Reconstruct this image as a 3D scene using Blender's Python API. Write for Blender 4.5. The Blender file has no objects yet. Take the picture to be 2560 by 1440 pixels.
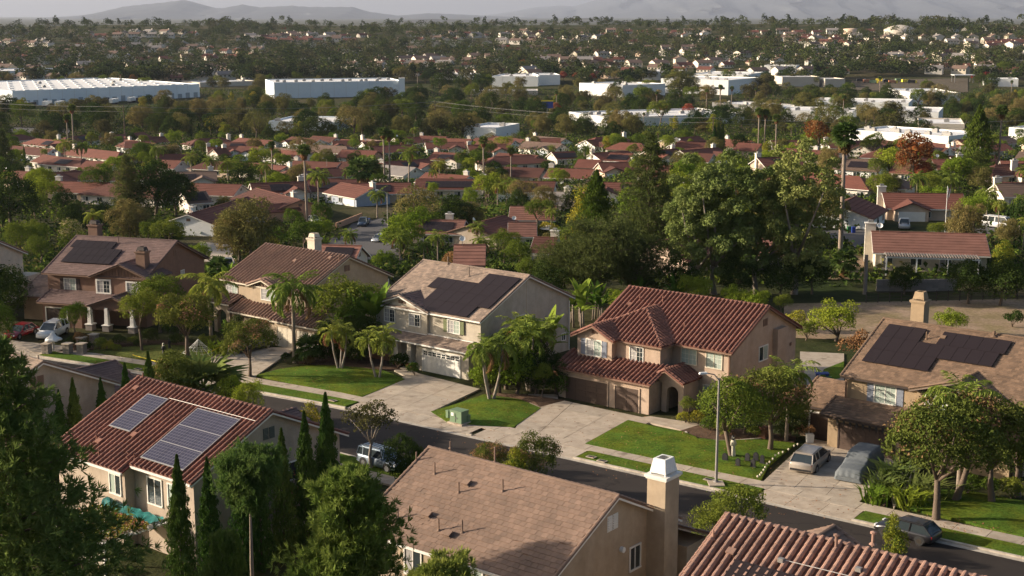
import bpy, math, random
import numpy as np
from mathutils import Vector, Matrix
R = math.radians
random.seed(7)
NP = np.random.default_rng(11)
SC = bpy.context.scene
COL = SC.collection
# ------------------------------------------------------------------ camera, world, sun, exposure
F, CAMZ, HY, CX, CY = 3500.0, 36.0, 36.0, 1280.0, 720.0     # focal length in photo pixels, height, horizon row
PITCH = math.atan2(CY-HY, F)
cam = bpy.data.objects.new('camera', bpy.data.cameras.new('camera')); COL.objects.link(cam)
cam.location = (0, 0, CAMZ); cam.rotation_euler = (R(90)-PITCH, 0, 0)
cam.data.sensor_width = 36; cam.data.lens = 36*F/2560
cam.data.clip_start = 1; cam.data.clip_end = 60000
SC.camera = cam
SUN_EL, SUN_ROT = R(17), R(277)
wd = bpy.data.worlds.new('World'); SC.world = wd; wd.use_nodes = True
wt = wd.node_tree
sky = wt.nodes.new('ShaderNodeTexSky'); sky.sky_type = 'NISHITA'; sky.sun_disc = False
sky.sun_elevation = SUN_EL; sky.sun_rotation = SUN_ROT; sky.dust_density = 5.0; sky.air_density = 1.0; sky.ozone_density = 1.5
bg = wt.nodes['Background']; bg.inputs[1].default_value = 0.09
wt.links.new(sky.outputs[0], bg.inputs[0])
sl = bpy.data.lights.new('sun', 'SUN'); sl.energy = 5.0; sl.angle = R(0.6); sl.color = (1.0, 0.855, 0.675)
sun = bpy.data.objects.new('sun', sl); COL.objects.link(sun)
SDIR = Vector((math.sin(SUN_ROT)*math.cos(SUN_EL), math.cos(SUN_ROT)*math.cos(SUN_EL), math.sin(SUN_EL)))
sun.rotation_euler = SDIR.to_track_quat('Z', 'Y').to_euler(); sun.location = (-300, 60, 200)
SC.view_settings.view_transform = 'Standard'; SC.view_settings.look = 'None'
SC.view_settings.exposure = 0.84; SC.view_settings.gamma = 1.0; SC.view_settings.use_curve_mapping = False
try:
    SC.cycles.max_bounces = 5; SC.cycles.diffuse_bounces = 2; SC.cycles.transparent_max_bounces = 4; SC.cycles.volume_bounces = 0
    SC.cycles.use_denoising = True
except Exception: pass
# ------------------------------------------------------------------ measuring the photograph: pixel ray -> place
def ray(px, py):
    dx = (px-CX)/F; dy = -(py-CY)/F
    return Vector((dx, math.cos(PITCH)+dy*math.sin(PITCH), -math.sin(PITCH)+dy*math.cos(PITCH)))
def P(px, py, z=0.0):
    d = ray(px, py); t = (z-CAMZ)/d.z
    return Vector((d.x*t, d.y*t, z))
def interp(t, pts):
    if t <= pts[0][0]: return pts[0][1]
    for (a, b), (c, d) in zip(pts, pts[1:]):
        if t <= c:
            k = (t-a)/(c-a); k = k*k*(3-2*k); return b+(d-b)*k
    return pts[-1][1]
PR = [(0, 0), (215, 0), (330, -4.5), (480, -13), (700, -22), (950, -26), (1150, -25), (1500, -16), (2600, 15), (3000, 13), (4000, -30), (60000, -30)]
PL = [(0, 0), (186, 0), (250, -9), (320, -9.5), (480, -16), (700, -23), (950, -26), (1150, -25), (1500, -16), (2600, 15), (3000, 13), (4000, -30), (60000, -30)]
def T(x, y):
    k = min(1, max(0, (x+10-(y-180)*0.05)/45.0)); k = k*k*(3-2*k)
    z = interp(y, PL)*(1-k)+interp(y, PR)*k
    z += 17*math.exp(-((x-560)/270)**2-((y-2050)/420)**2)
    if y > 1150: z += 1.6*math.sin(x/130.0)+1.2*math.sin(x/61.0+y/190.0)
    return z
def hit(px, py):
    d = ray(px, py); lo = 20.0; hi = None; t = 20.0
    while t < 9000:
        p = d*t
        if CAMZ+p.z < T(p.x, p.y): hi = t; break
        lo = t; t *= 1.015
    if hi is None: hi = lo
    for _ in range(24):
        m = (lo+hi)/2; p = d*m
        if CAMZ+p.z < T(p.x, p.y): hi = m
        else: lo = m
    p = d*hi
    return Vector((p.x, p.y, T(p.x, p.y)))
def pix(p):
    y = p[1]; z = p[2]-CAMZ
    c, s = math.cos(PITCH), math.sin(PITCH)
    dep = y*c-z*s; up = y*s+z*c
    return (CX+F*p[0]/dep, CY-F*up/dep, dep)
def mpp(p): return pix(p)[2]/F                                  # metres per photo pixel there
# ------------------------------------------------------------------ objects
def tag(o, label=None, cat=None, group=None, kind=None):
    if label: o['label'] = label
    if cat: o['category'] = cat
    if group: o['group'] = group
    if kind: o['kind'] = kind
    return o
def empty(name, loc=(0, 0, 0), rz=0.0, parent=None):
    o = bpy.data.objects.new(name, None); COL.objects.link(o)
    o.empty_display_size = 0.5; o.location = loc; o.rotation_euler = (0, 0, rz); o.parent = parent
    return o
def link(name, me, parent=None, mtx=None):
    o = bpy.data.objects.new(name, me); COL.objects.link(o); o.parent = parent
    if mtx is not None: o.matrix_basis = mtx
    return o
def kids(o): return KIDS.get(o.name, [])
def copy_tree(o):
    c = o.copy(); COL.objects.link(c)
    for ch in list(o.children):
        d = ch.copy(); COL.objects.link(d); d.parent = c
        for g in list(ch.children):
            e = g.copy(); COL.objects.link(e); e.parent = d
    return c
def mesh_np(name, V, Q, mats, mi=None, attr=None, flat=True):
    """V (n,3), Q (m,3|4) index array, one mesh"""
    me = bpy.data.meshes.new(name)
    V = np.asarray(V, dtype=np.float32); Q = np.asarray(Q, dtype=np.int32); k = Q.shape[1]
    me.vertices.add(len(V)); me.vertices.foreach_set('co', V.ravel())
    me.loops.add(Q.size); me.loops.foreach_set('vertex_index', Q.ravel())
    me.polygons.add(len(Q)); me.polygons.foreach_set('loop_start', np.arange(0, Q.size, k, dtype=np.int32))
    try: me.polygons.foreach_set('loop_total', np.full(len(Q), k, dtype=np.int32))
    except Exception: pass
    for m in mats: me.materials.append(m)
    if mi is not None: me.polygons.foreach_set('material_index', np.asarray(mi, dtype=np.int32))
    if attr is not None:
        a = me.attributes.new('rnd', 'FLOAT', 'FACE'); a.data.foreach_set('value', np.asarray(attr, dtype=np.float32))
    me.update(calc_edges=True)
    if flat: me.shade_flat()
    return me
class MB:
    def __init__(s): s.v = []; s.f = []; s.m = []
    def face(s, pts, m=0):
        n = len(s.v); s.v += [tuple(p) for p in pts]; s.f.append(tuple(range(n, n+len(pts)))); s.m.append(m); return s
    def box(s, c, d, m=0, rz=0.0, taper=1.0):
        hx, hy, hz = d[0]/2, d[1]/2, d[2]/2; n = len(s.v); ca, sa = math.cos(rz), math.sin(rz)
        for z in (-hz, hz):
            k = taper if z > 0 else 1.0
            for x, y in ((-hx, -hy), (hx, -hy), (hx, hy), (-hx, hy)):
                x *= k; y *= k; s.v.append((c[0]+x*ca-y*sa, c[1]+x*sa+y*ca, c[2]+z))
        for f in ((0, 3, 2, 1), (4, 5, 6, 7), (0, 1, 5, 4), (1, 2, 6, 5), (2, 3, 7, 6), (3, 0, 4, 7)):
            s.f.append(tuple(n+i for i in f)); s.m.append(m)
        return s
    def box2(s, a, b, m=0): return s.box([(a[i]+b[i])/2 for i in range(3)], [abs(b[i]-a[i]) for i in range(3)], m)
    def obox(s, O, A, B, N, m=0):
        """box from corner O with edge vectors A, B, N"""
        n = len(s.v)
        for k in (Vector((0, 0, 0)), N):
            for q in (O, O+A, O+A+B, O+B): s.v.append(tuple(q+k))
        for f in ((0, 3, 2, 1), (4, 5, 6, 7), (0, 1, 5, 4), (1, 2, 6, 5), (2, 3, 7, 6), (3, 0, 4, 7)):
            s.f.append(tuple(n+i for i in f)); s.m.append(m)
        return s
    def prism(s, poly, d, m=0, cap=True):
        """poly: list of 3D points, extruded by vector d"""
        n = len(s.v); k = len(poly); d = Vector(d)
        s.v += [tuple(p) for p in poly]+[tuple(Vector(p)+d) for p in poly]
        if cap:
            s.f.append(tuple(range(n+k-1, n-1, -1))); s.m.append(m); s.f.append(tuple(range(n+k, n+2*k))); s.m.append(m)
        for i in range(k):
            j = (i+1) % k; s.f.append((n+i, n+j, n+k+j, n+k+i)); s.m.append(m)
        return s
    def tube(s, pts, rad, n=7, m=0, cap=True):
        pts = [Vector(p) for p in pts]; rings = []
        for i, p in enumerate(pts):
            d = (pts[min(i+1, len(pts)-1)]-pts[max(i-1, 0)]).normalized()
            a = d.cross(Vector((0.31, 0.77, 0.55)) if abs(d.z) > 0.5 else Vector((0, 0, 1))).normalized(); b = d.cross(a)
            r = rad[i] if hasattr(rad, '__len__') else rad
            rings.append(len(s.v))
            for k in range(n):
                t = 2*math.pi*k/n; s.v.append(tuple(p+a*(math.cos(t)*r)+b*(math.sin(t)*r)))
        for i in range(len(pts)-1):
            for k in range(n):
                j = (k+1) % n; s.f.append((rings[i]+k, rings[i]+j, rings[i+1]+j, rings[i+1]+k)); s.m.append(m)
        if cap:
            s.f.append(tuple(rings[-1]+k for k in range(n))); s.m.append(m)
            s.f.append(tuple(rings[0]+k for k in reversed(range(n)))); s.m.append(m)
        return s
    def lathe(s, c, prof, n=12, m=0):
        r0 = len(s.v)
        for r, z in prof:
            for k in range(n):
                t = 2*math.pi*k/n; s.v.append((c[0]+r*math.cos(t), c[1]+r*math.sin(t), c[2]+z))
        for i in range(len(prof)-1):
            for k in range(n):
                j = (k+1) % n; s.f.append((r0+i*n+k, r0+i*n+j, r0+(i+1)*n+j, r0+(i+1)*n+k)); s.m.append(m)
        s.f.append(tuple(r0+(len(prof)-1)*n+k for k in range(n))); s.m.append(m)
        return s
    def mesh(s, name, mats, smooth=False):
        me = bpy.data.meshes.new(name); me.from_pydata(s.v, [], s.f)
        for m in (mats if isinstance(mats, (list, tuple)) else [mats]): me.materials.append(m)
        if any(s.m): me.polygons.foreach_set('material_index', s.m)
        if smooth: me.polygons.foreach_set('use_smooth', [True]*len(s.f))
        me.update(); return me
    def build(s, name, mats, parent=None, smooth=False): return link(name, s.mesh(name, mats, smooth), parent)
# ------------------------------------------------------------------ materials
def _mat(name):
    m = bpy.data.materials.new(name); m.use_nodes = True; nt = m.node_tree
    return m, nt, nt.nodes['Principled BSDF']
def _noise(nt, scale, detail=4, rough=0.6, coord='Object', stretch=None):
    tc = nt.nodes.new('ShaderNodeNewGeometry' if coord == 'geo' else 'ShaderNodeTexCoord'); n = nt.nodes.new('ShaderNodeTexNoise'); coord = 'Position' if coord == 'geo' else coord
    n.inputs['Scale'].default_value = scale; n.inputs['Detail'].default_value = detail; n.inputs['Roughness'].default_value = rough
    if stretch:
        mp = nt.nodes.new('ShaderNodeMapping'); mp.inputs['Scale'].default_value = stretch
        nt.links.new(tc.outputs[coord], mp.inputs[0]); nt.links.new(mp.outputs[0], n.inputs[0])
    else: nt.links.new(tc.outputs[coord], n.inputs[0])
    return n
def _ramp(nt, src, stops):
    r = nt.nodes.new('ShaderNodeValToRGB'); e = r.color_ramp.elements
    while len(e) < len(stops): e.new(0.5)
    for i, (p, c) in enumerate(stops): e[i].position = p; e[i].color = (*c, 1)
    nt.links.new(src, r.inputs[0]); return r
def _sc(c, k): return tuple(max(0, min(1, x*k)) for x in c)
def M(name, col, rough=0.85, var=0.12, vs=1.2, fine=0.1, fs=25, bump=0.0, bs=40, rnd=0.0, spec=0.3, metal=0.0, dirt=None, stretch=None, stain=None, geo=False, crack=None):
    """base colour with a broad and a fine noise, a tile-to-tile variation and a bump"""
    m, nt, b = _mat(name); L = nt.links
    n1 = _noise(nt, vs, 5, 0.65, coord='geo' if geo else 'Object', stretch=stretch); r1 = _ramp(nt, n1.outputs[0], [(0.3, _sc(col, 1-var)), (0.7, _sc(col, 1+var))])
    out = r1.outputs[0]
    def mul(a, bsock):
        mx = nt.nodes.new('ShaderNodeMix'); mx.data_type = 'RGBA'; mx.blend_type = 'MULTIPLY'; mx.inputs[0].default_value = 1
        L.new(a, mx.inputs[6]); L.new(bsock, mx.inputs[7]); return mx.outputs[2]
    if fine:
        n2 = _noise(nt, fs, 3, 0.7); r2 = _ramp(nt, n2.outputs[0], [(0.3, (1-fine,)*3), (0.7, (1+fine,)*3)]); out = mul(out, r2.outputs[0])
    if rnd:
        oi = nt.nodes.new('ShaderNodeObjectInfo'); at = nt.nodes.new('ShaderNodeAttribute'); at.attribute_name = 'rnd'
        ad = nt.nodes.new('ShaderNodeMath'); ad.operation = 'ADD'; fr = nt.nodes.new('ShaderNodeMath'); fr.operation = 'FRACT'
        L.new(oi.outputs['Random'], ad.inputs[0]); L.new(at.outputs['Fac'], ad.inputs[1]); L.new(ad.outputs[0], fr.inputs[0])
        r3 = _ramp(nt, fr.outputs[0], [(0.0, (1-rnd,)*3), (0.55, (1.0, 0.97, 0.95)), (1.0, (1+rnd, 1+rnd*0.85, 1+rnd*0.7))]); out = mul(out, r3.outputs[0])
    if dirt:
        n4 = _noise(nt, dirt[1], 6, 0.7, stretch=dirt[2] if len(dirt) > 2 else None); r4 = _ramp(nt, n4.outputs[0], [(0.42, (1, 1, 1)), (0.62, dirt[0])]); out = mul(out, r4.outputs[0])
    if crack:
        tc = nt.nodes.new('ShaderNodeTexCoord'); wn = _noise(nt, crack*3, 3, .6); av = nt.nodes.new('ShaderNodeVectorMath'); av.operation = 'MULTIPLY_ADD'; av.inputs[1].default_value = (.9/crack*.5,)*3
        L.new(wn.outputs[1], av.inputs[0]); L.new(tc.outputs['Object'], av.inputs[2]); vo = nt.nodes.new('ShaderNodeTexVoronoi'); vo.feature = 'DISTANCE_TO_EDGE'; vo.inputs['Scale'].default_value = crack
        L.new(av.outputs[0], vo.inputs['Vector']); r6 = _ramp(nt, vo.outputs['Distance'], [(.004, (.55, .53, .52)), (.014, (1, 1, 1))]); out = mul(out, r6.outputs[0])
    if stain:
        n5 = _noise(nt, stain[1], 3, 0.55); r5 = _ramp(nt, n5.outputs[0], [(stain[2], (1, 1, 1)), (stain[2]+.07, stain[0])]); out = mul(out, r5.outputs[0])
    L.new(out, b.inputs['Base Color'])
    b.inputs['Roughness'].default_value = rough; b.inputs['Metallic'].default_value = metal
    b.inputs['Specular IOR Level'].default_value = spec
    if bump:
        n3 = _noise(nt, bs, 4, 0.7); bp = nt.nodes.new('ShaderNodeBump'); bp.inputs['Strength'].default_value = bump; bp.inputs['Distance'].default_value = 0.05
        L.new(n3.outputs[0], bp.inputs['Height']); L.new(bp.outputs[0], b.inputs['Normal'])
    return m
def LEAF(name, c1, c2, trans=0.18, vs=0.5, hue=0.06):
    """leaves: two greens by noise, an own tone for every tree, some light let through"""
    m = bpy.data.materials.new(name); m.use_nodes = True; nt = m.node_tree; L = nt.links; nt.nodes.clear()
    out = nt.nodes.new('ShaderNodeOutputMaterial')
    n = _noise(nt, vs, 6, 0.7); r = _ramp(nt, n.outputs[0], [(0.32, c1), (0.68, c2)])
    oi = nt.nodes.new('ShaderNodeObjectInfo'); mr = nt.nodes.new('ShaderNodeMapRange')
    mr.inputs[3].default_value = 0.5-hue*0.5; mr.inputs[4].default_value = 0.5+hue*0.3; L.new(oi.outputs['Random'], mr.inputs[0])
    mv = nt.nodes.new('ShaderNodeMapRange'); mv.inputs[3].default_value = 1.22; mv.inputs[4].default_value = 0.78; L.new(oi.outputs['Random'], mv.inputs[0])
    hs = nt.nodes.new('ShaderNodeHueSaturation'); L.new(mr.outputs[0], hs.inputs['Hue']); L.new(mv.outputs[0], hs.inputs['Value']); L.new(r.outputs[0], hs.inputs['Color'])
    d = nt.nodes.new('ShaderNodeBsdfDiffuse'); t = nt.nodes.new('ShaderNodeBsdfTranslucent'); mx = nt.nodes.new('ShaderNodeMixShader'); mx.inputs[0].default_value = trans
    L.new(hs.outputs[0], d.inputs[0]); L.new(hs.outputs[0], t.inputs[0]); L.new(d.outputs[0], mx.inputs[1]); L.new(t.outputs[0], mx.inputs[2])
    L.new(mx.outputs[0], out.inputs[0]); return m
def FLAT(name, col, rough=0.5, metal=0.0, spec=0.5, coat=0.0):
    m, nt, b = _mat(name); n = _noise(nt, 6, 3); r = _ramp(nt, n.outputs[0], [(0.3, _sc(col, 0.93)), (0.7, _sc(col, 1.07))])
    nt.links.new(r.outputs[0], b.inputs['Base Color']); b.inputs['Roughness'].default_value = rough; b.inputs['Metallic'].default_value = metal
    b.inputs['Specular IOR Level'].default_value = spec; b.inputs['Coat Weight'].default_value = coat; return m
def SOLAR(name, base, line, cell, frame_w=0.02):
    m, nt, b = _mat(name); L = nt.links
    tc = nt.nodes.new('ShaderNodeTexCoord'); br = nt.nodes.new('ShaderNodeTexBrick'); br.offset = 0.0
    br.inputs['Scale'].default_value = 1.0; br.inputs['Brick Width'].default_value = cell; br.inputs['Row Height'].default_value = cell; br.inputs['Mortar Size'].default_value = frame_w
    br.inputs['Color1'].default_value = (*base, 1); br.inputs['Color2'].default_value = (*_sc(base, 1.12), 1); br.inputs['Mortar'].default_value = (*line, 1)
    L.new(tc.outputs['Object'], br.inputs[0]); L.new(br.outputs[0], b.inputs['Base Color'])
    b.inputs['Roughness'].default_value = 0.5; b.inputs['Specular IOR Level'].default_value = 0.15; return m
MAT = dict(
 stucco_white=M('stucco_white', (.46, .41, .335), bump=.08, bs=14, dirt=((.90, .88, .85), .7, (1.2, 1.2, .22))),
 stucco_pink=M('stucco_pink', (.43, .325, .25), bump=.08, bs=14, dirt=((.90, .88, .85), .7, (1.2, 1.2, .22))),
 stucco_tan=M('stucco_tan', (.40, .315, .225), bump=.08, bs=14, dirt=((.90, .88, .85), .7, (1.2, 1.2, .22))),
 stucco_brown=M('stucco_brown', (.21, .125, .09), bump=.08, bs=14),
 stucco_ochre=M('stucco_ochre', (.36, .265, .17), bump=.08, bs=14, dirt=((.90, .88, .85), .7, (1.2, 1.2, .22))),
 stucco_grey=M('stucco_grey', (.42, .345, .275), bump=.08, bs=14, dirt=((.90, .88, .85), .7, (1.2, 1.2, .22))),
 stucco_cream=M('stucco_cream', (.60, .53, .42), bump=.2, bs=14),
 stucco_far=M('stucco_far', (.68, .64, .57), rnd=.22), stucco_warm=M('stucco_warm', (.55, .43, .33), rnd=.2),
 stucco_blue=M('stucco_blue', (.33, .37, .44)), stucco_coral=M('stucco_coral', (.55, .31, .2)),
 trim_white=M('trim_white', (.74, .71, .65), rough=.6, var=.05), trim_dark=M('trim_dark', (.05, .035, .03), rough=.6),
 door_brown=M('door_brown', (.085, .056, .043), rough=.6), trim_brown=M('trim_brown', (.2, .12, .085), rough=.6), shutter_green=M('shutter_green', (.14, .16, .075), rough=.6),
 shutter_blue=M('shutter_blue', (.19, .21, .26), rough=.6), shutter_dark=M('shutter_dark', (.045, .03, .03), rough=.6),
 siding_green=M('siding_green', (.12, .13, .11), rough=.7),
 tile_red=M('tile_red', (.215, .102, .077), var=.2, vs=.45, geo=True, rnd=.16, fine=.14, fs=14), tile_red_deck=M('tile_red_deck', (.16, .05, .04)),
 tile_brown=M('tile_brown', (.235, .148, .112), var=.2, vs=.45, geo=True, rnd=.08), tile_brown_deck=M('tile_brown_deck', (.10, .05, .042)),
 tile_coral=M('tile_coral', (.31, .19, .148), var=.2, vs=.45, geo=True, rnd=.2), tile_coral_deck=M('tile_coral_deck', (.15, .08, .06)),
 flat_clay=M('flat_clay', (.215, .148, .113), var=.2, vs=.45, geo=True, rnd=.14), flat_clay_deck=M('flat_clay_deck', (.2, .12, .085)),
 flat_tan=M('flat_tan', (.28, .215, .172), var=.2, vs=.45, geo=True, rnd=.26), flat_tan_deck=M('flat_tan_deck', (.2, .13, .1)),
 flat_dark=M('flat_dark', (.165, .11, .1), var=.2, vs=.45, geo=True, rnd=.12), flat_dark_deck=M('flat_dark_deck', (.07, .05, .045)),
 flat_olive=M('flat_olive', (.19, .128, .088), var=.2, vs=.45, geo=True, rnd=.26), flat_olive_deck=M('flat_olive_deck', (.13, .09, .06)),
 concrete=M('concrete', (.45, .385, .31), var=.09, vs=.7, rnd=.09, dirt=((.82, .80, .78), .9), stain=((.62, .6, .58), .55, .62), bump=.08, bs=60),
 kerb=M('kerb', (.48, .43, .36), var=.08, dirt=((.75, .72, .7), 1.5)),
 asphalt=M('asphalt', (.036, .028, .024), crack=.16, stain=((.7, .7, .72), .16, .58), var=.14, vs=.18, fine=.2, fs=30, dirt=((.8, .8, .8), .12)),
 asphalt_far=M('asphalt_far', (.09, .085, .085), var=.14, vs=.1),
 lawn=M('lawn', (.074, .130, .018), var=.3, vs=.5, fine=.45, fs=5, bump=.9, bs=9, rough=1, spec=.05, dirt=((1.45, 1.0, .8), .3)),
 lawn_dry=M('lawn_dry', (.10, .115, .03), var=.3, vs=.6, fine=.4, fs=5, bump=.9, bs=9, rough=1, spec=.05),
 soil=M('soil', (.10, .065, .045), var=.3, vs=1.5, fine=.4, fs=12, bump=.8, bs=12, rough=1, spec=.05),
 glass=FLAT('glass', (.03, .04, .045), rough=.06, spec=.8), blind=FLAT('blind', (.34, .33, .33), rough=.25, spec=.6),
 curtain=FLAT('curtain', (.36, .42, .37), rough=.2, spec=.6),
 solar_black=SOLAR('solar_black', (.022, .016, .018), (.03, .023, .024), .166, .006),
 solar_blue=SOLAR('solar_blue', (.03, .03, .058), (.12, .118, .15), .27, .022),
 metal_frame=FLAT('metal_frame', (.42, .4, .38), rough=.4, metal=.6), metal_grey=FLAT('metal_grey', (.3, .29, .28), rough=.5, metal=.3),
 pole=M('pole', (.27, .25, .235), rough=.6, var=.06), wood_pole=M('wood_pole', (.10, .07, .055)), wood_fence=M('wood_fence', (.30, .15, .085), rnd=.2), wood_grey=M('wood_grey', (.2, .17, .15), rnd=.2),
 block=M('block', (.27, .235, .21), rnd=.15), brick=M('brick', (.23, .11, .07), rnd=.25),
 bark=M('bark', (.13, .095, .07), bump=.5, bs=8), bark_pale=M('bark_pale', (.33, .29, .25), bump=.3, bs=6, dirt=((.6, .52, .45), 1.2)), bark_palm=M('bark_palm', (.24, .19, .15), bump=.5, bs=6),
 roof_white=M('roof_white', (.72, .71, .70), vs=.05, var=.06), wall_white=M('wall_white', (.82, .82, .80), vs=.05, var=.05), wall_blue=M('wall_blue', (.74, .80, .84), vs=.05, var=.05), wall_beige=M('wall_beige', (.56, .5, .42), vs=.05), wall_grey=M('wall_grey', (.2, .2, .2), vs=.05), dock=FLAT('dock', (.26, .31, .35)),
 far_red=M('far_red', (.135, .052, .038), rnd=.34, vs=.3), far_brown=M('far_brown', (.17, .115, .09), rnd=.3, vs=.3), far_grey=M('far_grey', (.24, .22, .21), rnd=.2, vs=.3),
 tyre=FLAT('tyre', (.015, .015, .016), rough=.8), rim=FLAT('rim', (.35, .35, .36), rough=.35, metal=.8), rim_dark=FLAT('rim_dark', (.07, .06, .05), rough=.4, metal=.5), lamp_red=FLAT('lamp_red', (.45, .02, .02), rough=.2), lamp_clear=FLAT('lamp_clear', (.7, .7, .7), rough=.15), chrome=FLAT('chrome', (.6, .6, .6), rough=.2, metal=.9),
 tarp=M('tarp', (.035, .21, .195), rough=.5, bump=.8, bs=6), paint_green=FLAT('paint_green', (.15, .23, .13), rough=.6), bin_blue=FLAT('bin_blue', (.02, .05, .28)), bin_green=FLAT('bin_green', (.03, .15, .05)), white=FLAT('white', (.75, .75, .73), rough=.6), bone=FLAT('bone', (.62, .56, .44), rough=.8), black=FLAT('black', (.012, .012, .013), rough=.6), stone=M('stone', (.035, .035, .038), rnd=.2), terracotta=FLAT('terracotta', (.4, .17, .09)), yellow=FLAT('yellow', (.7, .55, .04)))
LF = dict(
 mid=LEAF('leaf_mid', (0.082, 0.132, 0.022), (0.160, 0.201, 0.034)),
 bright=LEAF('leaf_bright', (0.144, 0.222, 0.023), (0.232, 0.286, 0.041)),
 lime=LEAF('leaf_lime', (0.234, 0.259, 0.028), (0.365, 0.328, 0.052)),
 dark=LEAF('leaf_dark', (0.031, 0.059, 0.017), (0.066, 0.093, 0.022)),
 olive=LEAF('leaf_olive', (0.141, 0.145, 0.045), (0.231, 0.197, 0.071)),
 dusty=LEAF('leaf_dusty', (.075, .078, .028), (.125, .115, .045)),
 euc=LEAF('leaf_euc', (.125, .18, .05), (.21, .25, .085)), far_dark=LEAF('leaf_far_dark', (.024, .042, .016), (.05, .072, .024)), far_mid=LEAF('leaf_far_mid', (.042, .07, .02), (.085, .105, .034)), far_olive=LEAF('leaf_far_olive', (.055, .066, .028), (.095, .095, .045)),
 palm=LEAF('leaf_palm', (0.159, 0.234, 0.036), (0.294, 0.333, 0.077)),
 palm_dark=LEAF('leaf_palm_dark', (0.077, 0.137, 0.035), (0.163, 0.195, 0.058)),
 dead=LEAF('leaf_dead', (0.202, 0.112, 0.053), (0.336, 0.195, 0.105)),
 cypress=LEAF('leaf_cypress', (0.043, 0.100, 0.024), (0.093, 0.152, 0.031), trans=.1),
 pine=LEAF('leaf_pine', (0.087, 0.157, 0.037), (0.180, 0.232, 0.064), trans=.3),
 pine_dark=LEAF('leaf_pine_dark', (0.073, 0.098, 0.031), (0.125, 0.144, 0.048), trans=.25),
 pine_light=LEAF('leaf_pine_light', (0.147, 0.216, 0.037), (0.273, 0.300, 0.075), trans=.22),
 red=LEAF('leaf_red', (0.214, 0.062, 0.028), (0.302, 0.112, 0.040)),
 rust=LEAF('leaf_rust', (0.252, 0.135, 0.068), (0.353, 0.195, 0.090)),
 pod=LEAF('leaf_pod', (0.270, 0.140, 0.075), (0.360, 0.240, 0.120)),
 flower=LEAF('leaf_flower', (0.300, 0.270, 0.120), (0.420, 0.380, 0.200)),
 banana=LEAF('leaf_banana', (0.096, 0.180, 0.024), (0.180, 0.252, 0.042)),
 podleaf=LEAF('leaf_podleaf', (.095, .125, .026), (.16, .175, .04)))
# ------------------------------------------------------------------ terrain, haze, mountains
def ground_mat():
    m, nt, b = _mat('ground'); L = nt.links
    n = _noise(nt, .02, 8, .68); r = _ramp(nt, n.outputs[0], [(.38, (.03, .045, .014)), (.54, (.065, .062, .03)), (.72, (.15, .12, .08))])
    n2 = _noise(nt, .6, 6, .7); r2 = _ramp(nt, n2.outputs[0], [(.3, (.7, .7, .7)), (.7, (1.2, 1.15, 1.1))])
    mx = nt.nodes.new('ShaderNodeMix'); mx.data_type = 'RGBA'; mx.blend_type = 'MULTIPLY'; mx.inputs[0].default_value = 1
    L.new(r.outputs[0], mx.inputs[6]); L.new(r2.outputs[0], mx.inputs[7]); L.new(mx.outputs[2], b.inputs['Base Color'])
    b.inputs['Roughness'].default_value = 1; b.inputs['Specular IOR Level'].default_value = .05
    bp = nt.nodes.new('ShaderNodeBump'); bp.inputs['Strength'].default_value = .8; bp.inputs['Distance'].default_value = .3
    L.new(n2.outputs[0], bp.inputs['Height']); L.new(bp.outputs[0], b.inputs['Normal']); return m
MAT['ground'] = ground_mat()
ys = [-250, -120, -60]+list(range(-20, 180, 10))+list(range(180, 520, 12))+list(range(520, 1200, 30))+list(range(1200, 3400, 60))+[3500, 3800, 4300, 5000, 7000, 10000, 15000, 25000, 45500]
xt = np.linspace(-1, 1, 91); V = []
for y in ys:
    w = 200+.62*max(y, 0)
    for t in xt: V.append((t*w, y, T(t*w, y)-(0.03 if y < 186 else 0)))
nx = len(xt); Q = [(j*nx+i, j*nx+i+1, (j+1)*nx+i+1, (j+1)*nx+i) for j in range(len(ys)-1) for i in range(nx-1)]
gm = mesh_np('ground', V, Q, [MAT['ground']], flat=False); gm.polygons.foreach_set('use_smooth', [True]*len(Q))
tag(link('ground', gm), kind='structure')
HAZE_D = 2.3e-5
hz = MB().box2((-29500, -320, -43), (29500, 46500, 1080)).build('haze', [], None)
hm = bpy.data.materials.new('haze'); hm.use_nodes = True; hn = hm.node_tree; hn.nodes.clear()
ho = hn.nodes.new('ShaderNodeOutputMaterial'); hv = hn.nodes.new('ShaderNodeVolumePrincipled')
hv.inputs['Color'].default_value = (.69, .775, .98, 1); hv.inputs['Density'].default_value = HAZE_D; hv.inputs['Anisotropy'].default_value = 0.15
hn.links.new(hv.outputs[0], ho.inputs['Volume']); hz.data.materials.append(hm); tag(hz, kind='stuff')
try: hm.cycles.homogeneous_volume = True
except Exception: pass
from mathutils import noise as mnoise
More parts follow.
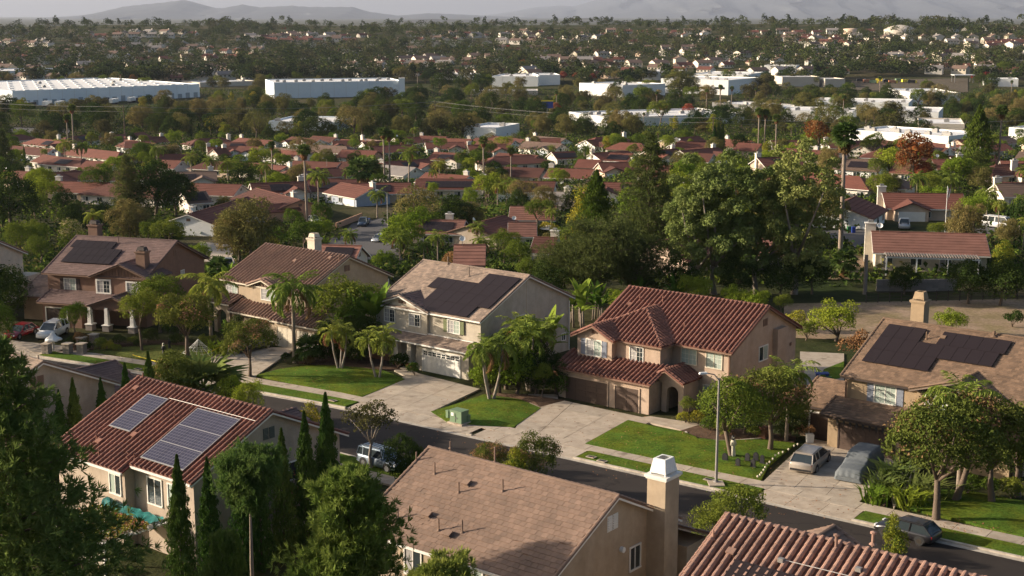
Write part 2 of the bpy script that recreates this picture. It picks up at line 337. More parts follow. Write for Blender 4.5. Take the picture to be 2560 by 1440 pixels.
def mountain(name, sil, dist, depth, base_px, m, seed, rough=0.22):
    """a range whose crest passes the given skyline at the given distance"""
    rng = random.Random(seed); n = 220; x0, x1 = sil[0][0], sil[-1][0]; rows = 16; V = []
    ph = [(rng.uniform(.004, .05), rng.uniform(0, 6.3), rng.uniform(.3, 1)) for _ in range(12)]
    for j in range(rows+1):
        s = j/rows
        for i in range(n+1):
            px = x0+(x1-x0)*i/n
            py = next((a[1]+(b[1]-a[1])*(px-a[0])/(b[0]-a[0]) for a, b in zip(sil, sil[1:]) if px <= b[0]), sil[-1][1])
            X = (px-CX)/F*dist; zc = CAMZ+(HY-py)/F*dist; zb = CAMZ+(HY-base_px)/F*(dist-depth)
            h = zb+(zc-zb)*s**1.25
            k = mnoise.fractal(Vector((px*.012+seed*7, s*2.6, seed)), .9, 2.1, 5)*.9
            h += (zc-zb)*rough*k*math.sin(math.pi*s)*1.0+(zc-zb)*.012*math.sin(px*.21+seed)*s*(rough > .1)
            V.append((X*(1-(1-s)*depth/dist*.5), dist-depth*(1-s)+depth*.25*k*math.sin(math.pi*s), h))
    for i in range(n+1): V.append((V[rows*(n+1)+i][0], dist+depth*.8, -40))
    Q = [(j*(n+1)+i, j*(n+1)+i+1, (j+1)*(n+1)+i+1, (j+1)*(n+1)+i) for j in range(rows+1) for i in range(n)]
    me = mesh_np(name, V, Q, [m], flat=False); return tag(link(name, me), kind='structure')
MAT['hill_scrub'] = M('hill_scrub', (.062, .06, .05), var=.35, vs=.0022, fine=.3, fs=.012, rough=1, spec=.02)
MAT['hill_far'] = M('hill_far', (.055, .06, .064), var=.25, vs=.0012, fine=.2, fs=.006, rough=1, spec=.02)
mountain('mountain', [(-400, 62), (0, 50), (130, 44), (235, 38), (330, 17), (420, 8), (480, 1), (510, 10), (540, 21), (570, 21), (620, 12), (660, 19), (740, 15), (780, 18), (890, 18), (925, 29), (1000, 39), (1075, 33), (1150, 36), (1230, 40), (1500, 50)], 24000, 6500, 66, MAT['hill_far'], 3)
mountain('mountain', [(1000, 60), (1180, 42), (1280, 30), (1340, 19), (1400, 15), (1430, 17), (1470, 6), (1500, -4), (1600, -22), (1700, -40), (1850, -48), (2000, -58), (2150, -62), (2300, -55), (2450, -60), (2600, -50), (3000, -30)], 34000, 11000, 66, MAT['hill_far'], 9, .10)
mountain('hills', [(-300, 66), (0, 63), (350, 56), (700, 57), (900, 60), (1010, 50), (1080, 47), (1180, 49), (1290, 48), (1400, 52), (1440, 46), (1495, 43), (1550, 53), (1600, 48), (1650, 47), (1740, 58), (1860, 57), (2000, 64), (2300, 66), (2600, 66)], 13500, 4200, 78, MAT['hill_scrub'], 5)
# ------------------------------------------------------------------ the street
def sheet(name, pts, z, m, kind='structure', top=None):
    """a ground patch with a small edge: outline in world xy"""
    b = MB(); b.prism([(p[0], p[1], -0.06) for p in pts], (0, 0, z+.06)); o = b.build(name, m)
    if kind: tag(o, kind=kind)
    return o
KERB = [Vector((x, y, 0)) for x, y in [(-96, 166), (-75, 156.6), (-60, 150), (-51.2, 145.9), (-44.2, 142.2), (-37.4, 138.6), (-29, 133.9), (-18.2, 127.4), (-10.6, 122.3), (-4.9, 118), (4, 111.5), (11, 106.3), (16.9, 102), (24.9, 96), (34.5, 88.9), (50, 77.2), (80, 54)]]
KL = [0.0]
for a, b in zip(KERB, KERB[1:]): KL.append(KL[-1]+(b-a).length)
def ks(s, off=0.0):
    """point on the far kerb at arc length s, moved off metres away from the road"""
    s = min(max(s, .01), KL[-1]-.01)
    for i in range(len(KERB)-1):
        if s <= KL[i+1]:
            k = (s-KL[i])/(KL[i+1]-KL[i]); p = KERB[i].lerp(KERB[i+1], k)
            def nrm(j):
                d = (KERB[min(j+1, len(KERB)-1)]-KERB[max(j-1, 0)]).normalized(); return Vector((-d.y, d.x, 0))
            n = nrm(i).lerp(nrm(i+1), k).normalized()
            return p+n*off
def kpx(px):
    """arc length at which the kerb shows at photo column px"""
    a, b = 0, KL[-1]
    for _ in range(40):
        m = (a+b)/2
        if pix(ks(m))[0] < px: a = m
        else: b = m
    return a
def band(o0, o1, s0=0, s1=None, step=1.5):
    s1 = KL[-1] if s1 is None else s1; n = max(2, int((s1-s0)/step)); ss = [s0+(s1-s0)*i/n for i in range(n+1)]
    return [ks(s, o0) for s in ss]+[ks(s, o1) for s in reversed(ss)]
def strip(name, o0, o1, z0, z1, m, s0=0, s1=None, step=2.0, parent=None):
    s1 = KL[-1] if s1 is None else s1; n = max(1, int((s1-s0)/step)); b = MB()
    for i in range(n):
        a, c = s0+(s1-s0)*i/n, s0+(s1-s0)*(i+1)/n
        q = [ks(a, o0), ks(c, o0), ks(c, o1), ks(a, o1)]
        b.prism([(p.x, p.y, z0) for p in q], (0, 0, z1-z0), cap=True)
    return b.build(name, m, parent)
ROADW = 10.4
def ribbon(name, o0, o1, z, m):
    n = 80; V = []; Q = []
    for i in range(n+1):
        s = KL[-1]*i/n; V += [tuple(ks(s, o0)+Vector((0, 0, z))), tuple(ks(s, o1)+Vector((0, 0, z)))]
    for i in range(n): Q.append((2*i, 2*i+2, 2*i+3, 2*i+1))
    return tag(link(name, mesh_np(name, V, Q, [m])), kind='structure')
ribbon('road', -ROADW-.05, 0.05, .012, MAT['asphalt'])
cuts = [(kpx(-60), kpx(90)), (kpx(440), kpx(588)), (kpx(862), kpx(1165)), (kpx(1178), kpx(1432)), (kpx(1880), kpx(2128))]
tag(ribbon('gutter', -.5, .02, .02, MAT['kerb']), kind='structure')
pos = 0.0; kb = tag(empty('kerb'), kind='structure')
for a, b in cuts+[(KL[-1], KL[-1])]:
    if a-pos > .5:
        L_ = a-pos; nn = max(1, int(L_/3.0))
        for i in range(nn): strip('kerb_stone', 0, .2, -.02, .15, MAT['kerb'], pos+L_*i/nn+.012, pos+L_*(i+1)/nn-.012, 1.6, kb)
    pos = b
strip('kerb_stone', -ROADW-.2, -ROADW, -.02, .15, MAT['kerb'], parent=kb)
def slab_quad(parent, q, nx, ny, z, m, gap=.03, name='slab', jit=.004):
    """slabs between four ground corners q (a,b,c,d)"""
    rng = random.Random(int(q[0].x*97+q[2].y*31))
    def bl(s, t): return q[0]*(1-s)*(1-t)+q[1]*s*(1-t)+q[2]*s*t+q[3]*(1-s)*t
    for i in range(nx):
        for j in range(ny):
            c = [bl(i/nx, j/ny), bl((i+1)/nx, j/ny), bl((i+1)/nx, (j+1)/ny), bl(i/nx, (j+1)/ny)]
            mid = sum(c, Vector())/4; pts = [p+(mid-p).normalized()*gap for p in c]; zz = z+rng.uniform(-jit, jit)
            MB().prism([(p.x, p.y, -.05) for p in pts], (0, 0, zz+.05)).build(name, m, parent)
sw = tag(empty('sidewalk'), kind='structure')
s = 0.0
while s < KL[-1]-2:
    c = pix(ks(s, 3)); a, b = s, min(s+2.4, KL[-1])
    slab_quad(sw, [ks(a, 2.25), ks(b, 2.25), ks(b, 3.85), ks(a, 3.85)], 1, 1, .13, MAT['concrete']); s += 2.4
strip('bed', 2.2, 3.9, -.04, .09, MAT['soil'], parent=sw)
tag(strip('near_sidewalk', -ROADW-3.7, -ROADW-2.1, -.04, .13, MAT['concrete']), kind='structure')
nl = MB(); nl.prism([(p.x, p.y, -.05) for p in band(-ROADW-2.1, -ROADW-.2)], (0, 0, .17)); tag(nl.build('near_verge', MAT['lawn']), kind='structure')
def px_ground(pts): return [P(x, y, .13) for x, y in pts]
def drive(quad, nx, ny, apron=None):
    d = tag(empty('driveway'), kind='structure'); slab_quad(d, px_ground(quad), nx, ny, .125, MAT['concrete'])
    if apron:
        a, b = apron; n = max(2, int((b-a)/2.6))
        for i in range(n):
            u0, u1 = a+(b-a)*i/n, a+(b-a)*(i+1)/n
            q = [ks(u0, .0), ks(u1, .0), ks(u1, 2.24), ks(u0, 2.24)]; gap = .02
            m_ = sum(q, Vector())/4; q = [p+(m_-p).normalized()*gap for p in q]
            o = MB(); zz = [.035, .035, .12, .12]
            o.face([(p.x, p.y, z) for p, z in zip(q, zz)]); o.face([(q[0].x, q[0].y, -.03), (q[1].x, q[1].y, -.03), (q[1].x, q[1].y, .035), (q[0].x, q[0].y, .035)])
            o.build('apron_slab', MAT['concrete'], d)
    return d
drive([(20, 850), (200, 868), (345, 912), (80, 880)], 5, 3, cuts[0])
drive([(560, 868), (742, 868), (638, 940), (470, 908)], 3, 3, cuts[1])
drive([(1035, 930), (1200, 972), (1076, 1030), (900, 990)], 3, 4, cuts[2])
drive([(1335, 985), (1640, 1050), (1466, 1112), (1288, 1070)], 3, 4, cuts[3])
drive([(2025, 1095), (2250, 1140), (2142, 1262), (1906, 1204)], 3, 4, cuts[4])
def walk(quad, nx, ny):
    d = tag(empty('walkway'), kind='structure'); slab_quad(d, px_ground(quad), nx, ny, .12, MAT['concrete'])
walk([(1575, 1045), (1625, 1040), (1860, 1075), (1790, 1094)], 5, 1)
walk([(2215, 1195), (2280, 1160), (2300, 1170), (2235, 1270)], 1, 3)
walk([(985, 925), (1010, 915), (1060, 940), (1030, 948)], 2, 1)
walk([(1320, 985), (1395, 985), (1395, 1008), (1345, 1000)], 2, 1)
def lawn(pts, m='lawn', h=.16, name='lawn'):
    P_ = [P(x, y, .14) for x, y in pts]
    if Vector.cross(P_[1]-P_[0], P_[2]-P_[1]).z < 0: P_.reverse()
    c = sum(P_, Vector())/len(P_); b = MB(); n = len(P_); rings = []
    for k, (f, z) in enumerate(((1, -.05), (1, h), (.8, h+.07), (.45, h+.16))):
        rings.append(len(b.v)); b.v += [(c.x+(p.x-c.x)*f, c.y+(p.y-c.y)*f, z) for p in P_]
    for r0, r1 in zip(rings, rings[1:]):
        for i in range(n): j = (i+1) % n; b.f.append((r0+i, r0+j, r1+j, r1+i)); b.m.append(0)
    b.f.append(tuple(rings[-1]+i for i in range(n))); b.m.append(0)
    return tag(b.build(name, MAT[m], smooth=False), kind='structure')
lawn([(642, 938), (700, 922), (760, 914), (820, 913), (890, 918), (960, 926), (1012, 948), (905, 992), (780, 966)])
lawn([(1077, 1029), (1140, 1010), (1210, 986), (1300, 998), (1352, 1020), (1284, 1068), (1200, 1064), (1120, 1056)])
lawn([(1463, 1109), (1570, 1050), (1640, 1066), (1705, 1078), (1715, 1091), (1800, 1101), (1900, 1098), (1990, 1108), (1955, 1135), (1920, 1165), (1902, 1201), (1700, 1160)])
lawn([(2262, 1268), (2310, 1225), (2360, 1222), (2450, 1232), (2600, 1260), (2600, 1352), (2420, 1305)], 'lawn')
lawn([(200, 878), (330, 866), (420, 860), (560, 872), (505, 908), (430, 903), (330, 893)], 'lawn_dry')
lawn([(1700, 1076), (1745, 1062), (1850, 1072), (1990, 1090), (1985, 1105), (1900, 1096), (1800, 1099), (1716, 1089)], 'soil', .12, 'planting_bed')
lawn([(2170, 1250), (2235, 1185), (2262, 1192), (2215, 1262)], 'soil', .12, 'planting_bed')
lawn([(1215, 980), (1310, 985), (1420, 1000), (1352, 1018), (1300, 996)], 'soil', .11, 'planting_bed')
lawn([(745, 905), (830, 880), (960, 890), (1010, 925), (930, 922), (820, 911)], 'soil', .11, 'planting_bed')
lawn([(130, 880), (200, 850), (400, 848), (560, 866), (420, 858), (330, 864), (200, 876)], 'soil', .11, 'planting_bed')
for a, b in ((kpx(92), kpx(436)), (kpx(592), kpx(858)), (kpx(1436), kpx(1876)), (kpx(2132), kpx(2290)), (kpx(2300), KL[-1])):
    o = MB(); o.prism([(p.x, p.y, -.05) for p in band(.22, 2.22, a, b)], (0, 0, .21)); tag(o.build('verge', MAT['lawn']), kind='structure')
# the dirt lot and paths behind the right-hand houses
def patch(name, pts, m, lift=.05, sub=10):
    """four photo corners laid on the terrain"""
    q = [hit(*p) for p in pts]; V = []; n = sub
    for j in range(n+1):
        for i in range(n+1):
            s, t = i/n, j/n; p = q[0]*(1-s)*(1-t)+q[1]*s*(1-t)+q[2]*s*t+q[3]*(1-s)*t
            V.append((p.x, p.y, T(p.x, p.y)+lift))
    Q = [(j*(n+1)+i, j*(n+1)+i+1, (j+1)*(n+1)+i+1, (j+1)*(n+1)+i) for j in range(n) for i in range(n)]
    return tag(link(name, mesh_np(name, V, Q, [m])), kind='structure')
MAT['dirt'] = M('dirt', (.31, .225, .16), var=.16, vs=.12, fine=.25, fs=2.5, bump=.5, bs=2, rough=1, spec=.05, dirt=((.72, .78, .6), .22))
MAT['slope'] = M('slope', (.12, .10, .075), var=.3, vs=.3, fine=.3, fs=3, rough=1, spec=.05)
patch('dirt_lot', [(1960, 845), (2700, 870), (2700, 745), (1960, 760)], MAT['dirt'])
patch('dirt_path', [(2068, 700), (2160, 700), (2160, 640), (2120, 640)], MAT['dirt'], .08)
patch('rear_patio', [(2000, 990), (2110, 960), (2110, 885), (2000, 880)], MAT['concrete'], .06)
patch('rear_lawn', [(2040, 960), (2110, 945), (2110, 905), (2060, 925)], MAT['lawn'], .1)
patch('far_street', [(800, 650), (1010, 650), (960, 545), (880, 560)], MAT['asphalt_far'], .08)
patch('far_street', [(830, 595), (1010, 600), (990, 640), (800, 640)], MAT['asphalt_far'], .10)
patch('far_street', [(1950, 600), (2170, 598), (2170, 575), (1950, 580)], MAT['asphalt_far'], .08)
patch('far_street', [(2120, 622), (2650, 570), (2650, 556), (2120, 596)], MAT['asphalt_far'], .08)
patch('far_street', [(120, 500), (240, 500), (230, 470), (160, 470)], MAT['asphalt_far'], .08)
patch('far_street', [(760, 450), (1020, 452), (1010, 436), (780, 434)], MAT['asphalt_far'], .08)
patch('pale_yard', [(480, 655), (590, 655), (575, 612), (500, 605)], MAT['concrete'], .08)
patch('yard_lawn', [(1190, 540), (1270, 530), (1270, 505), (1195, 520)], MAT['lawn'], .08)
patch('yard_lawn', [(1225, 496), (1270, 494), (1270, 478), (1230, 480)], MAT['lawn'], .08)
patch('far_street', [(-60, 330), (170, 335), (180, 322), (-60, 318)], MAT['asphalt_far'], .2)
patch('gravel_yard', [(2120, 225), (2420, 232), (2420, 196), (2130, 202)], MAT['slope'], .3)
# ------------------------------------------------------------------ houses of the street
class Slope:
    pass
def pip(x, y, poly):
    c = False; n = len(poly)
    for i in range(n):
        x0, y0 = poly[i]; x1, y1 = poly[(i+1) % n]
        if (y0 > y) != (y1 > y) and x < (x1-x0)*(y-y0)/(y1-y0)+x0: c = not c
    return c
def barrel_tile(w, l):
    r = w*.33; V = []; F_ = []
    for k, (y, z) in enumerate(((0, .045), (l, .012))):
        for i in range(6):
            a = math.pi*i/5; V.append((r*math.cos(a)*(1-.12*k), y, z+r*math.sin(a)*1.1))
    for i in range(5): F_.append((i+1, i, 6+i, 7+i))
    F_.append((0, 1, 4, 5)); F_.append((1, 2, 3, 4))
    return V, F_
def flat_tile(w, l):
    a = w/2-.007; V = [(-a, 0, .052), (a, 0, .052), (a, l, .018), (-a, l, .018), (-a, 0, .0), (a, 0, .0), (a, l, .0), (-a, l, .0)]
    return V, [(0, 1, 2, 3), (4, 5, 1, 0), (5, 6, 2, 1), (7, 4, 0, 3)]
STY = dict(red=('barrel', 'tile_red', .47, .42), brown=('barrel', 'tile_brown', .54, .44), coral=('barrel', 'tile_coral', .50, .44),
           clay=('flat', 'flat_clay', .40, .37), tan=('flat', 'flat_tan', .36, .33), dark=('flat', 'flat_dark', .36, .34), olive=('flat', 'flat_olive', .36, .33))
_tiles = {}
def tile_mesh(sty):
    if sty not in _tiles:
        k, m, w, l = STY[sty]; V, F_ = (barrel_tile if k == 'barrel' else flat_tile)(w, l*1.12)
        me = bpy.data.meshes.new('tile'); me.from_pydata(V, [], F_); me.materials.append(MAT[m]); me.update()
        _tiles[sty] = (me, np.array(V, dtype=np.float32), F_)
    return _tiles[sty]
class House:
    def __init__(s, name, u, v, label, angle=None, org=None, z=0):
        """plan coordinates are metres along the street (u) and away from it (v); u,v is the house centre"""
        s.ang = math.atan2(-.62314, .78211) if angle is None else angle
        ca, sa = math.cos(s.ang), math.sin(s.ang); s.U = Vector((ca, sa, 0)); s.W = Vector((-sa, ca, 0))
        s.O = Vector((0, 0, 0)) if org is None else Vector((org[0], org[1], 0))
        s.c = Vector((u, v, 0)); w = s.O+s.U*u+s.W*v
        s.root = empty(name, (w.x, w.y, z), s.ang); tag(s.root, label, 'house', 'two storey houses along the street')
        s.pending = {}
    def L(s, u, v, z=0): return Vector((u-s.c.x, v-s.c.y, z))
    def world(s, u, v, z=0): return s.O+s.U*u+s.W*v+Vector((0, 0, z))
    def uv(s, p): d = Vector((p.x, p.y, 0))-s.O; return (d.dot(s.U), d.dot(s.W))
    def box(s, name, u0, u1, v0, v1, z0, z1, m, parent=None):
        return MB().box2(s.L(u0, v0, z0), s.L(u1, v1, z1)).build(name, MAT[m], parent or s.root)
    # pixel to wall: the plane v = const (front) or u = const (gable end)
    def onv(s, v, px, py):
        d = ray(px, py); o = Vector((0, 0, CAMZ)); n = s.W; t = (v-(o-s.O).dot(n))/d.dot(n); p = o+d*t
        return (p-s.O).dot(s.U), p.z
    def onu(s, u, px, py):
        d = ray(px, py); o = Vector((0, 0, CAMZ)); n = s.U; t = (u-(o-s.O).dot(n))/d.dot(n); p = o+d*t
        return (p-s.O).dot(s.W), p.z
    def slope(s, O, S, Tv, poly, sty, parts=0, deck=.10, tiles=True, name='roof'):
        """roof plane: O eave corner (plan coords), unit S along the eave, unit Tv up the slope, outline in (s,t) metres"""
        sl = Slope(); sl.O = s.L(*O); sl.S = Vector(S).normalized(); sl.T = Vector(Tv).normalized(); sl.N = sl.S.cross(sl.T).normalized()
        if sl.N.z < 0: sl.N = -sl.N
        k, m, w, l = STY[sty]; sl.h = s
        pts = [sl.O+sl.S*a+sl.T*b for a, b in poly]
        if sl.S.cross(sl.T).z < 0: pts.reverse()
        d = MB().prism([p-sl.N*deck for p in pts], sl.N*deck).build(name, MAT[m+'_deck'], s.root)
        if not tiles: return sl
        s0, s1 = min(p[0] for p in poly), max(p[0] for p in poly); t0, t1 = min(p[1] for p in poly), max(p[1] for p in poly)
        n = max(1, int(round((s1-s0)/w))); nr = max(1, int(round((t1-t0)/l))); ww = (s1-s0)/n; ll = (t1-t0)/nr; out = []
        rot = Matrix((sl.S, sl.T, sl.N)).transposed()
        for j in range(nr):
            off = 0 if k == 'barrel' else (j % 2)*.5*ww
            for i in range(n+1):
                a, b = s0+(i+.5)*ww-off, t0+j*ll
                if a < s0+.02 or a > s1-.02 or not pip(a, b+ll*.5, poly): continue
                g = .6 if k != 'barrel' else .0
                out.append((sl.O+sl.S*(a+random.uniform(-.006, .006))+sl.T*(b+random.uniform(-.012, .012)-(.11 if random.random() < .012 else 0))+sl.N*(.004+random.uniform(0, .007)), rot))
        s.pending.setdefault(sty, []).append([parts, out])
        return sl
    def finish(s):
        """the tiles that show largest become single tiles, the rest one joined field"""
        ca, sa = math.cos(s.ang), math.sin(s.ang)
        for sty, groups in s.pending.items():
            me, V, F_ = tile_mesh(sty); single = []; rest = []
            for parts, out in groups:
                (single if parts else rest).extend(out)
            lim = max(g[0] for g in groups)
            def vis(q):
                p = s.root.location+s.U*q[0].x+s.W*q[0].y+Vector((0, 0, q[0].z)); x, y, d = pix(p)
                return d+(0 if -10 < x < 2570 and -10 < y < 1452 else 5000)
            single.sort(key=vis); rest += single[lim:]; single = single[:lim]
            for p, r in single: link('tile', me, s.root, Matrix.Translation(p) @ r.to_4x4())
            if rest:
                n = len(V); A = np.zeros((len(rest)*n, 3), dtype=np.float32)
                for i, (p, r) in enumerate(rest): A[i*n:(i+1)*n] = V @ np.array(r, dtype=np.float32).T + np.array(p, dtype=np.float32)
                Q4 = np.array(F_, dtype=np.int32); Q = (np.arange(len(rest), dtype=np.int32)[:, None, None]*n+Q4[None]).reshape(-1, 4)
                o = link('roof_tiles', mesh_np('roof_tiles', A, Q, [MAT[STY[sty][1]]], attr=np.repeat(NP.random(len(rest)), len(F_))), s.root); o['kind'] = 'stuff'
    def caps(s, a, b, sty, r=.16, name='ridge_cap'):
        """a run of cap tiles from a to b (plan coords)"""
        a, b = s.L(*a), s.L(*b); n = max(1, int((b-a).length/.42)); m = MB(); d = (b-a)/n
        side = d.cross(Vector((0, 0, 1))).normalized(); up = side.cross(d).normalized()
        for i in range(n):
            p, q = a+d*i-d*.04, a+d*(i+1)+d*.04; i0 = len(m.v)
            for e, (c, k) in enumerate(((p, 1.0), (q, .86))):
                for t in range(5):
                    an = math.pi*t/4; m.v.append(tuple(c+side*(r*k*math.cos(an))+up*(r*.7*k*math.sin(an)-.02+(.03 if e == 0 else 0))))
            for t in range(4): m.f.append((i0+t, i0+t+1, i0+6+t, i0+5+t)); m.m.append(0)
            m.f.append((i0, i0+1, i0+2, i0+3, i0+4)); m.m.append(0)
        o = m.build(name, MAT[STY[sty][1]], s.root); return o
    def gable_u(s, u0, u1, v0, v1, ze, zr, sty, wall, parts=0, z0=-.3, fascia='trim_white', back_tiles=False, ov=.45, oe=.55, notch=None, name='wall', gf=True):
        """main block: roof edges u0..u1 and v0..v1 (v0 faces the street), ridge along u"""
        vm = (v0+v1)/2; pit = (zr-ze)/(vm-v0); th = .12
        wz = ze+oe*pit-th; a, b, c, d = u0+ov, u1-ov, v0+oe, v1-oe; zt = zr-th
        prof = [(c, z0), (d, z0), (d, wz), (vm, zt), (c, wz)]
        m = MB(); m.prism([s.L(a, y, z) for y, z in prof], s.U_l*(b-a)); w = m.build(name, MAT[wall], s.root)
        l = math.hypot(vm-v0, zr-ze); Tf = Vector((0, vm-v0, zr-ze)); Tb = Vector((0, vm-v1, zr-ze)); W_ = u1-u0
        fr = s.slope((u0, v0, ze), (1, 0, 0), Tf, notch or [(0, 0), (W_, 0), (W_, l), (0, l)], sty, parts)
        bk = s.slope((u0, v1, ze), (1, 0, 0), Tb, [(0, 0), (W_, 0), (W_, l), (0, l)], sty, 0, tiles=back_tiles)
        s.caps((u0, vm, zr+.03), (u1, vm, zr+.03), sty)
        for uu in (u0+.04, u1-.04):
            for vv in (v0, v1): s.caps((uu, vv, ze+.05), (uu, vm, zr+.04), sty, .12, 'rake_cap')
            f = MB()
            for vv in (v0, v1):
                A = s.L(uu-.03, vv, ze-.24); f.obox(A, Vector((.06, 0, 0)), s.L(uu, vm, zr-.24)-s.L(uu, vv, ze-.24), Vector((0, 0, .16)))
            f.build('bargeboard', MAT[fascia], s.root)
        if gf:
            for vv in (v0, v1): s.box('gutter', u0+.05, u1-.05, vv-.08, vv+.06, ze-.17, ze-.02, fascia)
        return fr, bk
    U_l = Vector((1, 0, 0))
    def gable_v(s, u0, u1, v0, vend, ze, zr, sty, wall, z0=2.4, vw=None, fascia='trim_white', ov=.4, oe=.5, parts=0, front=None, tiles=True):
        """cross gable facing the street: roof edges u0..u1, rake at v0, running back to vend"""
        um = (u0+u1)/2; pit = (zr-ze)/(um-u0); th = .1; wz = ze+oe*pit-th; a, b = u0+oe, u1-oe; vf = v0+ov if vw is None else vw
        prof = [(a, z0), (b, z0), (b, wz), (um, zr-th), (a, wz)]
        MB().prism([s.L(x, vf, z) for x, z in prof], (0, vend-vf, 0)).build('wall', MAT[wall], s.root)
        l = math.hypot(um-u0, zr-ze); D = vend-v0
        s.slope((u0, v0, ze), (0, 1, 0), (um-u0, 0, zr-ze), [(0, 0), (D, 0), (D, l), (0, l)], sty, parts, tiles=tiles)
        s.slope((u1, v0, ze), (0, 1, 0), (um-u1, 0, zr-ze), [(0, 0), (D, 0), (D, l), (0, l)], sty, parts, tiles=tiles)
        s.caps((um, v0, zr+.03), (um, vend, zr+.03), sty)
        f = MB()
        for uu in (u0, u1):
            s.caps((uu, v0+.04, ze+.05), (um, v0+.04, zr+.04), sty, .12, 'rake_cap')
            f.obox(s.L(uu, v0, ze-.22), s.L(um, v0, zr-.22)-s.L(uu, v0, ze-.22), Vector((0, .06, 0)), Vector((0, 0, .15)))
        f.build('bargeboard', MAT[fascia], s.root)
    def shed(s, u0, u1, v0, v1, ze, zt, sty, parts=0, fascia='trim_white', hip=(0, 0), tiles=True):
        """lean-to roof: low edge at v0, top edge against the wall at v1; hip = inset of the top at either end"""
        l = math.hypot(v1-v0, zt-ze); W_ = u1-u0
        poly = [(0, 0), (W_, 0), (W_-hip[1], l), (hip[0], l)]
        sl = s.slope((u0, v0, ze), (1, 0, 0), (0, v1-v0, zt-ze), poly, sty, parts, tiles=tiles)
        s.box('gutter', u0+.03, u1-.03, v0-.08, v0+.05, ze-.17, ze-.02, fascia)
        for k, uu in ((0, u0), (1, u1)):
            s.caps((uu, v0, ze+.04), (uu+(hip[0] if k == 0 else -hip[1]), v1, zt+.04), sty, .12, 'rake_cap')
        return sl
    def window(s, ax, pos, x0, z0, x1, z1, trim='trim_white', tw=.09, panes=('blind', 'curtain'), shutter=None, sgn=-1, grid=True, dep=.05):
        """ax 'v': on a wall of constant v facing the street (sgn -1) ; ax 'u': on a gable end"""
        def q(x, n, z): return s.L(x, pos+sgn*n, z) if ax == 'v' else s.L(pos+sgn*n, x, z)
        f = MB()
        if x0 > x1: x0, x1 = x1, x0
        if z0 > z1: z0, z1 = z1, z0
        f.box2(q(x0-tw, .002, z1), q(x1+tw, dep+.03, z1+tw)); f.box2(q(x0-tw, .002, z0-tw), q(x1+tw, dep+.05, z0))
        f.box2(q(x0-tw, .002, z0), q(x0, dep+.02, z1)); f.box2(q(x1, .002, z0), q(x1+tw, dep+.02, z1)); xm = (x0+x1)/2
        f.box2(q(xm-.03, .004, z0), q(xm+.03, dep, z1)); w = f.build('window', MAT[trim], s.root)
        for k, (a, b) in enumerate(((x0, xm-.03), (xm+.03, x1))):
            g = MB().box2(q(a, .003, z0), q(b, .015+.006*k, z1)).build('pane', MAT[panes[k]], w)
            if grid:
                gm_ = MB(); c = (a+b)/2; gm_.box2(q(c-.012, .016, z0), q(c+.012, .032, z1))
                for t in (1/3, 2/3): zz = z0+(z1-z0)*t; gm_.box2(q(a, .0165, zz-.012), q(b, .031, zz+.012))
                gm_.build('muntin', MAT['trim_white'], w)
        if shutter:
            sw_ = .28*(x1-x0)+.08
            for a, b in ((x0-tw-sw_, x0-tw-.03), (x1+tw+.03, x1+tw+sw_)):
                m = MB(); m.box2(q(a, .002, z0-.05), q(b, .05, z1+.05))
                for t in range(1, 4): zz = z0+(z1-z0)*t/4; m.box2(q(a+.05, .05, zz-.03), q(b-.05, .065, zz+.03))
                m.build('shutter', MAT[shutter], s.root)
        return w
    def win_px(s, ax, pos, x0, y0, x1, y1, **k):
        fn = s.onv if ax == 'v' else s.onu
        a = fn(pos, x0, (y0*.97+y1*.03)); b = fn(pos, x1, y1); c = fn(pos, x0, y0)
        ym = (fn(pos, (x0+x1)/2, y0)[1], fn(pos, (x0+x1)/2, y1)[1])
        return s.window(ax, pos, a[0], ym[1], b[0], ym[0], **k)
    def vent(s, ax, pos, x, z, m='trim_brown', sgn=1, n=2, w=.34, h=.62):
        """paired louvred vents on a gable"""
        for k in range(n):
            c = x+(k-(n-1)/2)*(w+.14); b = MB()
            def q(a, nn, zz): return s.L(pos+sgn*nn, a, zz) if ax == 'u' else s.L(a, pos-nn, zz)
            for t in range(6): zz = z-h/2+h*(t+.15)/6; b.box2(q(c-w/2, .005, zz), q(c+w/2, .06, zz+h/6*.62))
            b.box2(q(c-w/2-.04, .004, z-h/2-.04), q(c+w/2+.04, .02, z+h/2+.04)); b.build('vent', MAT[m], s.root)
    def garage(s, v, u0, u1, z0, z1, m, cols=4, rows=4, lites=False, trim='trim_white', sgn=-1):
        fr = MB(); t = .14
        def bx(b, a, c): b.box2(s.L(*a), s.L(*c))
        bx(fr, (u0-t, v-.08, z0), (u0, v+.02, z1+t)); bx(fr, (u1, v-.08, z0), (u1+t, v+.02, z1+t)); bx(fr, (u0, v-.08, z1), (u1, v+.02, z1+t))
        fr.build('garage_frame', MAT[trim], s.root)
        d = s.box('garage_door', u0, u1, v-.02, v+.015, z0, z1, m)
        pw, ph = (u1-u0)/cols, (z1-z0)/rows; pm = MB(); pm.box2((-pw/2+.05, -.022, -ph/2+.05), (pw/2-.05, 0, ph/2-.05)); me = pm.mesh('panel', MAT[m])
        lm = MB()
        for kx in (-1, 1):
            for kz in (-1, 1): lm.box2((kx*pw*.2-pw*.15, -.026, kz*ph*.2-ph*.14), (kx*pw*.2+pw*.15, 0, kz*ph*.2+ph*.14))
        lme = lm.mesh('lite', MAT['glass'])
        for i in range(cols):
            for j in range(rows):
                top = lites and j == rows-1
                link('lite' if top else 'panel', lme if top else me, d, Matrix.Translation(s.L(u0+(i+.5)*pw, v-.021, z0+(j+.5)*ph)))
        return d
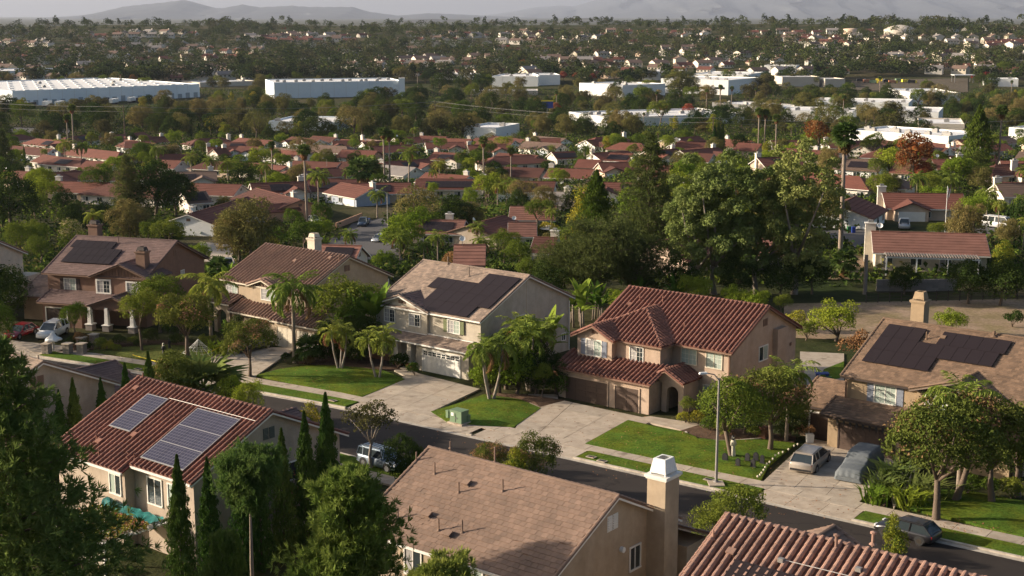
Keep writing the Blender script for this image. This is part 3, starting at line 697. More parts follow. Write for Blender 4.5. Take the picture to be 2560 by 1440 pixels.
    def panel_rows(s, sl, rows, m, pw, ph, gap=.02, lift=.16):
        """solar panels: rows = (s_left, t_low, count) on a slope"""
        me = MB(); me.box2((.0, .0, 0), (pw-gap, ph-gap, .045)); fr = MAT['solar_black']
        md = me.mesh('solar_panel', MAT[m]); rot = Matrix((sl.S, sl.T, sl.N)).transposed().to_4x4()
        for a, t, n in rows:
            for i in range(n): link('solar_panel', md, s.root, Matrix.Translation(sl.O+sl.S*(a+i*pw)+sl.T*t+sl.N*lift) @ rot)
    def st(s, sl, px, py, lift=.16):
        """where a pixel meets a slope, in its (s,t) metres"""
        d = ray(px, py); Sw = s.U*sl.S.x+s.W*sl.S.y+Vector((0, 0, sl.S.z)); Tw = s.U*sl.T.x+s.W*sl.T.y+Vector((0, 0, sl.T.z)); Nw = Sw.cross(Tw)
        o = s.root.location+s.U*sl.O.x+s.W*sl.O.y+Vector((0, 0, sl.O.z))+Nw*lift*(1 if Nw.z > 0 else -1); e = Vector((0, 0, CAMZ))
        p = e+d*((o-e).dot(Nw)/d.dot(Nw))-o; return p.dot(Sw), p.dot(Tw)
    def pipe(s, sl, px, py, h=.75, r=.06, cap=False, m=None):
        a, t = s.st(sl, px, py, 0); p = sl.O+sl.S*a+sl.T*t; b = MB(); b.tube([p-Vector((0, 0, .1)), p+Vector((0, 0, h))], r, 8)
        b.lathe((p.x, p.y, p.z), [(r*2.6, .02), (r*1.4, .12)], 8)
        if cap: b.lathe((p.x, p.y, p.z+h), [(r*.5, -.02), (r*2.2, .02), (r*2.2, .09), (r*.5, .14)], 8)
        b.build('vent_pipe', m or MAT[STY[sl_style(s)][1]], s.root)
    def hood(s, sl, px, py, m=None):
        a, t = s.st(sl, px, py, 0); p = sl.O+sl.S*a+sl.T*t; b = MB()
        b.obox(p+sl.N*.02-sl.S*.25-sl.T*.2, sl.S*.5, sl.T*.4, sl.N*.05)
        b.obox(p+sl.N*.07-sl.S*.16-sl.T*.12, sl.S*.32, sl.T*.26, sl.N*.1)
        b.obox(p+sl.N*.17-sl.S*.24-sl.T*.2, sl.S*.48, sl.T*.42, sl.N*.1); b.build('roof_vent', m or MAT[STY[sl_style(s)][1]], s.root)
    def chimney(s, u0, u1, v0, v1, z0, z1, m, capm='trim_white', shroud=None, cap=.12):
        c = s.box('chimney', u0, u1, v0, v1, z0, z1, m)
        b = MB(); b.box2(s.L(u0-cap, v0-cap, z1), s.L(u1+cap, v1+cap, z1+.16)); b.box2(s.L(u0-cap*.5, v0-cap*.5, z1-.1), s.L(u1+cap*.5, v1+cap*.5, z1-.002)); b.build('chimney_cap', MAT[capm], c)
        if shroud:
            sm, hh = shroud; q = s.L((u0+u1)/2, (v0+v1)/2, z1+.16)
            b = MB(); w, d = (u1-u0)*.86, (v1-v0)*.86; k = .74
            for f in range(4):
                c4 = [(-1, -1), (1, -1), (1, 1), (-1, 1)]; A, B = c4[f], c4[(f+1) % 4]; zl = .12
                b.face([q+Vector((A[0]*w/2, A[1]*d/2, zl)), q+Vector((B[0]*w/2, B[1]*d/2, zl)), q+Vector((B[0]*w/2*k, B[1]*d/2*k, hh)), q+Vector((A[0]*w/2*k, A[1]*d/2*k, hh))])
                b.face([q+Vector((B[0]*w/2*k, B[1]*d/2*k, hh)), q+Vector((B[0]*w/2*k*.7, B[1]*d/2*k*.7, hh)), q+Vector((A[0]*w/2*k*.7, A[1]*d/2*k*.7, hh)), q+Vector((A[0]*w/2*k, A[1]*d/2*k, hh))])
                b.box(q+Vector((A[0]*w*.45, A[1]*d*.45, .06)), (.08, .08, .14))
            b.build('chimney_shroud', MAT[sm], c); MB().box(q+Vector((0, 0, .2)), (w*.5, d*.5, .4)).build('flue', MAT['trim_brown'], c)
        return c
def sl_style(h): return next(iter(h.pending))
ZE = 5.85
def hip_wing(h, u0, u1, v0, vb, ze, pit, sty, wall, vw, z0, parts, fascia='trim_brown'):
    hw = (u1-u0)/2; rise = hw*pit; um = (u0+u1)/2; l = math.hypot(hw, rise); D = vb-v0
    MB().prism([h.L(u0+.45, vw, z0), h.L(u1-.45, vw, z0), h.L(u1-.45, vb, z0), h.L(u0+.45, vb, z0)], (0, 0, ze+.1-z0)).build('wall', MAT[wall], h.root)
    h.slope((u0, v0, ze), (1, 0, 0), (0, hw, rise), [(0, 0), (2*hw, 0), (hw, l)], sty, parts)
    h.slope((u1, v0, ze), (0, 1, 0), (-hw, 0, rise), [(0, 0), (D, 0), (D, l), (hw, l)], sty, parts)
    h.slope((u0, v0, ze), (0, 1, 0), (hw, 0, rise), [(0, 0), (D, 0), (D, l), (hw, l)], sty, 0)
    for a, b in (((u0, v0), (um, v0+hw)), ((u1, v0), (um, v0+hw))): h.caps((*a, ze+.06), (*b, ze+rise+.05), sty)
    h.caps((um, v0+hw, ze+rise+.04), (um, vb, ze+rise+.04), sty)
    h.box('gutter', u0, u1, v0-.08, v0+.05, ze-.17, ze-.02, fascia); h.box('gutter', u1-.05, u1+.08, v0+.05, vb, ze-.17, ze-.02, fascia)
def arch(h, uc, v, w, ht, m, depth=.5, tot=1.0, top=None, ax='v', sgn=-1):
    """a wall piece with an arched opening, as one block"""
    top = top or ht+.7; n = 10; r = w/2; b = MB(); hw = w/2+tot
    inn = [(-r, -.2)]+[(-r*math.cos(math.pi*k/n), ht-r+r*math.sin(math.pi*k/n)) for k in range(n+1)]+[(r, -.2)]
    def q(x, d, z): return h.L(uc+x, v+d, z) if ax == 'v' else h.L(uc+d, v+x, z)
    for d in (0, depth):
        outl = [(-hw, -.2)]+[(-hw if x < -r*.7 else (hw if x > r*.7 else x), top) for x, z in inn[1:-1]]+[(hw, -.2)]
        for i in range(len(inn)-1):
            b.face([q(*p) for p in ((inn[i][0], d, inn[i][1]), (inn[i+1][0], d, inn[i+1][1]), (outl[i+1][0], d, outl[i+1][1]), (outl[i][0], d, outl[i][1]))])
    for i in range(len(inn)-1):
        a, c = inn[i], inn[i+1]; b.face([q(a[0], 0, a[1]), q(c[0], 0, c[1]), q(c[0], depth, c[1]), q(a[0], depth, a[1])])
    for x in (-hw, hw): b.face([q(x, 0, -.2), q(x, depth, -.2), q(x, depth, top), q(x, 0, top)])
    return b.build('arch', MAT[m], h.root)
# ---- D: pink house with red barrel tiles
h = House('two_storey_house', -69, 116, 'pink stucco house with red barrel tile roof and two dark brown garage doors')
HS_D = h
fr, _ = h.gable_u(-77.1, -61.2, 108.8, 122.6, ZE, 9.1, 'red', 'stucco_pink', 150, fascia='trim_brown')
hip_wing(h, -77.1, -67.4, 106.75, 113.4, ZE, .47, 'red', 'stucco_pink', 107.2, 2.6, 150)
h.gable_v(-77.3, -72.3, 106.0, 109.6, ZE-.05, 7.05, 'red', 'stucco_pink', 3.0, 106.5, 'trim_brown', parts=150)
h.box('ledge', -76.9, -72.7, 106.38, 106.5, 3.55, 3.72, 'stucco_cream'); h.box('ledge', -72.7, -67.8, 107.08, 107.2, 3.75, 3.9, 'stucco_cream')
h.shed(-78.0, -66.9, 104.1, 107.4, 2.9, 4.05, 'red', 300, 'trim_brown')
h.box('wall', -77.6, -67.3, 104.55, 107.6, -.3, 2.82, 'stucco_pink'); h.box('wall', -70, -66.9, 107.6, 110, -.3, 3.6, 'stucco_pink')
h.garage(104.55, -76.7, -71.9, -.05, 2.15, 'door_brown', 4, 4, trim='stucco_pink'); h.garage(104.55, -71.0, -68.4, -.05, 2.15, 'door_brown', 2, 4, trim='stucco_pink')
h.gable_v(-68.6, -64.6, 106.0, 109.6, 2.95, 4.0, 'red', 'stucco_pink', 2.7, 106.4, 'trim_brown', parts=60)
arch(h, -65.9, 106.35, 1.25, 2.5, 'stucco_pink', .4, .55, 3.0); h.box('wall', -65.1, -64.9, 106.75, 109.3, -.3, 2.9, 'stucco_pink'); h.box('front_door', -66.4, -65.4, 109.18, 109.28, 0, 2.1, 'trim_brown')
h.win_px('v', 106.5, 1467, 851, 1503, 888, shutter='shutter_blue', panes=('blind', 'curtain'))
h.win_px('v', 107.2, 1576, 868, 1607, 902, panes=('blind', 'glass'))
h.win_px('v', 109.35, 1705, 873, 1741, 909, panes=('curtain', 'curtain'), trim='stucco_cream'); h.win_px('v', 109.35, 1767, 884, 1804, 920, panes=('curtain', 'curtain'), trim='stucco_cream')
h.win_px('v', 109.35, 1759, 966, 1800, 1002, panes=('curtain', 'glass'), trim='stucco_cream')
h.win_px('u', -61.65, 1898, 866, 1917, 899, sgn=1, panes=('glass', 'curtain'), grid=False)
h.vent('u', -61.65, 115.7, 7.5); h.vent('v', 106.5, -74.8, 6.35, 'trim_brown', n=2, w=.22, h=.26)
h.box('chimney', -61.7, -61.1, 117.3, 119.2, -.3, 6.6, 'stucco_pink'); b = MB(); b.prism([h.L(-61.65, y, z) for y, z in ((119.2, -.3), (122.4, -.3), (122.4, 1.7), (121.9, 2.3), (119.2, 2.3))], (.9, 0, 0)); b.build('chimney_base', MAT['stucco_pink'], h.root)
b = MB().lathe(h.L(-61.6, 118, 4.6), [(.14, -.1), (.14, .1)], 10); b.build('wall_lamp', MAT['trim_brown'], h.root)
for x, y, c in ((1657, 757, 0), (1600, 755, 0), (1711, 826, 0)): h.pipe(fr, x, y, .7)
h.hood(fr, 1576, 764)
h.box('downpipe', -61.8, -61.7, 109.2, 109.3, 0, 5.5, 'trim_brown'); h.box('meter_box', -61.64, -61.45, 112.2, 112.7, .9, 1.7, 'metal_grey'); h.box('wall_vent', -61.64, -61.56, 120.8, 121.1, 4.3, 4.6, 'trim_brown')
h.finish()
# ---- C: cream house with a white garage door
h = House('two_storey_house', -95, 113, 'cream house with green shutters, white garage door and black solar panels')
HS_C = h
fr, _ = h.gable_u(-102.5, -87.6, 104.9, 121.0, ZE, 9.4, 'tan', 'stucco_white', 0)
h.gable_v(-102.6, -94.5, 104.7, 110.0, ZE, 7.2, 'tan', 'stucco_white', 3.0, 105.15)
h.slope((-94.5, 104.72, ZE+.06), (0, 1, 0), (-4.05, 0, 1.35), [(.4, 0), (5.2, 0), (4.2, 3.9), (.4, 4.1)], 'dark', 0, deck=.02)
h.shed(-103.0, -87.7, 103.3, 105.7, 2.9, 3.55, 'tan')
h.box('ledge', -102.1, -95, 105.0, 105.15, 3.25, 3.45, 'trim_white'); h.box('ledge', -95, -88.1, 105.2, 105.36, 3.35, 3.55, 'trim_white')
h.box('wall', -95.3, -88.2, 103.75, 106, -.3, 2.85, 'stucco_white')
h.garage(103.75, -94.3, -89.4, -.05, 2.2, 'trim_white', 8, 4, lites=True)
for uu in (-97.9, -96.0):
    c = MB().box(h.L(uu, 103.7, 1.75), (.62, .62, 2.2), taper=.86); c.build('column', MAT['stucco_white'], h.root)
    bp = MB(); [bp.box(h.L(uu+(k % 3-1)*.27, 103.7, .06+j*.13), (.262 if (j+k) % 2 else .25, .82-.03*(j % 2), .12)) for j in range(5) for k in range(3)]; bp.build('brick_base', MAT['brick'], h.root)
    MB().box(h.L(uu, 103.7, .7), (.95, .95, .1)).build('cap_stone', MAT['trim_white'], h.root)
h.box('porch_rail', -102, -98.3, 103.6, 103.75, .3, .95, 'brick')
h.win_px('v', 105.15, 962, 773, 987, 803, panes=('blind', 'glass')); h.win_px('v', 105.15, 1024, 786, 1050, 814, panes=('blind', 'glass'))
h.win_px('v', 105.36, 1120, 802, 1149, 832, shutter='shutter_green', panes=('blind', 'curtain'))
h.win_px('u', -88.05, 1288, 790, 1311, 826, sgn=1, panes=('glass', 'glass'), grid=False); h.win_px('u', -88.05, 1404, 834, 1412, 850, sgn=1, panes=('glass', 'glass'), grid=False)
h.vent('v', 105.15, -98.5, 6.45, 'trim_brown', n=3, w=.22, h=.24)
h.box('control_joint', -88.05, -88.035, 112.9, 112.94, 3, 8.8, 'stucco_tan')
h.gable_v(-89.5, -84.2, 106.6, 112.5, 2.9, 4.3, 'tan', 'stucco_white', -.3, 107)
for x, y, hh in ((1120, 662, .9), (1173, 692, 1.1)): h.pipe(fr, x, y, hh)
a = h.st(fr, 1178, 787); b_ = h.st(fr, 1232, 684); pw, ph = 1.02, 1.72
tl = h.st(fr, 1232, 712); s0 = h.st(fr, 1262, 712)[0]
# rows measured on the roof: three panels on top, then seven, six and five
tops = [h.st(fr, 1268, 686), h.st(fr, 1170, 700), h.st(fr, 1180, 730), h.st(fr, 1160, 758)]
t0 = h.st(fr, 1150, 780)[1]; rg = h.st(fr, 1298, 697)[0]
rt = [h.st(fr, 1298, 700)[0], h.st(fr, 1268, 717)[0], h.st(fr, 1240, 741)[0], h.st(fr, 1212, 766)[0]]
lt = [h.st(fr, 1232, 685)[0], h.st(fr, 1099, 690)[0], h.st(fr, 1112, 722)[0], h.st(fr, 1105, 748)[0]]
tt = h.st(fr, 1265, 690)[1]; tb = h.st(fr, 1130, 787)[1]; ph = (tt-tb)/4
rr = rt[0]; pw = (rr-lt[1])/7.0
h.panel_rows(fr, [(rr-3*pw, tb+3*ph, 3), (rr-7*pw, tb+2*ph, 7), (rr-6*pw, tb+ph, 6), (rr-6*pw, tb, 5)], 'solar_black', pw, ph, .03)
h.box('downpipe', -102.2, -102.1, 105.0, 105.1, 0, 5.5, 'trim_white'); h.box('downpipe', -88.0, -87.9, 120.3, 120.4, 0, 5.5, 'trim_white'); h.box('wall_vent', -88.04, -87.95, 116.2, 116.5, 4.2, 4.5, 'metal_grey'); h.box('meter_box', -88.18, -88.0, 104.6, 105.0, .9, 1.8, 'metal_grey')
h.finish()
# ---- B: tan house with an arched entry
h = House('two_storey_house', -118, 110, 'tan house with brown barrel tiles and arched entry behind feathery palms')
HS_B = h
fr, _ = h.gable_u(-126.0, -111.8, 103.7, 118.0, ZE, 9.1, 'brown', 'stucco_tan', 0, fascia='stucco_cream')
h.gable_v(-121.0, -115.9, 103.3, 107.5, ZE, 6.75, 'brown', 'stucco_tan', 2.6, 103.75, 'stucco_cream')
h.shed(-122.5, -115, 101.8, 104, 2.9, 3.9, 'brown', 0, 'stucco_cream')
h.shed(-115.2, -107.3, 101.4, 106.0, 2.9, 4.7, 'brown', 0, 'stucco_cream', hip=(0, 2.5))
h.box('wall', -114.8, -107.8, 101.9, 107, -.3, 2.85, 'stucco_tan'); h.box('wall', -122, -114.9, 103.2, 104, -.3, 2.9, 'stucco_tan')
arch(h, -124.3, 102.4, 1.6, 2.7, 'stucco_tan', .5, .6, 3.5); arch(h, -120.6, 102.2, 1.5, 2.5, 'stucco_tan', .4, .8, 2.95)
h.shed(-126, -122.6, 102.1, 104.1, 3.5, 4.2, 'brown', 0, 'stucco_cream')
h.garage(101.9, -114.3, -111.9, -.05, 2.2, 'stucco_cream', 3, 4, trim='stucco_tan'); h.garage(101.9, -111.2, -108.4, -.05, 2.2, 'stucco_cream', 3, 4, trim='stucco_tan')
h.win_px('v', 104.25, 567, 707, 594, 736, panes=('blind', 'curtain')); h.win_px('v', 103.75, 654, 724, 688, 750, panes=('blind', 'curtain'))
h.vent('u', -112.25, 110.8, 7.7); h.chimney(-119.1, -117.9, 111.2, 112.3, 8, 10.3, 'stucco_cream', 'stucco_cream', ('stucco_cream', .55))
for x, y in ((848, 655),): h.pipe(fr, x, y, .9)
h.hood(fr, 738, 655); h.hood(fr, 826, 648)
h.box('downpipe', -112.2, -112.1, 117.4, 117.5, 0, 5.5, 'trim_white')
h.finish()
# ---- A: brown house with two chimneys, turned with the bend of the street
RLw = P(192, 589, 9.2); RRw = P(445, 602, 9.2); angA = math.atan2(RRw.y-RLw.y, RRw.x-RLw.x); LA = (RRw-RLw).length
h = House('two_storey_house', LA/2, 0, 'brown house with two chimneys, dark roof and white framed windows', angA, RLw)
HS_A = h
fr, _ = h.gable_u(0, LA, -7.6, 7.4, ZE, 9.2, 'dark', 'stucco_brown', 0, fascia='trim_brown')
g0 = h.onv(-7.9, 222, 700)[0]; g1 = h.onv(-7.9, 378, 702)[0]
h.gable_v(g0, g1, -8.0, -3.0, ZE, 7.5, 'dark', 'stucco_brown', 2.6, -7.5, 'trim_brown')
for k in range(17):
    uu = g0+.9+(g1-g0-1.8)*k/16; top = ZE+.25+(1-abs(uu-(g0+g1)/2)/((g1-g0)/2))*1.3; MB().box2(h.L(uu-.03, -7.56, ZE-.1), h.L(uu+.03, -7.5, top-.15)).build('batten', MAT['trim_brown'], h.root)
l0 = h.onv(-10.2, 92, 765)[0]; l1 = h.onv(-10.2, 335, 770)[0]
h.shed(l0, l1, -10.2, -7.2, 2.9, 3.9, 'dark', 0, 'trim_brown')
p0 = h.onv(-10.6, 216, 765)[0]; p1 = h.onv(-10.6, 348, 765)[0]
h.gable_v(p0, p1, -10.7, -7.3, 2.95, 4.15, 'dark', 'stucco_brown', 2.5, -10.35, 'trim_brown')
e0 = h.onv(-7.4, 45, 740)[0]
h.box('wall', e0+.4, .6, -7.0, -1.5, -.3, 2.9, 'stucco_ochre'); h.shed(e0, .7, -7.6, -2.0, 2.9, 4.9, 'tan', 0, 'trim_brown')
h.box('wall', l0+.4, h.onv(-9.6, 205, 790)[0], -9.7, -7.0, -.3, 2.85, 'stucco_brown')
h.garage(-9.7, h.onv(-9.7, 118, 800)[0], h.onv(-9.7, 168, 805)[0], -.05, 2.2, 'trim_dark', 4, 4)
for px in (224, 266, 330):
    uu = h.onv(-10.4, px, 790)[0]; MB().box(h.L(uu, -10.3, 1.75), (.5, .5, 2.1), taper=.75).build('column', MAT['trim_white'], h.root)
    MB().box(h.L(uu, -10.3, .4), (.85, .85, .7)).build('column_base', MAT['block'], h.root); MB().box(h.L(uu, -10.3, .77), (1.0, 1.0, .08)).build('cap_stone', MAT['trim_white'], h.root)
h.win_px('v', -7.05, 161, 697, 190, 726, panes=('blind', 'curtain'), shutter='shutter_dark')
h.win_px('v', -7.5, 243, 702, 275, 731, panes=('blind', 'glass'), tw=.2); h.win_px('v', -7.5, 318, 708, 349, 735, panes=('blind', 'blind'), tw=.2)
h.vent('u', LA-.45, 0, 7.7, n=2); h.win_px('u', LA-.45, 452, 676, 460, 692, sgn=1)
cu = h.onv(.6, 234, 580)[0]; h.chimney(cu-.65, cu+.65, .4, 1.5, 8.5, 10.4, 'stucco_brown', 'trim_brown', ('trim_dark', .5))
cu = LA-1.6; h.chimney(cu-.6, cu+.6, -6.0, -4.9, 4, 8.6, 'stucco_brown', 'trim_brown', ('trim_dark', .5))
h.pipe(fr, 297, 610, 1.0)
tlA = h.st(fr, 202, 600); brA = h.st(fr, 268, 661); trA = h.st(fr, 281, 603); r2 = h.st(fr, 304, 627); ph = (tlA[1]-brA[1])/3; lft = h.st(fr, 160, 655)[0]; pw = (r2[0]-tlA[0])/7.0
rx = r2[0]
h.panel_rows(fr, [(rx-7.6*pw, tlA[1]-ph, 6), (rx-7.0*pw, tlA[1]-2*ph, 7), (rx-7.0*pw, tlA[1]-3*ph, 7)], 'solar_black', pw, ph, .03)
h.finish()
# ---- Z: cream house cut by the left edge
cz = P(16, 600, 9.0); ez = P(70, 632, ZE)
h = House('two_storey_house', -8, 0, 'cream house with tall chimney cut by left edge behind the parked red car', angA, (cz.x, cz.y))
eu, ev = h.uv(ez)
h.gable_u(eu-15, eu, ev-14.6, ev, ZE, 9.0, 'tan', 'stucco_cream', 0)
h.chimney(eu-.5, eu+.55, -1.1, 1.2, -.3, 9.9, 'stucco_cream', 'stucco_white', ('stucco_white', .6)); h.box('balcony_rail', eu-.4, eu+1.8, ev-2.8, ev-.3, 2.5, 3.4, 'stucco_cream')
h.vent('u', eu-.45, -1.9, 7.2); h.finish()
# ---- E: ochre house with blue shutters
h = House('two_storey_house', -43, 116, 'ochre house with blue shutters and many black solar panels near right edge')
HS_E = h
fr, _ = h.gable_u(-50.1, -34.0, 107.65, 124.4, ZE, 9.4, 'olive', 'stucco_ochre', 0, fascia='trim_dark')
h.gable_v(-43.8, -35.3, 107.2, 113.5, ZE, 7.2, 'olive', 'stucco_ochre', 2.6, 107.75, 'flat_tan')
b = MB(); b.prism([h.L(-43.2, 107.7, ZE+.05), h.L(-35.9, 107.7, ZE+.05), h.L(-39.55, 107.7, 6.95)], (0, -.03, 0)); b.build('gable_siding', MAT['siding_green'], h.root)
for k in range(15):
    uu = -42.9+6.7*k/14; top = ZE+.1+(1-abs(uu+39.55)/3.7)*1.05; MB().box2(h.L(uu-.03, 107.62, ZE+.06), h.L(uu+.03, 107.668, top)).build('batten', MAT['trim_dark'], h.root)
h.shed(-50.6, -43.2, 105.2, 108.1, 2.9, 3.9, 'olive', 0, 'trim_dark'); h.box('wall', -50.1, -43.6, 105.7, 108, -.3, 2.85, 'stucco_ochre')
h.shed(-53.9, -50.0, 107.0, 111.3, 2.9, 4.4, 'olive', 0, 'trim_dark'); h.box('wall', -53.5, -50.0, 107.5, 113, -.3, 2.85, 'stucco_ochre')
h.box('wall', -43.6, -35, 106.6, 108, -.3, 2.85, 'stucco_ochre'); h.shed(-43.3, -34.4, 106.0, 108.1, 2.9, 3.6, 'olive', 0, 'trim_dark')
h.garage(107.5, -52.6, -50.7, -.05, 2.25, 'door_brown', 2, 4); h.garage(105.7, -49.0, -44.2, -.05, 2.25, 'door_brown', 4, 4, trim='trim_dark')
h.win_px('v', 108.2, 2188, 965, 2238, 1008, shutter='shutter_blue', panes=('curtain', 'curtain')); h.win_px('v', 107.75, 2318, 985, 2366, 1026, panes=('blind', 'curtain'), tw=.16)
h.win_px('v', 107.75, 2438, 1004, 2480, 1035, panes=('blind', 'curtain'), tw=.16)
h.chimney(-48.1, -46.9, 117.2, 118.4, 8, 11.0, 'stucco_ochre', 'stucco_ochre', ('stucco_ochre', .75))
h.box('downpipe', -49.75, -49.62, 107.98, 108.1, 3.5, 5.6, 'trim_brown')
b = MB()
for k in range(9):
    uu = -49+4.6*k/8; b.box2(h.L(uu-.1, 105.15, 2.45), h.L(uu+.1, 105.2, 2.72)); b.box2(h.L(uu-.03, 105.16, 2.25), h.L(uu+.03, 105.19, 2.45))
b.build('bat_bunting', MAT['black'], h.root)
s1 = h.st(fr, 2226, 809); s2 = h.st(fr, 2153, 901); e1 = h.st(fr, 2317, 824); e3 = h.st(fr, 2340, 933); e2 = h.st(fr, 2499, 920); x4 = h.st(fr, 2380, 833); y4 = h.st(fr, 2543, 857)
t3 = (s1[1]+x4[1])/2; t0 = (s2[1]+e3[1])/2; ph = (t3-t0)/3; pw = (e2[0]-s2[0])/9.6
L0 = (s1[0]+s2[0])/2
h.panel_rows(fr, [(L0, t0, 5), (L0, t0+ph, 9), (L0, t0+2*ph, 3), (L0+4.3*pw, t0+2*ph, 5)], 'solar_black', pw, ph, .03)
h.pipe(fr, 2316, 849, .7); h.hood(fr, 2358, 848); h.pipe(fr, 2485, 842, .5, .12)
h.finish()
# ---- G: house with blue panels in the left foreground
h = House('two_storey_house', -78, 62, 'beige house with framed bluish solar panels and red barrel tiles beside the cypresses')
HS_G = h
W_ = 15.0; l = math.hypot(62.45-55.2, 9.2-ZE); q = (9.2-ZE)/(62.45-55.2)
fr, _ = h.gable_u(-85.8, -70.8, 55.2, 69.7, ZE, 9.2, 'red', 'stucco_grey', 300, fascia='trim_white', notch=[(0, -.85), (8.6, -.85), (8.6, 0), (W_, 0), (W_, l), (0, l)], gf=False)
h.box('gutter', -77.2, -70.85, 55.12, 55.26, ZE-.17, ZE-.02, 'trim_white'); h.box('gutter', -85.75, -77.2, 54.33, 54.48, ZE-.5, ZE-.35, 'trim_white')
h.box('wall', -85.4, -77.6, 54.95, 56.2, -.3, 5.6, 'stucco_grey')
h.win_px('v', 54.95, 275, 1187, 303, 1233, panes=('curtain', 'glass'), grid=False); h.win_px('v', 55.75, 370, 1198, 406, 1260, panes=('glass', 'glass'), grid=False); h.win_px('v', 55.75, 421, 1213, 445, 1270, panes=('curtain', 'blind'), grid=False)
h.win_px('u', -71.25, 700, 1158, 743, 1200, sgn=1, panes=('glass', 'glass'), grid=False); h.vent('u', -71.25, 62.4, 7.55, 'siding_green', w=.42, h=.75)
h.gable_v(-82.0, -75.0, 66, 71.6, 4.6, 6.0, 'dark', 'stucco_grey', -.3, 67)
pts = [h.st(fr, x, y) for x, y in ((375, 989), (426, 1001), (320, 1078), (272, 1062))]
s0 = (pts[0][0]+pts[3][0])/2; s1 = (pts[1][0]+pts[2][0])/2; t1 = (pts[0][1]+pts[1][1])/2; t0 = (pts[2][1]+pts[3][1])/2
h.panel_rows(fr, [(s0, t0, 2), (s0, (t0+t1)/2, 2)], 'solar_blue', (s1-s0)/2, (t1-t0)/2, .03, .2)
fm = MB()
def frame(sl, s0, t0, s1, t1, lift):
    o = sl.O+sl.N*lift
    for a, b_ in (((s0-.06, t0-.1), (s1-s0+.12, .12)), ((s0-.06, t1-.03), (s1-s0+.12, .08)), ((s0-.06, t0), (.06, t1-t0)), ((s1-.02, t0), (.06, t1-t0))):
        fm.obox(o+sl.S*a[0]+sl.T*a[1], sl.S*b_[0], sl.T*b_[1], sl.N*.055)
frame(fr, s0, t0, s1, t1, .19); fm.obox(fr.O+fr.S*s0+fr.T*((t0+t1)/2-.05)+fr.N*.19, fr.S*(s1-s0), fr.T*.06, fr.N*.06)
pts = [h.st(fr, x, y) for x, y in ((500, 1025), (608, 1053), (453, 1172), (349, 1143))]
s0 = (pts[0][0]+pts[3][0])/2; s1 = (pts[1][0]+pts[2][0])/2; t1 = (pts[0][1]+pts[1][1])/2; t0 = (pts[2][1]+pts[3][1])/2
h.panel_rows(fr, [(s0, t0+(t1-t0)*k/3, 3) for k in range(3)], 'solar_blue', (s1-s0)/3, (t1-t0)/3, .03, .2)
frame(fr, s0, t0, s1, t1, .19)
for k in (1, 2): fm.obox(fr.O+fr.S*s0+fr.T*(t0+(t1-t0)*k/3-.05)+fr.N*.19, fr.S*(s1-s0), fr.T*.06, fr.N*.06)
fm.build('panel_frame', MAT['metal_frame'], h.root)
cA, cB = h.st(fr, 425, 998, .1), h.st(fr, 640, 1055, .1); MB().tube([fr.O+fr.S*cA[0]+fr.T*cA[1]+fr.N*.2, fr.O+fr.S*cB[0]+fr.T*cB[1]+fr.N*.2], .02, 6).build('conduit', MAT['metal_grey'], h.root)
for x, y in ((358, 949), (437, 979), (437, 1050), (292, 1000), (242, 1100), (248, 1140), (337, 1150)): h.pipe(fr, x, y, .5, .05)
for x, y in ((342, 975), (338, 1092), (250, 1108)): h.hood(fr, x, y)
h.finish()
# ---- H: shingle roof in the centre foreground
h = House('two_storey_house', -50, 63, 'beige house with flat tiled clay roof and tall stucco chimney in centre foreground')
HS_H = h
fr, _ = h.gable_u(-56.9, -42.4, 56.1, 69.9, ZE, 9.2, 'clay', 'stucco_tan', 300)
h.win_px('v', 56.65, 1013, 1376, 1053, 1436, panes=('blind', 'glass'), grid=False); h.win_px('v', 56.65, 1166, 1424, 1206, 1480, panes=('blind', 'curtain'), grid=False)
h.win_px('u', -42.85, 1575, 1366, 1598, 1420, sgn=1, panes=('glass', 'glass'), grid=False); h.vent('u', -42.85, 63.0, 7.5, 'trim_white', w=.42, h=.85)
MB().tube([h.L(-42.86, 63.9, 5.6), h.L(-42.62, 63.9, 5.6)], [.17, .17], 12).build('wall_lamp', MAT['white'], h.root)
h.chimney(-42.87, -41.6, 66.6, 68.1, -.3, 9.3, 'stucco_tan', 'trim_white', ('white', .95), .14)
h.shed(-45.5, -41.0, 71.9, 69.3, 4.5, 5.6, 'clay'); h.box('wall', -45.3, -41.6, 69.2, 71.4, -.3, 4.4, 'stucco_tan')
for x, y, k in ((1041, 1153, .6), (1087, 1186, .8), (1147, 1233, .7), (1257, 1230, .8), (995, 1297, .7), (1097, 1328, .8), (1156, 1333, .8), (1237, 1157, 1.0), (1126, 1122, .5)): h.pipe(fr, x, y, k, .05)
for x, y in ((1168, 1212), (1071, 1291), (1122, 1340)): h.hood(fr, x, y)
h.finish()
# ---- I: barrel tile roof in the bottom right corner
h = House('two_storey_house', -28, 64, 'house with coral barrel tile roof filling the bottom right corner')
fr, _ = h.gable_u(-36.2, -19.0, 56.9, 71.4, ZE, 9.2, 'coral', 'stucco_tan', 300, back_tiles=False)
h.gable_v(-34.9, -30.9, 70.8, 64.5, 6.35, 7.3, 'clay', 'stucco_tan', 2, 70.3)
for x, y, k in ((1783, 1350, .6), (2090, 1375, .75), (2182, 1362, .6)): h.pipe(fr, x, y, k, .08 if x > 2000 else .05, x > 2000)
h.hood(fr, 1829, 1385)
p0 = h.st(fr, 1838, 1397); p1 = h.st(fr, 1990, 1437)
pw = (p1[0]-p0[0])/3; h.panel_rows(fr, [(p0[0], p0[1]-1.7*(k+1), 6-k) for k in range(3)], 'solar_black', pw, 1.7, .03)
c0 = h.st(fr, 1955, 1402, .1); c1 = h.st(fr, 2150, 1450, .1)
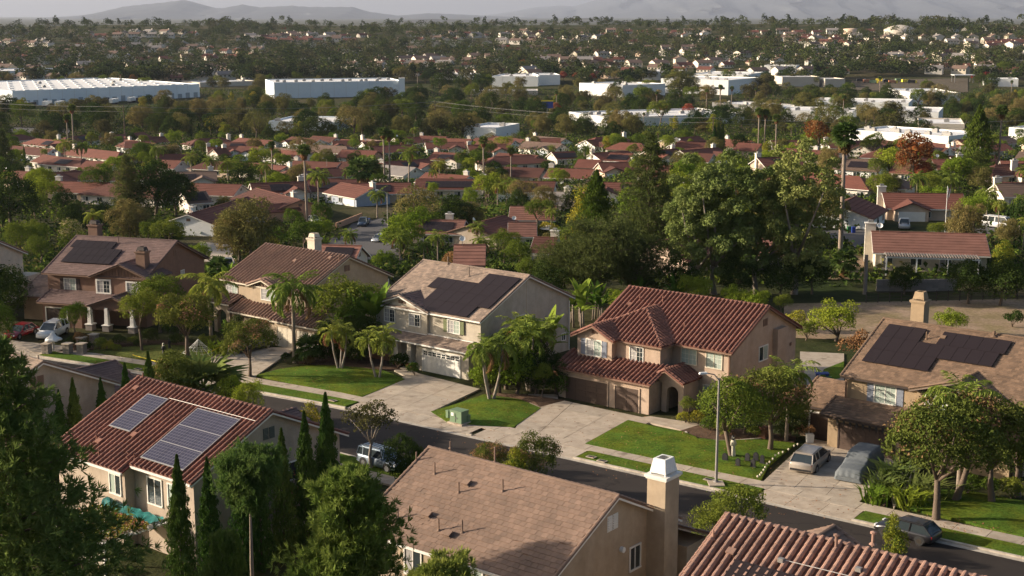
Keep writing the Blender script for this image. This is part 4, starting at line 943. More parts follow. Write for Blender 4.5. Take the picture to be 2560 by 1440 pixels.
MB().tube([fr.O+fr.S*c0[0]+fr.T*c0[1]+fr.N*.2, fr.O+fr.S*c1[0]+fr.T*c1[1]+fr.N*.2], .025, 6).build('conduit', MAT['metal_frame'], h.root)
for x, y in ((1953, 1402), (2147, 1425)): a_, t_ = h.st(fr, x, y, .2); pp = fr.O+fr.S*a_+fr.T*t_+fr.N*.25; MB().box(pp, (.3, .25, .22)).build('junction_box', MAT['metal_frame'], h.root)
h.finish()
# ---- F: house behind the left pine
h = House('two_storey_house', -102, 61, 'beige gable walled house with paired dark vents behind the left pine')
fr, _ = h.gable_u(-112, -95.5, 53.4, 68.0, ZE, 9.2, 'tan', 'stucco_grey', 0)
h.vent('u', -95.95, 60.3, 7.5, 'trim_brown', w=.5, h=.95); h.pipe(fr, 128*.75, 900, .4)
h.gable_v(-107.5, -99.6, 73, 62, 4.0, 5.6, 'dark', 'stucco_grey', -.3, 72.4)
h.finish()
# ------------------------------------------------------------------ plants: one mesh pair (trunk, crown) per kind and variant
def unit(v): return v/np.maximum(1e-6, np.linalg.norm(v, axis=-1, keepdims=True))
def rdir(n, g): return unit(g.normal(size=(n, 3)))
def leaf_cards(C, N, S, g, asp=.62, fold=.18, tdir=None):
    """diamond leaves or leaf sprays centred at C, facing N, of length S"""
    n = len(C); t = g.normal(size=(n, 3)) if tdir is None else tdir; t = unit(t-N*np.sum(t*N, 1, keepdims=True)); b = np.cross(N, t)
    S = np.asarray(S).reshape(-1, 1); V = np.empty((n, 4, 3)); h = N*S*fold
    V[:, 0] = C-t*S*.5; V[:, 1] = C+b*S*asp*.5+h; V[:, 2] = C+t*S*.5; V[:, 3] = C-b*S*asp*.5+h
    return V.reshape(-1, 3), np.arange(4*n).reshape(-1, 4)
def join(parts):
    V, Q, Mi = [], [], []; o = 0
    for v, q, m in parts: V.append(v); Q.append(q+o); Mi.append(np.full(len(q), m)); o += len(v)
    return np.concatenate(V), np.concatenate(Q), np.concatenate(Mi)
def lobes_crown(g, W, Ht, z0, n_l, lr, n_leaf, size, top=.5, inside=.82, nrm=.75, m2=0.0, hollow=.25, flat=1.0, full=False):
    """crown of many lobes: width W, height Ht from z0 up; share m2 of the outer leaf clumps in a second material"""
    c = rdir(n_l, g); c[:, 2] = np.abs(c[:, 2])*1.0-.35*(g.random(n_l) < .45)
    if full: c = rdir(n_l, g); c[:, 2] = np.maximum(c[:, 2], -.92)
    rad = (g.random(n_l)**(1/2.2))*(1-lr*.55); c = c*rad[:, None]*np.array([W/2, W/2, Ht*.5*flat]); c[:, 2] += z0+Ht*top*(.92 if not full else 1.0)
    r = lr*W/2*(0.65+.6*g.random(n_l)); k = g.choice(n_l, n_leaf, p=r**2/np.sum(r**2)); d = rdir(n_leaf, g)
    d[:, 2] = np.where(d[:, 2] < -.55, -d[:, 2], d[:, 2]); d = unit(d)
    rr = r[k]*(1-hollow*g.random(n_leaf)**2)*(1+.16*g.normal(size=n_leaf)); P_ = c[k]+d*rr[:, None]*np.array([1, 1, .85])
    D = np.linalg.norm((P_[:, None, :]-c[None])/r[None, :, None], axis=2); D[np.arange(n_leaf), k] = 9; keep = D.min(1) > inside*.8
    P_, d, k = P_[keep], d[keep], k[keep]; N = unit(d+nrm*g.normal(size=d.shape))
    V, Q = leaf_cards(P_, N, size*(.6+.8*g.random(len(P_))), g)
    mi = np.zeros(len(Q), dtype=int)
    if m2:
        hot = g.random(n_l) < m2*1.6; mi = ((hot[k]) & (d[:, 2] > .05) & (g.random(len(k)) < .62)).astype(int)
    return V, Q, mi, c, r
def trunk_mb(g, h, r, tips, lean=.0, split=.55):
    b = MB(); top = Vector((g.normal()*lean, g.normal()*lean, h*split)); mid = top*.5+Vector((g.normal()*.05*h*.3, g.normal()*.05*h*.3, 0))
    b.tube([(0, 0, -.3), (0, 0, 0), mid, top], [r*1.5, r*1.15, r*.85, r*.72], 8)
    for t in tips:
        t = Vector(t); m = top.lerp(t, .5)+Vector((g.normal()*.12, g.normal()*.12, .1*h*.2)); b.tube([top-Vector((0, 0, .15)), m, t], [r*.55, r*.36, r*.12], 6)
    return b
KIND = {}; MESHH = {}
def reg(kind, trunk, crown): KIND.setdefault(kind, []).append((trunk, crown)); co = np.empty(len(crown.vertices)*3, dtype=np.float32); crown.vertices.foreach_get('co', co); MESHH[crown.name] = float(np.percentile(co[2::3], 99.7))
def make_broad(kind, leaf, W, Ht, z0, n=3, n_l=20, lr=.42, n_leaf=4200, size=.3, bark='bark', seed=1, leaf2=None, m2=0, trunks=1, split=.55, hollow=.25, nrm=.5, flat=1.0, full=False):
    for s in range(n):
        g = np.random.default_rng(seed*100+s); V, Q, mi, c, r = lobes_crown(g, W, Ht, z0, n_l, lr, n_leaf, size, m2=m2, hollow=hollow, nrm=nrm, flat=flat, full=full)
        cm = mesh_np('crown', V, Q, [LF[leaf], LF[leaf2 or leaf]], mi)
        pick = c[g.choice(len(c), 6, replace=False)]; b = MB()
        for q in range(trunks):
            tb = trunk_mb(g, z0+Ht*.5, .032*W/trunks**.4, pick[q::trunks] if trunks > 1 else pick, lean=.25*trunks, split=split)
            off = Vector(((q-(trunks-1)/2)*.3, .1*(q % 2), 0)); n0 = len(b.v); b.v += [tuple(Vector(p)+off*(1 if p[2] < .5 else 1)) for p in tb.v]; b.f += [tuple(i+n0 for i in f) for f in tb.f]; b.m += tb.m
        reg(kind, b.mesh('trunk', MAT[bark], True), cm)
# broadleaf kinds (base size about 8 m tall unless said)
make_broad('shade_tree', 'mid', 7.2, 6.2, 1.6, 4, 36, .36, 12000, .23, seed=1)
make_broad('young_street_tree', 'mid', 3.6, 3.4, 2.0, 2, 22, .38, 6000, .15, seed=2)
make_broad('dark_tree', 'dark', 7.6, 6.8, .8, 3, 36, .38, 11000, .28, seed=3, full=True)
make_broad('bright_tree', 'bright', 4.6, 4.4, 1.6, 3, 24, .40, 8000, .16, seed=4)
make_broad('olive_tree', 'olive', 6.8, 6.6, .6, 4, 40, .33, 13000, .22, seed=5, hollow=.35, full=True)
make_broad('dusty_tree', 'dusty', 8.6, 7.2, .8, 4, 36, .34, 6500, .40, seed=6, hollow=.35, full=True)
make_broad('dome_tree', 'olive', 8.4, 7.6, .7, 2, 40, .38, 6500, .28, seed=7)
make_broad('pod_tree', 'podleaf', 6.2, 4.9, 1.6, 4, 44, .31, 15000, .18, seed=8, leaf2='pod', m2=.16)
make_broad('rust_tree', 'dusty', 4.6, 3.2, 2.6, 2, 22, .32, 2300, .2, 'bark_pale', seed=9, hollow=.5)
make_broad('red_tree', 'red', 5.2, 6.0, 1.2, 2, 24, .38, 4200, .28, seed=10, leaf2='rust', m2=.3)
make_broad('yellow_green_tree', 'lime', 5.0, 6.4, .8, 3, 24, .36, 4200, .26, seed=11, leaf2='mid', m2=.3, full=True)
make_broad('flowering_tree', 'mid', 5.0, 5.4, 1.0, 2, 22, .38, 4200, .24, seed=12, leaf2='flower', m2=.5)
make_broad('round_bush', 'mid', 2.6, 2.2, .05, 3, 20, .42, 2600, .17, seed=13, split=.3)
make_broad('lime_bush', 'lime', 2.8, 2.2, .05, 3, 18, .42, 2400, .18, seed=14, split=.3)
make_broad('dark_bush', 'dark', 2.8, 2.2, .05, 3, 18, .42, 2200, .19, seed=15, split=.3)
make_broad('citrus_bush', 'bright', 4.4, 3.4, .1, 3, 40, .29, 8000, .16, seed=16, split=.3)
make_broad('red_bush', 'rust', 2.4, 2.2, .05, 2, 18, .38, 1800, .16, seed=17, split=.3)
make_broad('eucalyptus', 'euc', 9.6, 14.8, .8, 3, 130, .14, 17000, .30, 'bark_pale', seed=18, split=.35, hollow=.4, trunks=1, full=True)
# spreading pine and layered cedar: leaf sprays on whorled limbs
def make_pine(kind, leaf, Ht, W, n, n_br, n_spray, size, seed, cone=True, start=.12, bark='bark', needles=12, droop=.0, tips=2.0, nl=.9, pc=.62, pw=.42):
    for s in range(n):
        g = np.random.default_rng(seed*100+s); b = MB(); b.tube([(0, 0, -.5), (.0, .0, Ht*.5), (.1, .05, Ht*.97)], [.03*Ht*.6, .018*Ht*.8, .03], 8); parts = []; LV, LN, LT, LS = [], [], [], []
        for i in range(n_br):
            f = start+(1-start)*((i+g.random()*.8)/n_br); z = Ht*f; a = i*2.39996+g.normal()*.3
            prof = (1-f)**.72 if cone else math.sqrt(max(0, 1-((f-pc)/pw)**2)); L = max(.25, W/2*prof*(.62+.62*g.random()))
            d = Vector((math.cos(a), math.sin(a), .22-droop+.25*f)).normalized(); p0 = Vector((0, 0, z)); p1 = p0+d*L
            b.tube([p0, p0.lerp(p1, .55)+Vector((0, 0, .05*L)), p1], [.02+.012*L, .02+.007*L, .012], 4, cap=False)
            m = max(4, int(n_spray*L/(W/2)))
            for q in range(m):
                t = 1-(g.random()**1.35)*.78; c = p0.lerp(p1, t)+Vector((0, 0, .05*L)); w = (1.05-t*.55)*L*.34
                c = np.array(c)+g.normal(size=3)*np.array([w, w, w*.42]); out = unit(np.array(d)+.35*g.normal(size=3)+np.array([0, 0, .3]))
                k = needles
                dirs = unit(out[None]+nl*g.normal(size=(k, 3))); LV.append(c[None]+dirs*size*.42); LT.append(dirs); LN.append(unit(g.normal(size=(k, 3)))); LS.append(size*(.75+.5*g.random(k)))
        C, Tn, N, S = map(np.concatenate, (LV, LT, LN, LS)); N = unit(N-Tn*np.sum(N*Tn, 1, keepdims=True))
        V, Q = leaf_cards(C, N, S, g, asp=.14, fold=.0, tdir=Tn)
        reg(kind, b.mesh('trunk', MAT[bark], True), mesh_np('crown', V, Q, [LF[leaf]]))
make_pine('foreground_pine', 'pine', 18.5, 11.6, 1, 120, 120, .46, 21, needles=12, start=.03, nl=.7)
make_pine('bright_pine', 'pine_light', 13.5, 6.2, 2, 110, 100, .42, 22, cone=False, needles=13, start=.06, nl=.6, pc=.34, pw=.68)
make_pine('tufted_pine', 'pine', 11, 4.6, 1, 34, 120, .36, 23, cone=False, start=.76, pc=.89, pw=.14, needles=11, bark='bark_palm')
make_pine('spreading_pine', 'pine_dark', 12, 13, 2, 70, 110, .55, 24, cone=False, start=.26, needles=7)
make_pine('layered_cedar', 'pine_dark', 15, 9.5, 2, 100, 80, .5, 25, start=.04, droop=.2, needles=7)
def make_cypress(kind, leaf, Ht, W, n, n_leaf, size, seed):
    for s in range(n):
        g = np.random.default_rng(seed*100+s); f = g.random(n_leaf)**.85; a = g.random(n_leaf)*2*math.pi
        prof = np.minimum(1, (f+.03)/.16)**.6*(1-np.clip((f-.25)/.76, 0, 1)**1.5)
        lump = 1+.2*np.sin(a*3+f*17+s)+.18*np.sin(a*5-f*41)+.2*np.sin(f*70+a*2)+.16*g.normal(size=n_leaf)*(f > .1); r = W/2*prof*lump*(1-.35*g.random(n_leaf)**2)
        d = np.stack([np.cos(a), np.sin(a), np.full(n_leaf, .12)], 1); C = np.stack([r*np.cos(a), r*np.sin(a), f*Ht], 1)
        up = unit(np.stack([.3*np.cos(a), .3*np.sin(a), np.ones(n_leaf)], 1)+.25*g.normal(size=(n_leaf, 3)))
        V, Q = leaf_cards(C, unit(d+.45*g.normal(size=d.shape)), size*(.7+.7*g.random(n_leaf)), g, asp=.42, tdir=up)
        b = MB().tube([(0, 0, -.3), (0, 0, Ht*.5), (0, 0, Ht*.9)], [.16, .1, .03], 7); reg(kind, b.mesh('trunk', MAT['bark'], True), mesh_np('crown', V, Q, [LF[leaf]]))
make_cypress('cypress', 'cypress', 10, 1.75, 3, 6500, .26, 31)
make_cypress('column_tree', 'mid', 10, 4.2, 2, 6500, .36, 32)
# palms
def frond(g, base, az, el, L, droop, nl, ll, lw, hang):
    """one feather frond: rachis points and leaflet cards"""
    pts = []; p = np.array(base, float); e = el; n = 9
    for i in range(n+1):
        pts.append(p.copy()); p = p+np.array([math.cos(az)*math.cos(e), math.sin(az)*math.cos(e), math.sin(e)])*L/n; e -= droop/n*(1+.9*i/n)
    pts = np.array(pts); V, Q = [], []; side = np.array([-math.sin(az), math.cos(az), 0])
    for i in range(nl):
        t = .16+.84*(i+g.random()*.5)/nl; x = t*n; k = min(n-1, int(x)); c = pts[k]+(pts[k+1]-pts[k])*(x-k); fw = unit(pts[k+1]-pts[k])
        l = ll*(math.sin(math.pi*min(1, t*.86+.12))**.7)*(.8+.4*g.random())
        for sg in (-1, 1):
            d = unit(side*sg*(.9-.25*hang)+fw*.55+np.array([0, 0, .28-hang*1.15])+.16*g.normal(size=3)); w = unit(np.cross(d, np.array([0, 0, 1.0])+.3*g.normal(size=3)))*lw*.5
            tip = c+d*l+np.array([0, 0, -hang*l*.3]); m = c+d*l*.5; o = len(V)
            V += [c, m+w, tip, m-w]; Q.append((o, o+1, o+2, o+3))
    return pts, V, Q
def make_feather(kind, leaf, Ht, n_fr, L, nl, ll, lw, hang, n, seed, trunks=1, tr=.17, bark='bark_palm', el=(-.35, 1.25), droop=1.5, lean=.25):
    for s in range(n):
        g = np.random.default_rng(seed*100+s); b = MB(); V, Q, mi = [], [], []; rb = MB()
        for k in range(trunks):
            a = 2*math.pi*k/max(1, trunks)+g.random(); hh = Ht*(1-.16*k*g.random()); off = Vector((math.cos(a)*.2, math.sin(a)*.2, 0))*(trunks > 1)
            tp = off+Vector((math.cos(a), math.sin(a), 0))*lean*(hh*.28 if trunks > 1 else g.random()*hh*.12)+Vector((0, 0, hh)); md = off.lerp(tp, .5)+Vector((math.cos(a), math.sin(a), 0))*(.12*hh*.3 if trunks > 1 else 0)
            b.tube([off+Vector((0, 0, -.3)), off, md, tp-Vector((0, 0, .5)), tp+Vector((0, 0, .5))], [tr*1.5, tr*1.35, tr, tr*.9, tr*.5], 8)
            for i in range(n_fr):
                f = (i+.5)/n_fr; e = el[1]-(el[1]-el[0])*f**.85+g.normal()*.1; az = i*2.39996+g.normal()*.2
                pts, v, q = frond(g, tuple(tp+Vector((0, 0, .35))), az, e, L*(.82+.36*g.random()), droop*(.75+.5*f)+.2*g.normal(), nl, ll, lw, hang*(.55+.75*f))
                o = len(V); V += v; Q += [tuple(x+o for x in y) for y in q]; mi += [1 if f > .93 and g.random() < .5 else 0]*len(q); rb.tube([Vector(p) for p in pts[::3]], [.035, .028, .018, .008], 4, cap=False)
        o = len(V); V += rb.v; Q += [tuple(i+o for i in f) for f in rb.f]; mi += [0]*len(rb.f)
        reg(kind, b.mesh('trunk', MAT[bark], True), mesh_np('fronds', np.array([tuple(x) for x in V]), Q, [LF[leaf], LF['dead']], mi))
make_feather('queen_palm', 'palm', 7.0, 24, 3.5, 30, .8, .12, .8, 3, 41)
make_feather('king_palm', 'palm', 5.2, 14, 2.5, 26, .62, .12, .5, 2, 42, trunks=3, tr=.12, bark='bark_pale', lean=.6)
make_feather('date_palm', 'palm_dark', 5.0, 46, 3.4, 26, .42, .07, .15, 1, 43, tr=.4, el=(-.75, 1.35), droop=1.0)
make_feather('slender_palm', 'palm', 6.4, 17, 2.4, 24, .6, .12, .65, 2, 44, tr=.12)
def make_fan(kind, leaf, Ht, n_fr, R_, n, seed, tr=.2, skirt=.5):
    for s in range(n):
        g = np.random.default_rng(seed*100+s); V, Q, mi = [], [], []; tp = np.array([g.normal()*.2, g.normal()*.2, Ht])
        for i in range(n_fr+int(n_fr*skirt)):
            dead = i >= n_fr; f = i/n_fr; az = i*2.39996; e = (1.35-1.75*f if not dead else -.95-.4*g.random())+.12*g.normal(); d = np.array([math.cos(az)*math.cos(e), math.sin(az)*math.cos(e), math.sin(e)])
            pet = R_*(.55 if not dead else .4); hub = tp+d*pet-np.array([0, 0, (.0 if not dead else .5*g.random()*R_)]); side = unit(np.cross(d, [0, 0, 1.0])+1e-4); upv = unit(np.cross(side, d)); nb = 13
            o = len(V); w = side*.03; V += [tp-w, tp+w, hub+w, hub-w]; Q.append((o, o+1, o+2, o+3)); mi.append(1 if dead else 0)
            for k in range(nb):
                an = (k/(nb-1)-.5)*3.6; dd = unit(d*math.cos(an)+side*math.sin(an)+upv*(-.2)+np.array([0, 0, -.22])); l = R_*.62*(.8+.3*g.random())*(1 if not dead else .8); ww = unit(np.cross(dd, upv)+.2*g.normal(size=3))*l*.1
                o = len(V); V += [hub, hub+dd*l*.55+ww, hub+dd*l+np.array([0, 0, -.12*l]), hub+dd*l*.55-ww]; Q.append((o, o+1, o+2, o+3)); mi.append(1 if dead else 0)
        b = MB().tube([(0, 0, -.3), (0, 0, .3), (tp[0]*.4, tp[1]*.4, Ht*.5), tuple(tp)], [tr*1.6, tr*1.25, tr, tr*.8], 9)
        reg(kind, b.mesh('trunk', MAT['bark_palm'], True), mesh_np('fronds', np.array(V), Q, [LF[leaf], LF['dead']], mi))
make_fan('fan_palm', 'palm_dark', 13, 40, 1.35, 2, 51, skirt=.9)
make_fan('short_fan_palm', 'palm_dark', 2.2, 30, 2.0, 2, 52, tr=.3, skirt=.25)
def make_paddle(kind, leaf, Ht, n_st, n, seed):
    for s in range(n):
        g = np.random.default_rng(seed*100+s); V, Q = [], []; b = MB()
        for k in range(n_st):
            a = g.random()*6.28; off = Vector((math.cos(a)*.9*g.random(), math.sin(a)*.9*g.random(), 0)); h = Ht*(.6+.4*g.random()); b.tube([off, off+Vector((.1, 0, h*.6))], [.13, .07], 6); base = off+Vector((.1, 0, h*.6))
            for i in range(7):
                az = g.random()*6.28; e = .5+.9*g.random(); d = Vector((math.cos(az)*math.cos(e), math.sin(az)*math.cos(e), math.sin(e))); sd = d.cross(Vector((0, 0, 1))).normalized(); L = Ht*.45*(.7+.5*g.random()); p = base+d*L*.25; prev = None
                for j in range(6):
                    t = j/5; w = L*.17*math.sin(math.pi*(t*.86+.1)); q = (p-sd*w+Vector((0, 0, .12*w)), p, p+sd*w+Vector((0, 0, .12*w)))
                    if prev:
                        for u_, v_ in ((0, 1), (1, 2)): o = len(V); V += [tuple(prev[u_]), tuple(prev[v_]), tuple(q[v_]), tuple(q[u_])]; Q.append((o, o+1, o+2, o+3))
                    prev = q; d = (d+Vector((0, 0, -.16))).normalized(); p = p+d*L*.2
        reg(kind, b.mesh('stem', MAT['bark_palm'], True), mesh_np('leaves', np.array(V), Q, [LF[leaf]]))
make_paddle('banana_plant', 'banana', 4.2, 5, 2, 61)
def make_strap(kind, leaf, n, seed, nl=60, L=.9):
    for s in range(n):
        g = np.random.default_rng(seed*100+s); V, Q = [], []
        for i in range(nl):
            a = g.random()*6.28; o = np.array([g.normal()*.25, g.normal()*.25, 0]); d = np.array([math.cos(a)*.5, math.sin(a)*.5, 1.0]); sd = np.array([-math.sin(a), math.cos(a), 0])*.03; m = o+d*L*.55; t = o+d*L*.75+np.array([math.cos(a), math.sin(a), -.2])*L*.35
            k = len(V); V += [o-sd, o+sd, m+sd*1.3, m-sd*1.3, t, t]; Q += [(k, k+1, k+2, k+3), (k+3, k+2, k+4, k+5)]
        reg(kind, None, mesh_np('leaves', np.array(V), Q, [LF[leaf]]))
make_strap('strap_leaf_plant', 'bright', 2, 71); make_strap('dark_strap_plant', 'palm_dark', 2, 72, 80, 1.1)
PLANTS = []
_vi = {}
def grow(kind, p, h, wide=1.0, desc=None, variant=None, group=None, rz=None, mats=None):
    vs = KIND[kind]; i = _vi.get(kind, 0) if variant is None else variant; _vi[kind] = i+1
    tr, cr = vs[i % len(vs)]; o = empty(kind, p, random.uniform(0, 6.28) if rz is None else rz); k = h/MESHH[cr.name]; o.scale = (k*wide, k*wide, k)
    if tr: link(tr.name.split('.')[0], tr, o)
    link(cr.name.split('.')[0], cr, o)
    o['category'] = 'palm' if 'palm' in kind else 'bush' if 'bush' in kind else 'plant' if 'plant' in kind else 'tree'
    PLANTS.append((o, desc or kind.replace('_', ' '), Vector(p), h, group)); return o
def at(kind, px, ytop, ybase, d=None, **k):
    """a plant whose foot shows at (px, ybase) and top at ytop; d = distance when the foot is hidden"""
    if d is None: p = hit(px, ybase)
    else:
        r = ray(px, (ytop+ybase)/2); y = d; p = Vector((r.x/r.y*y, y, 0)); p.z = T(p.x, p.y)
    r = ray(px, ytop); top = CAMZ+r.z*(p.y/r.y); return grow(kind, p, max(.3, top-p.z), **k)
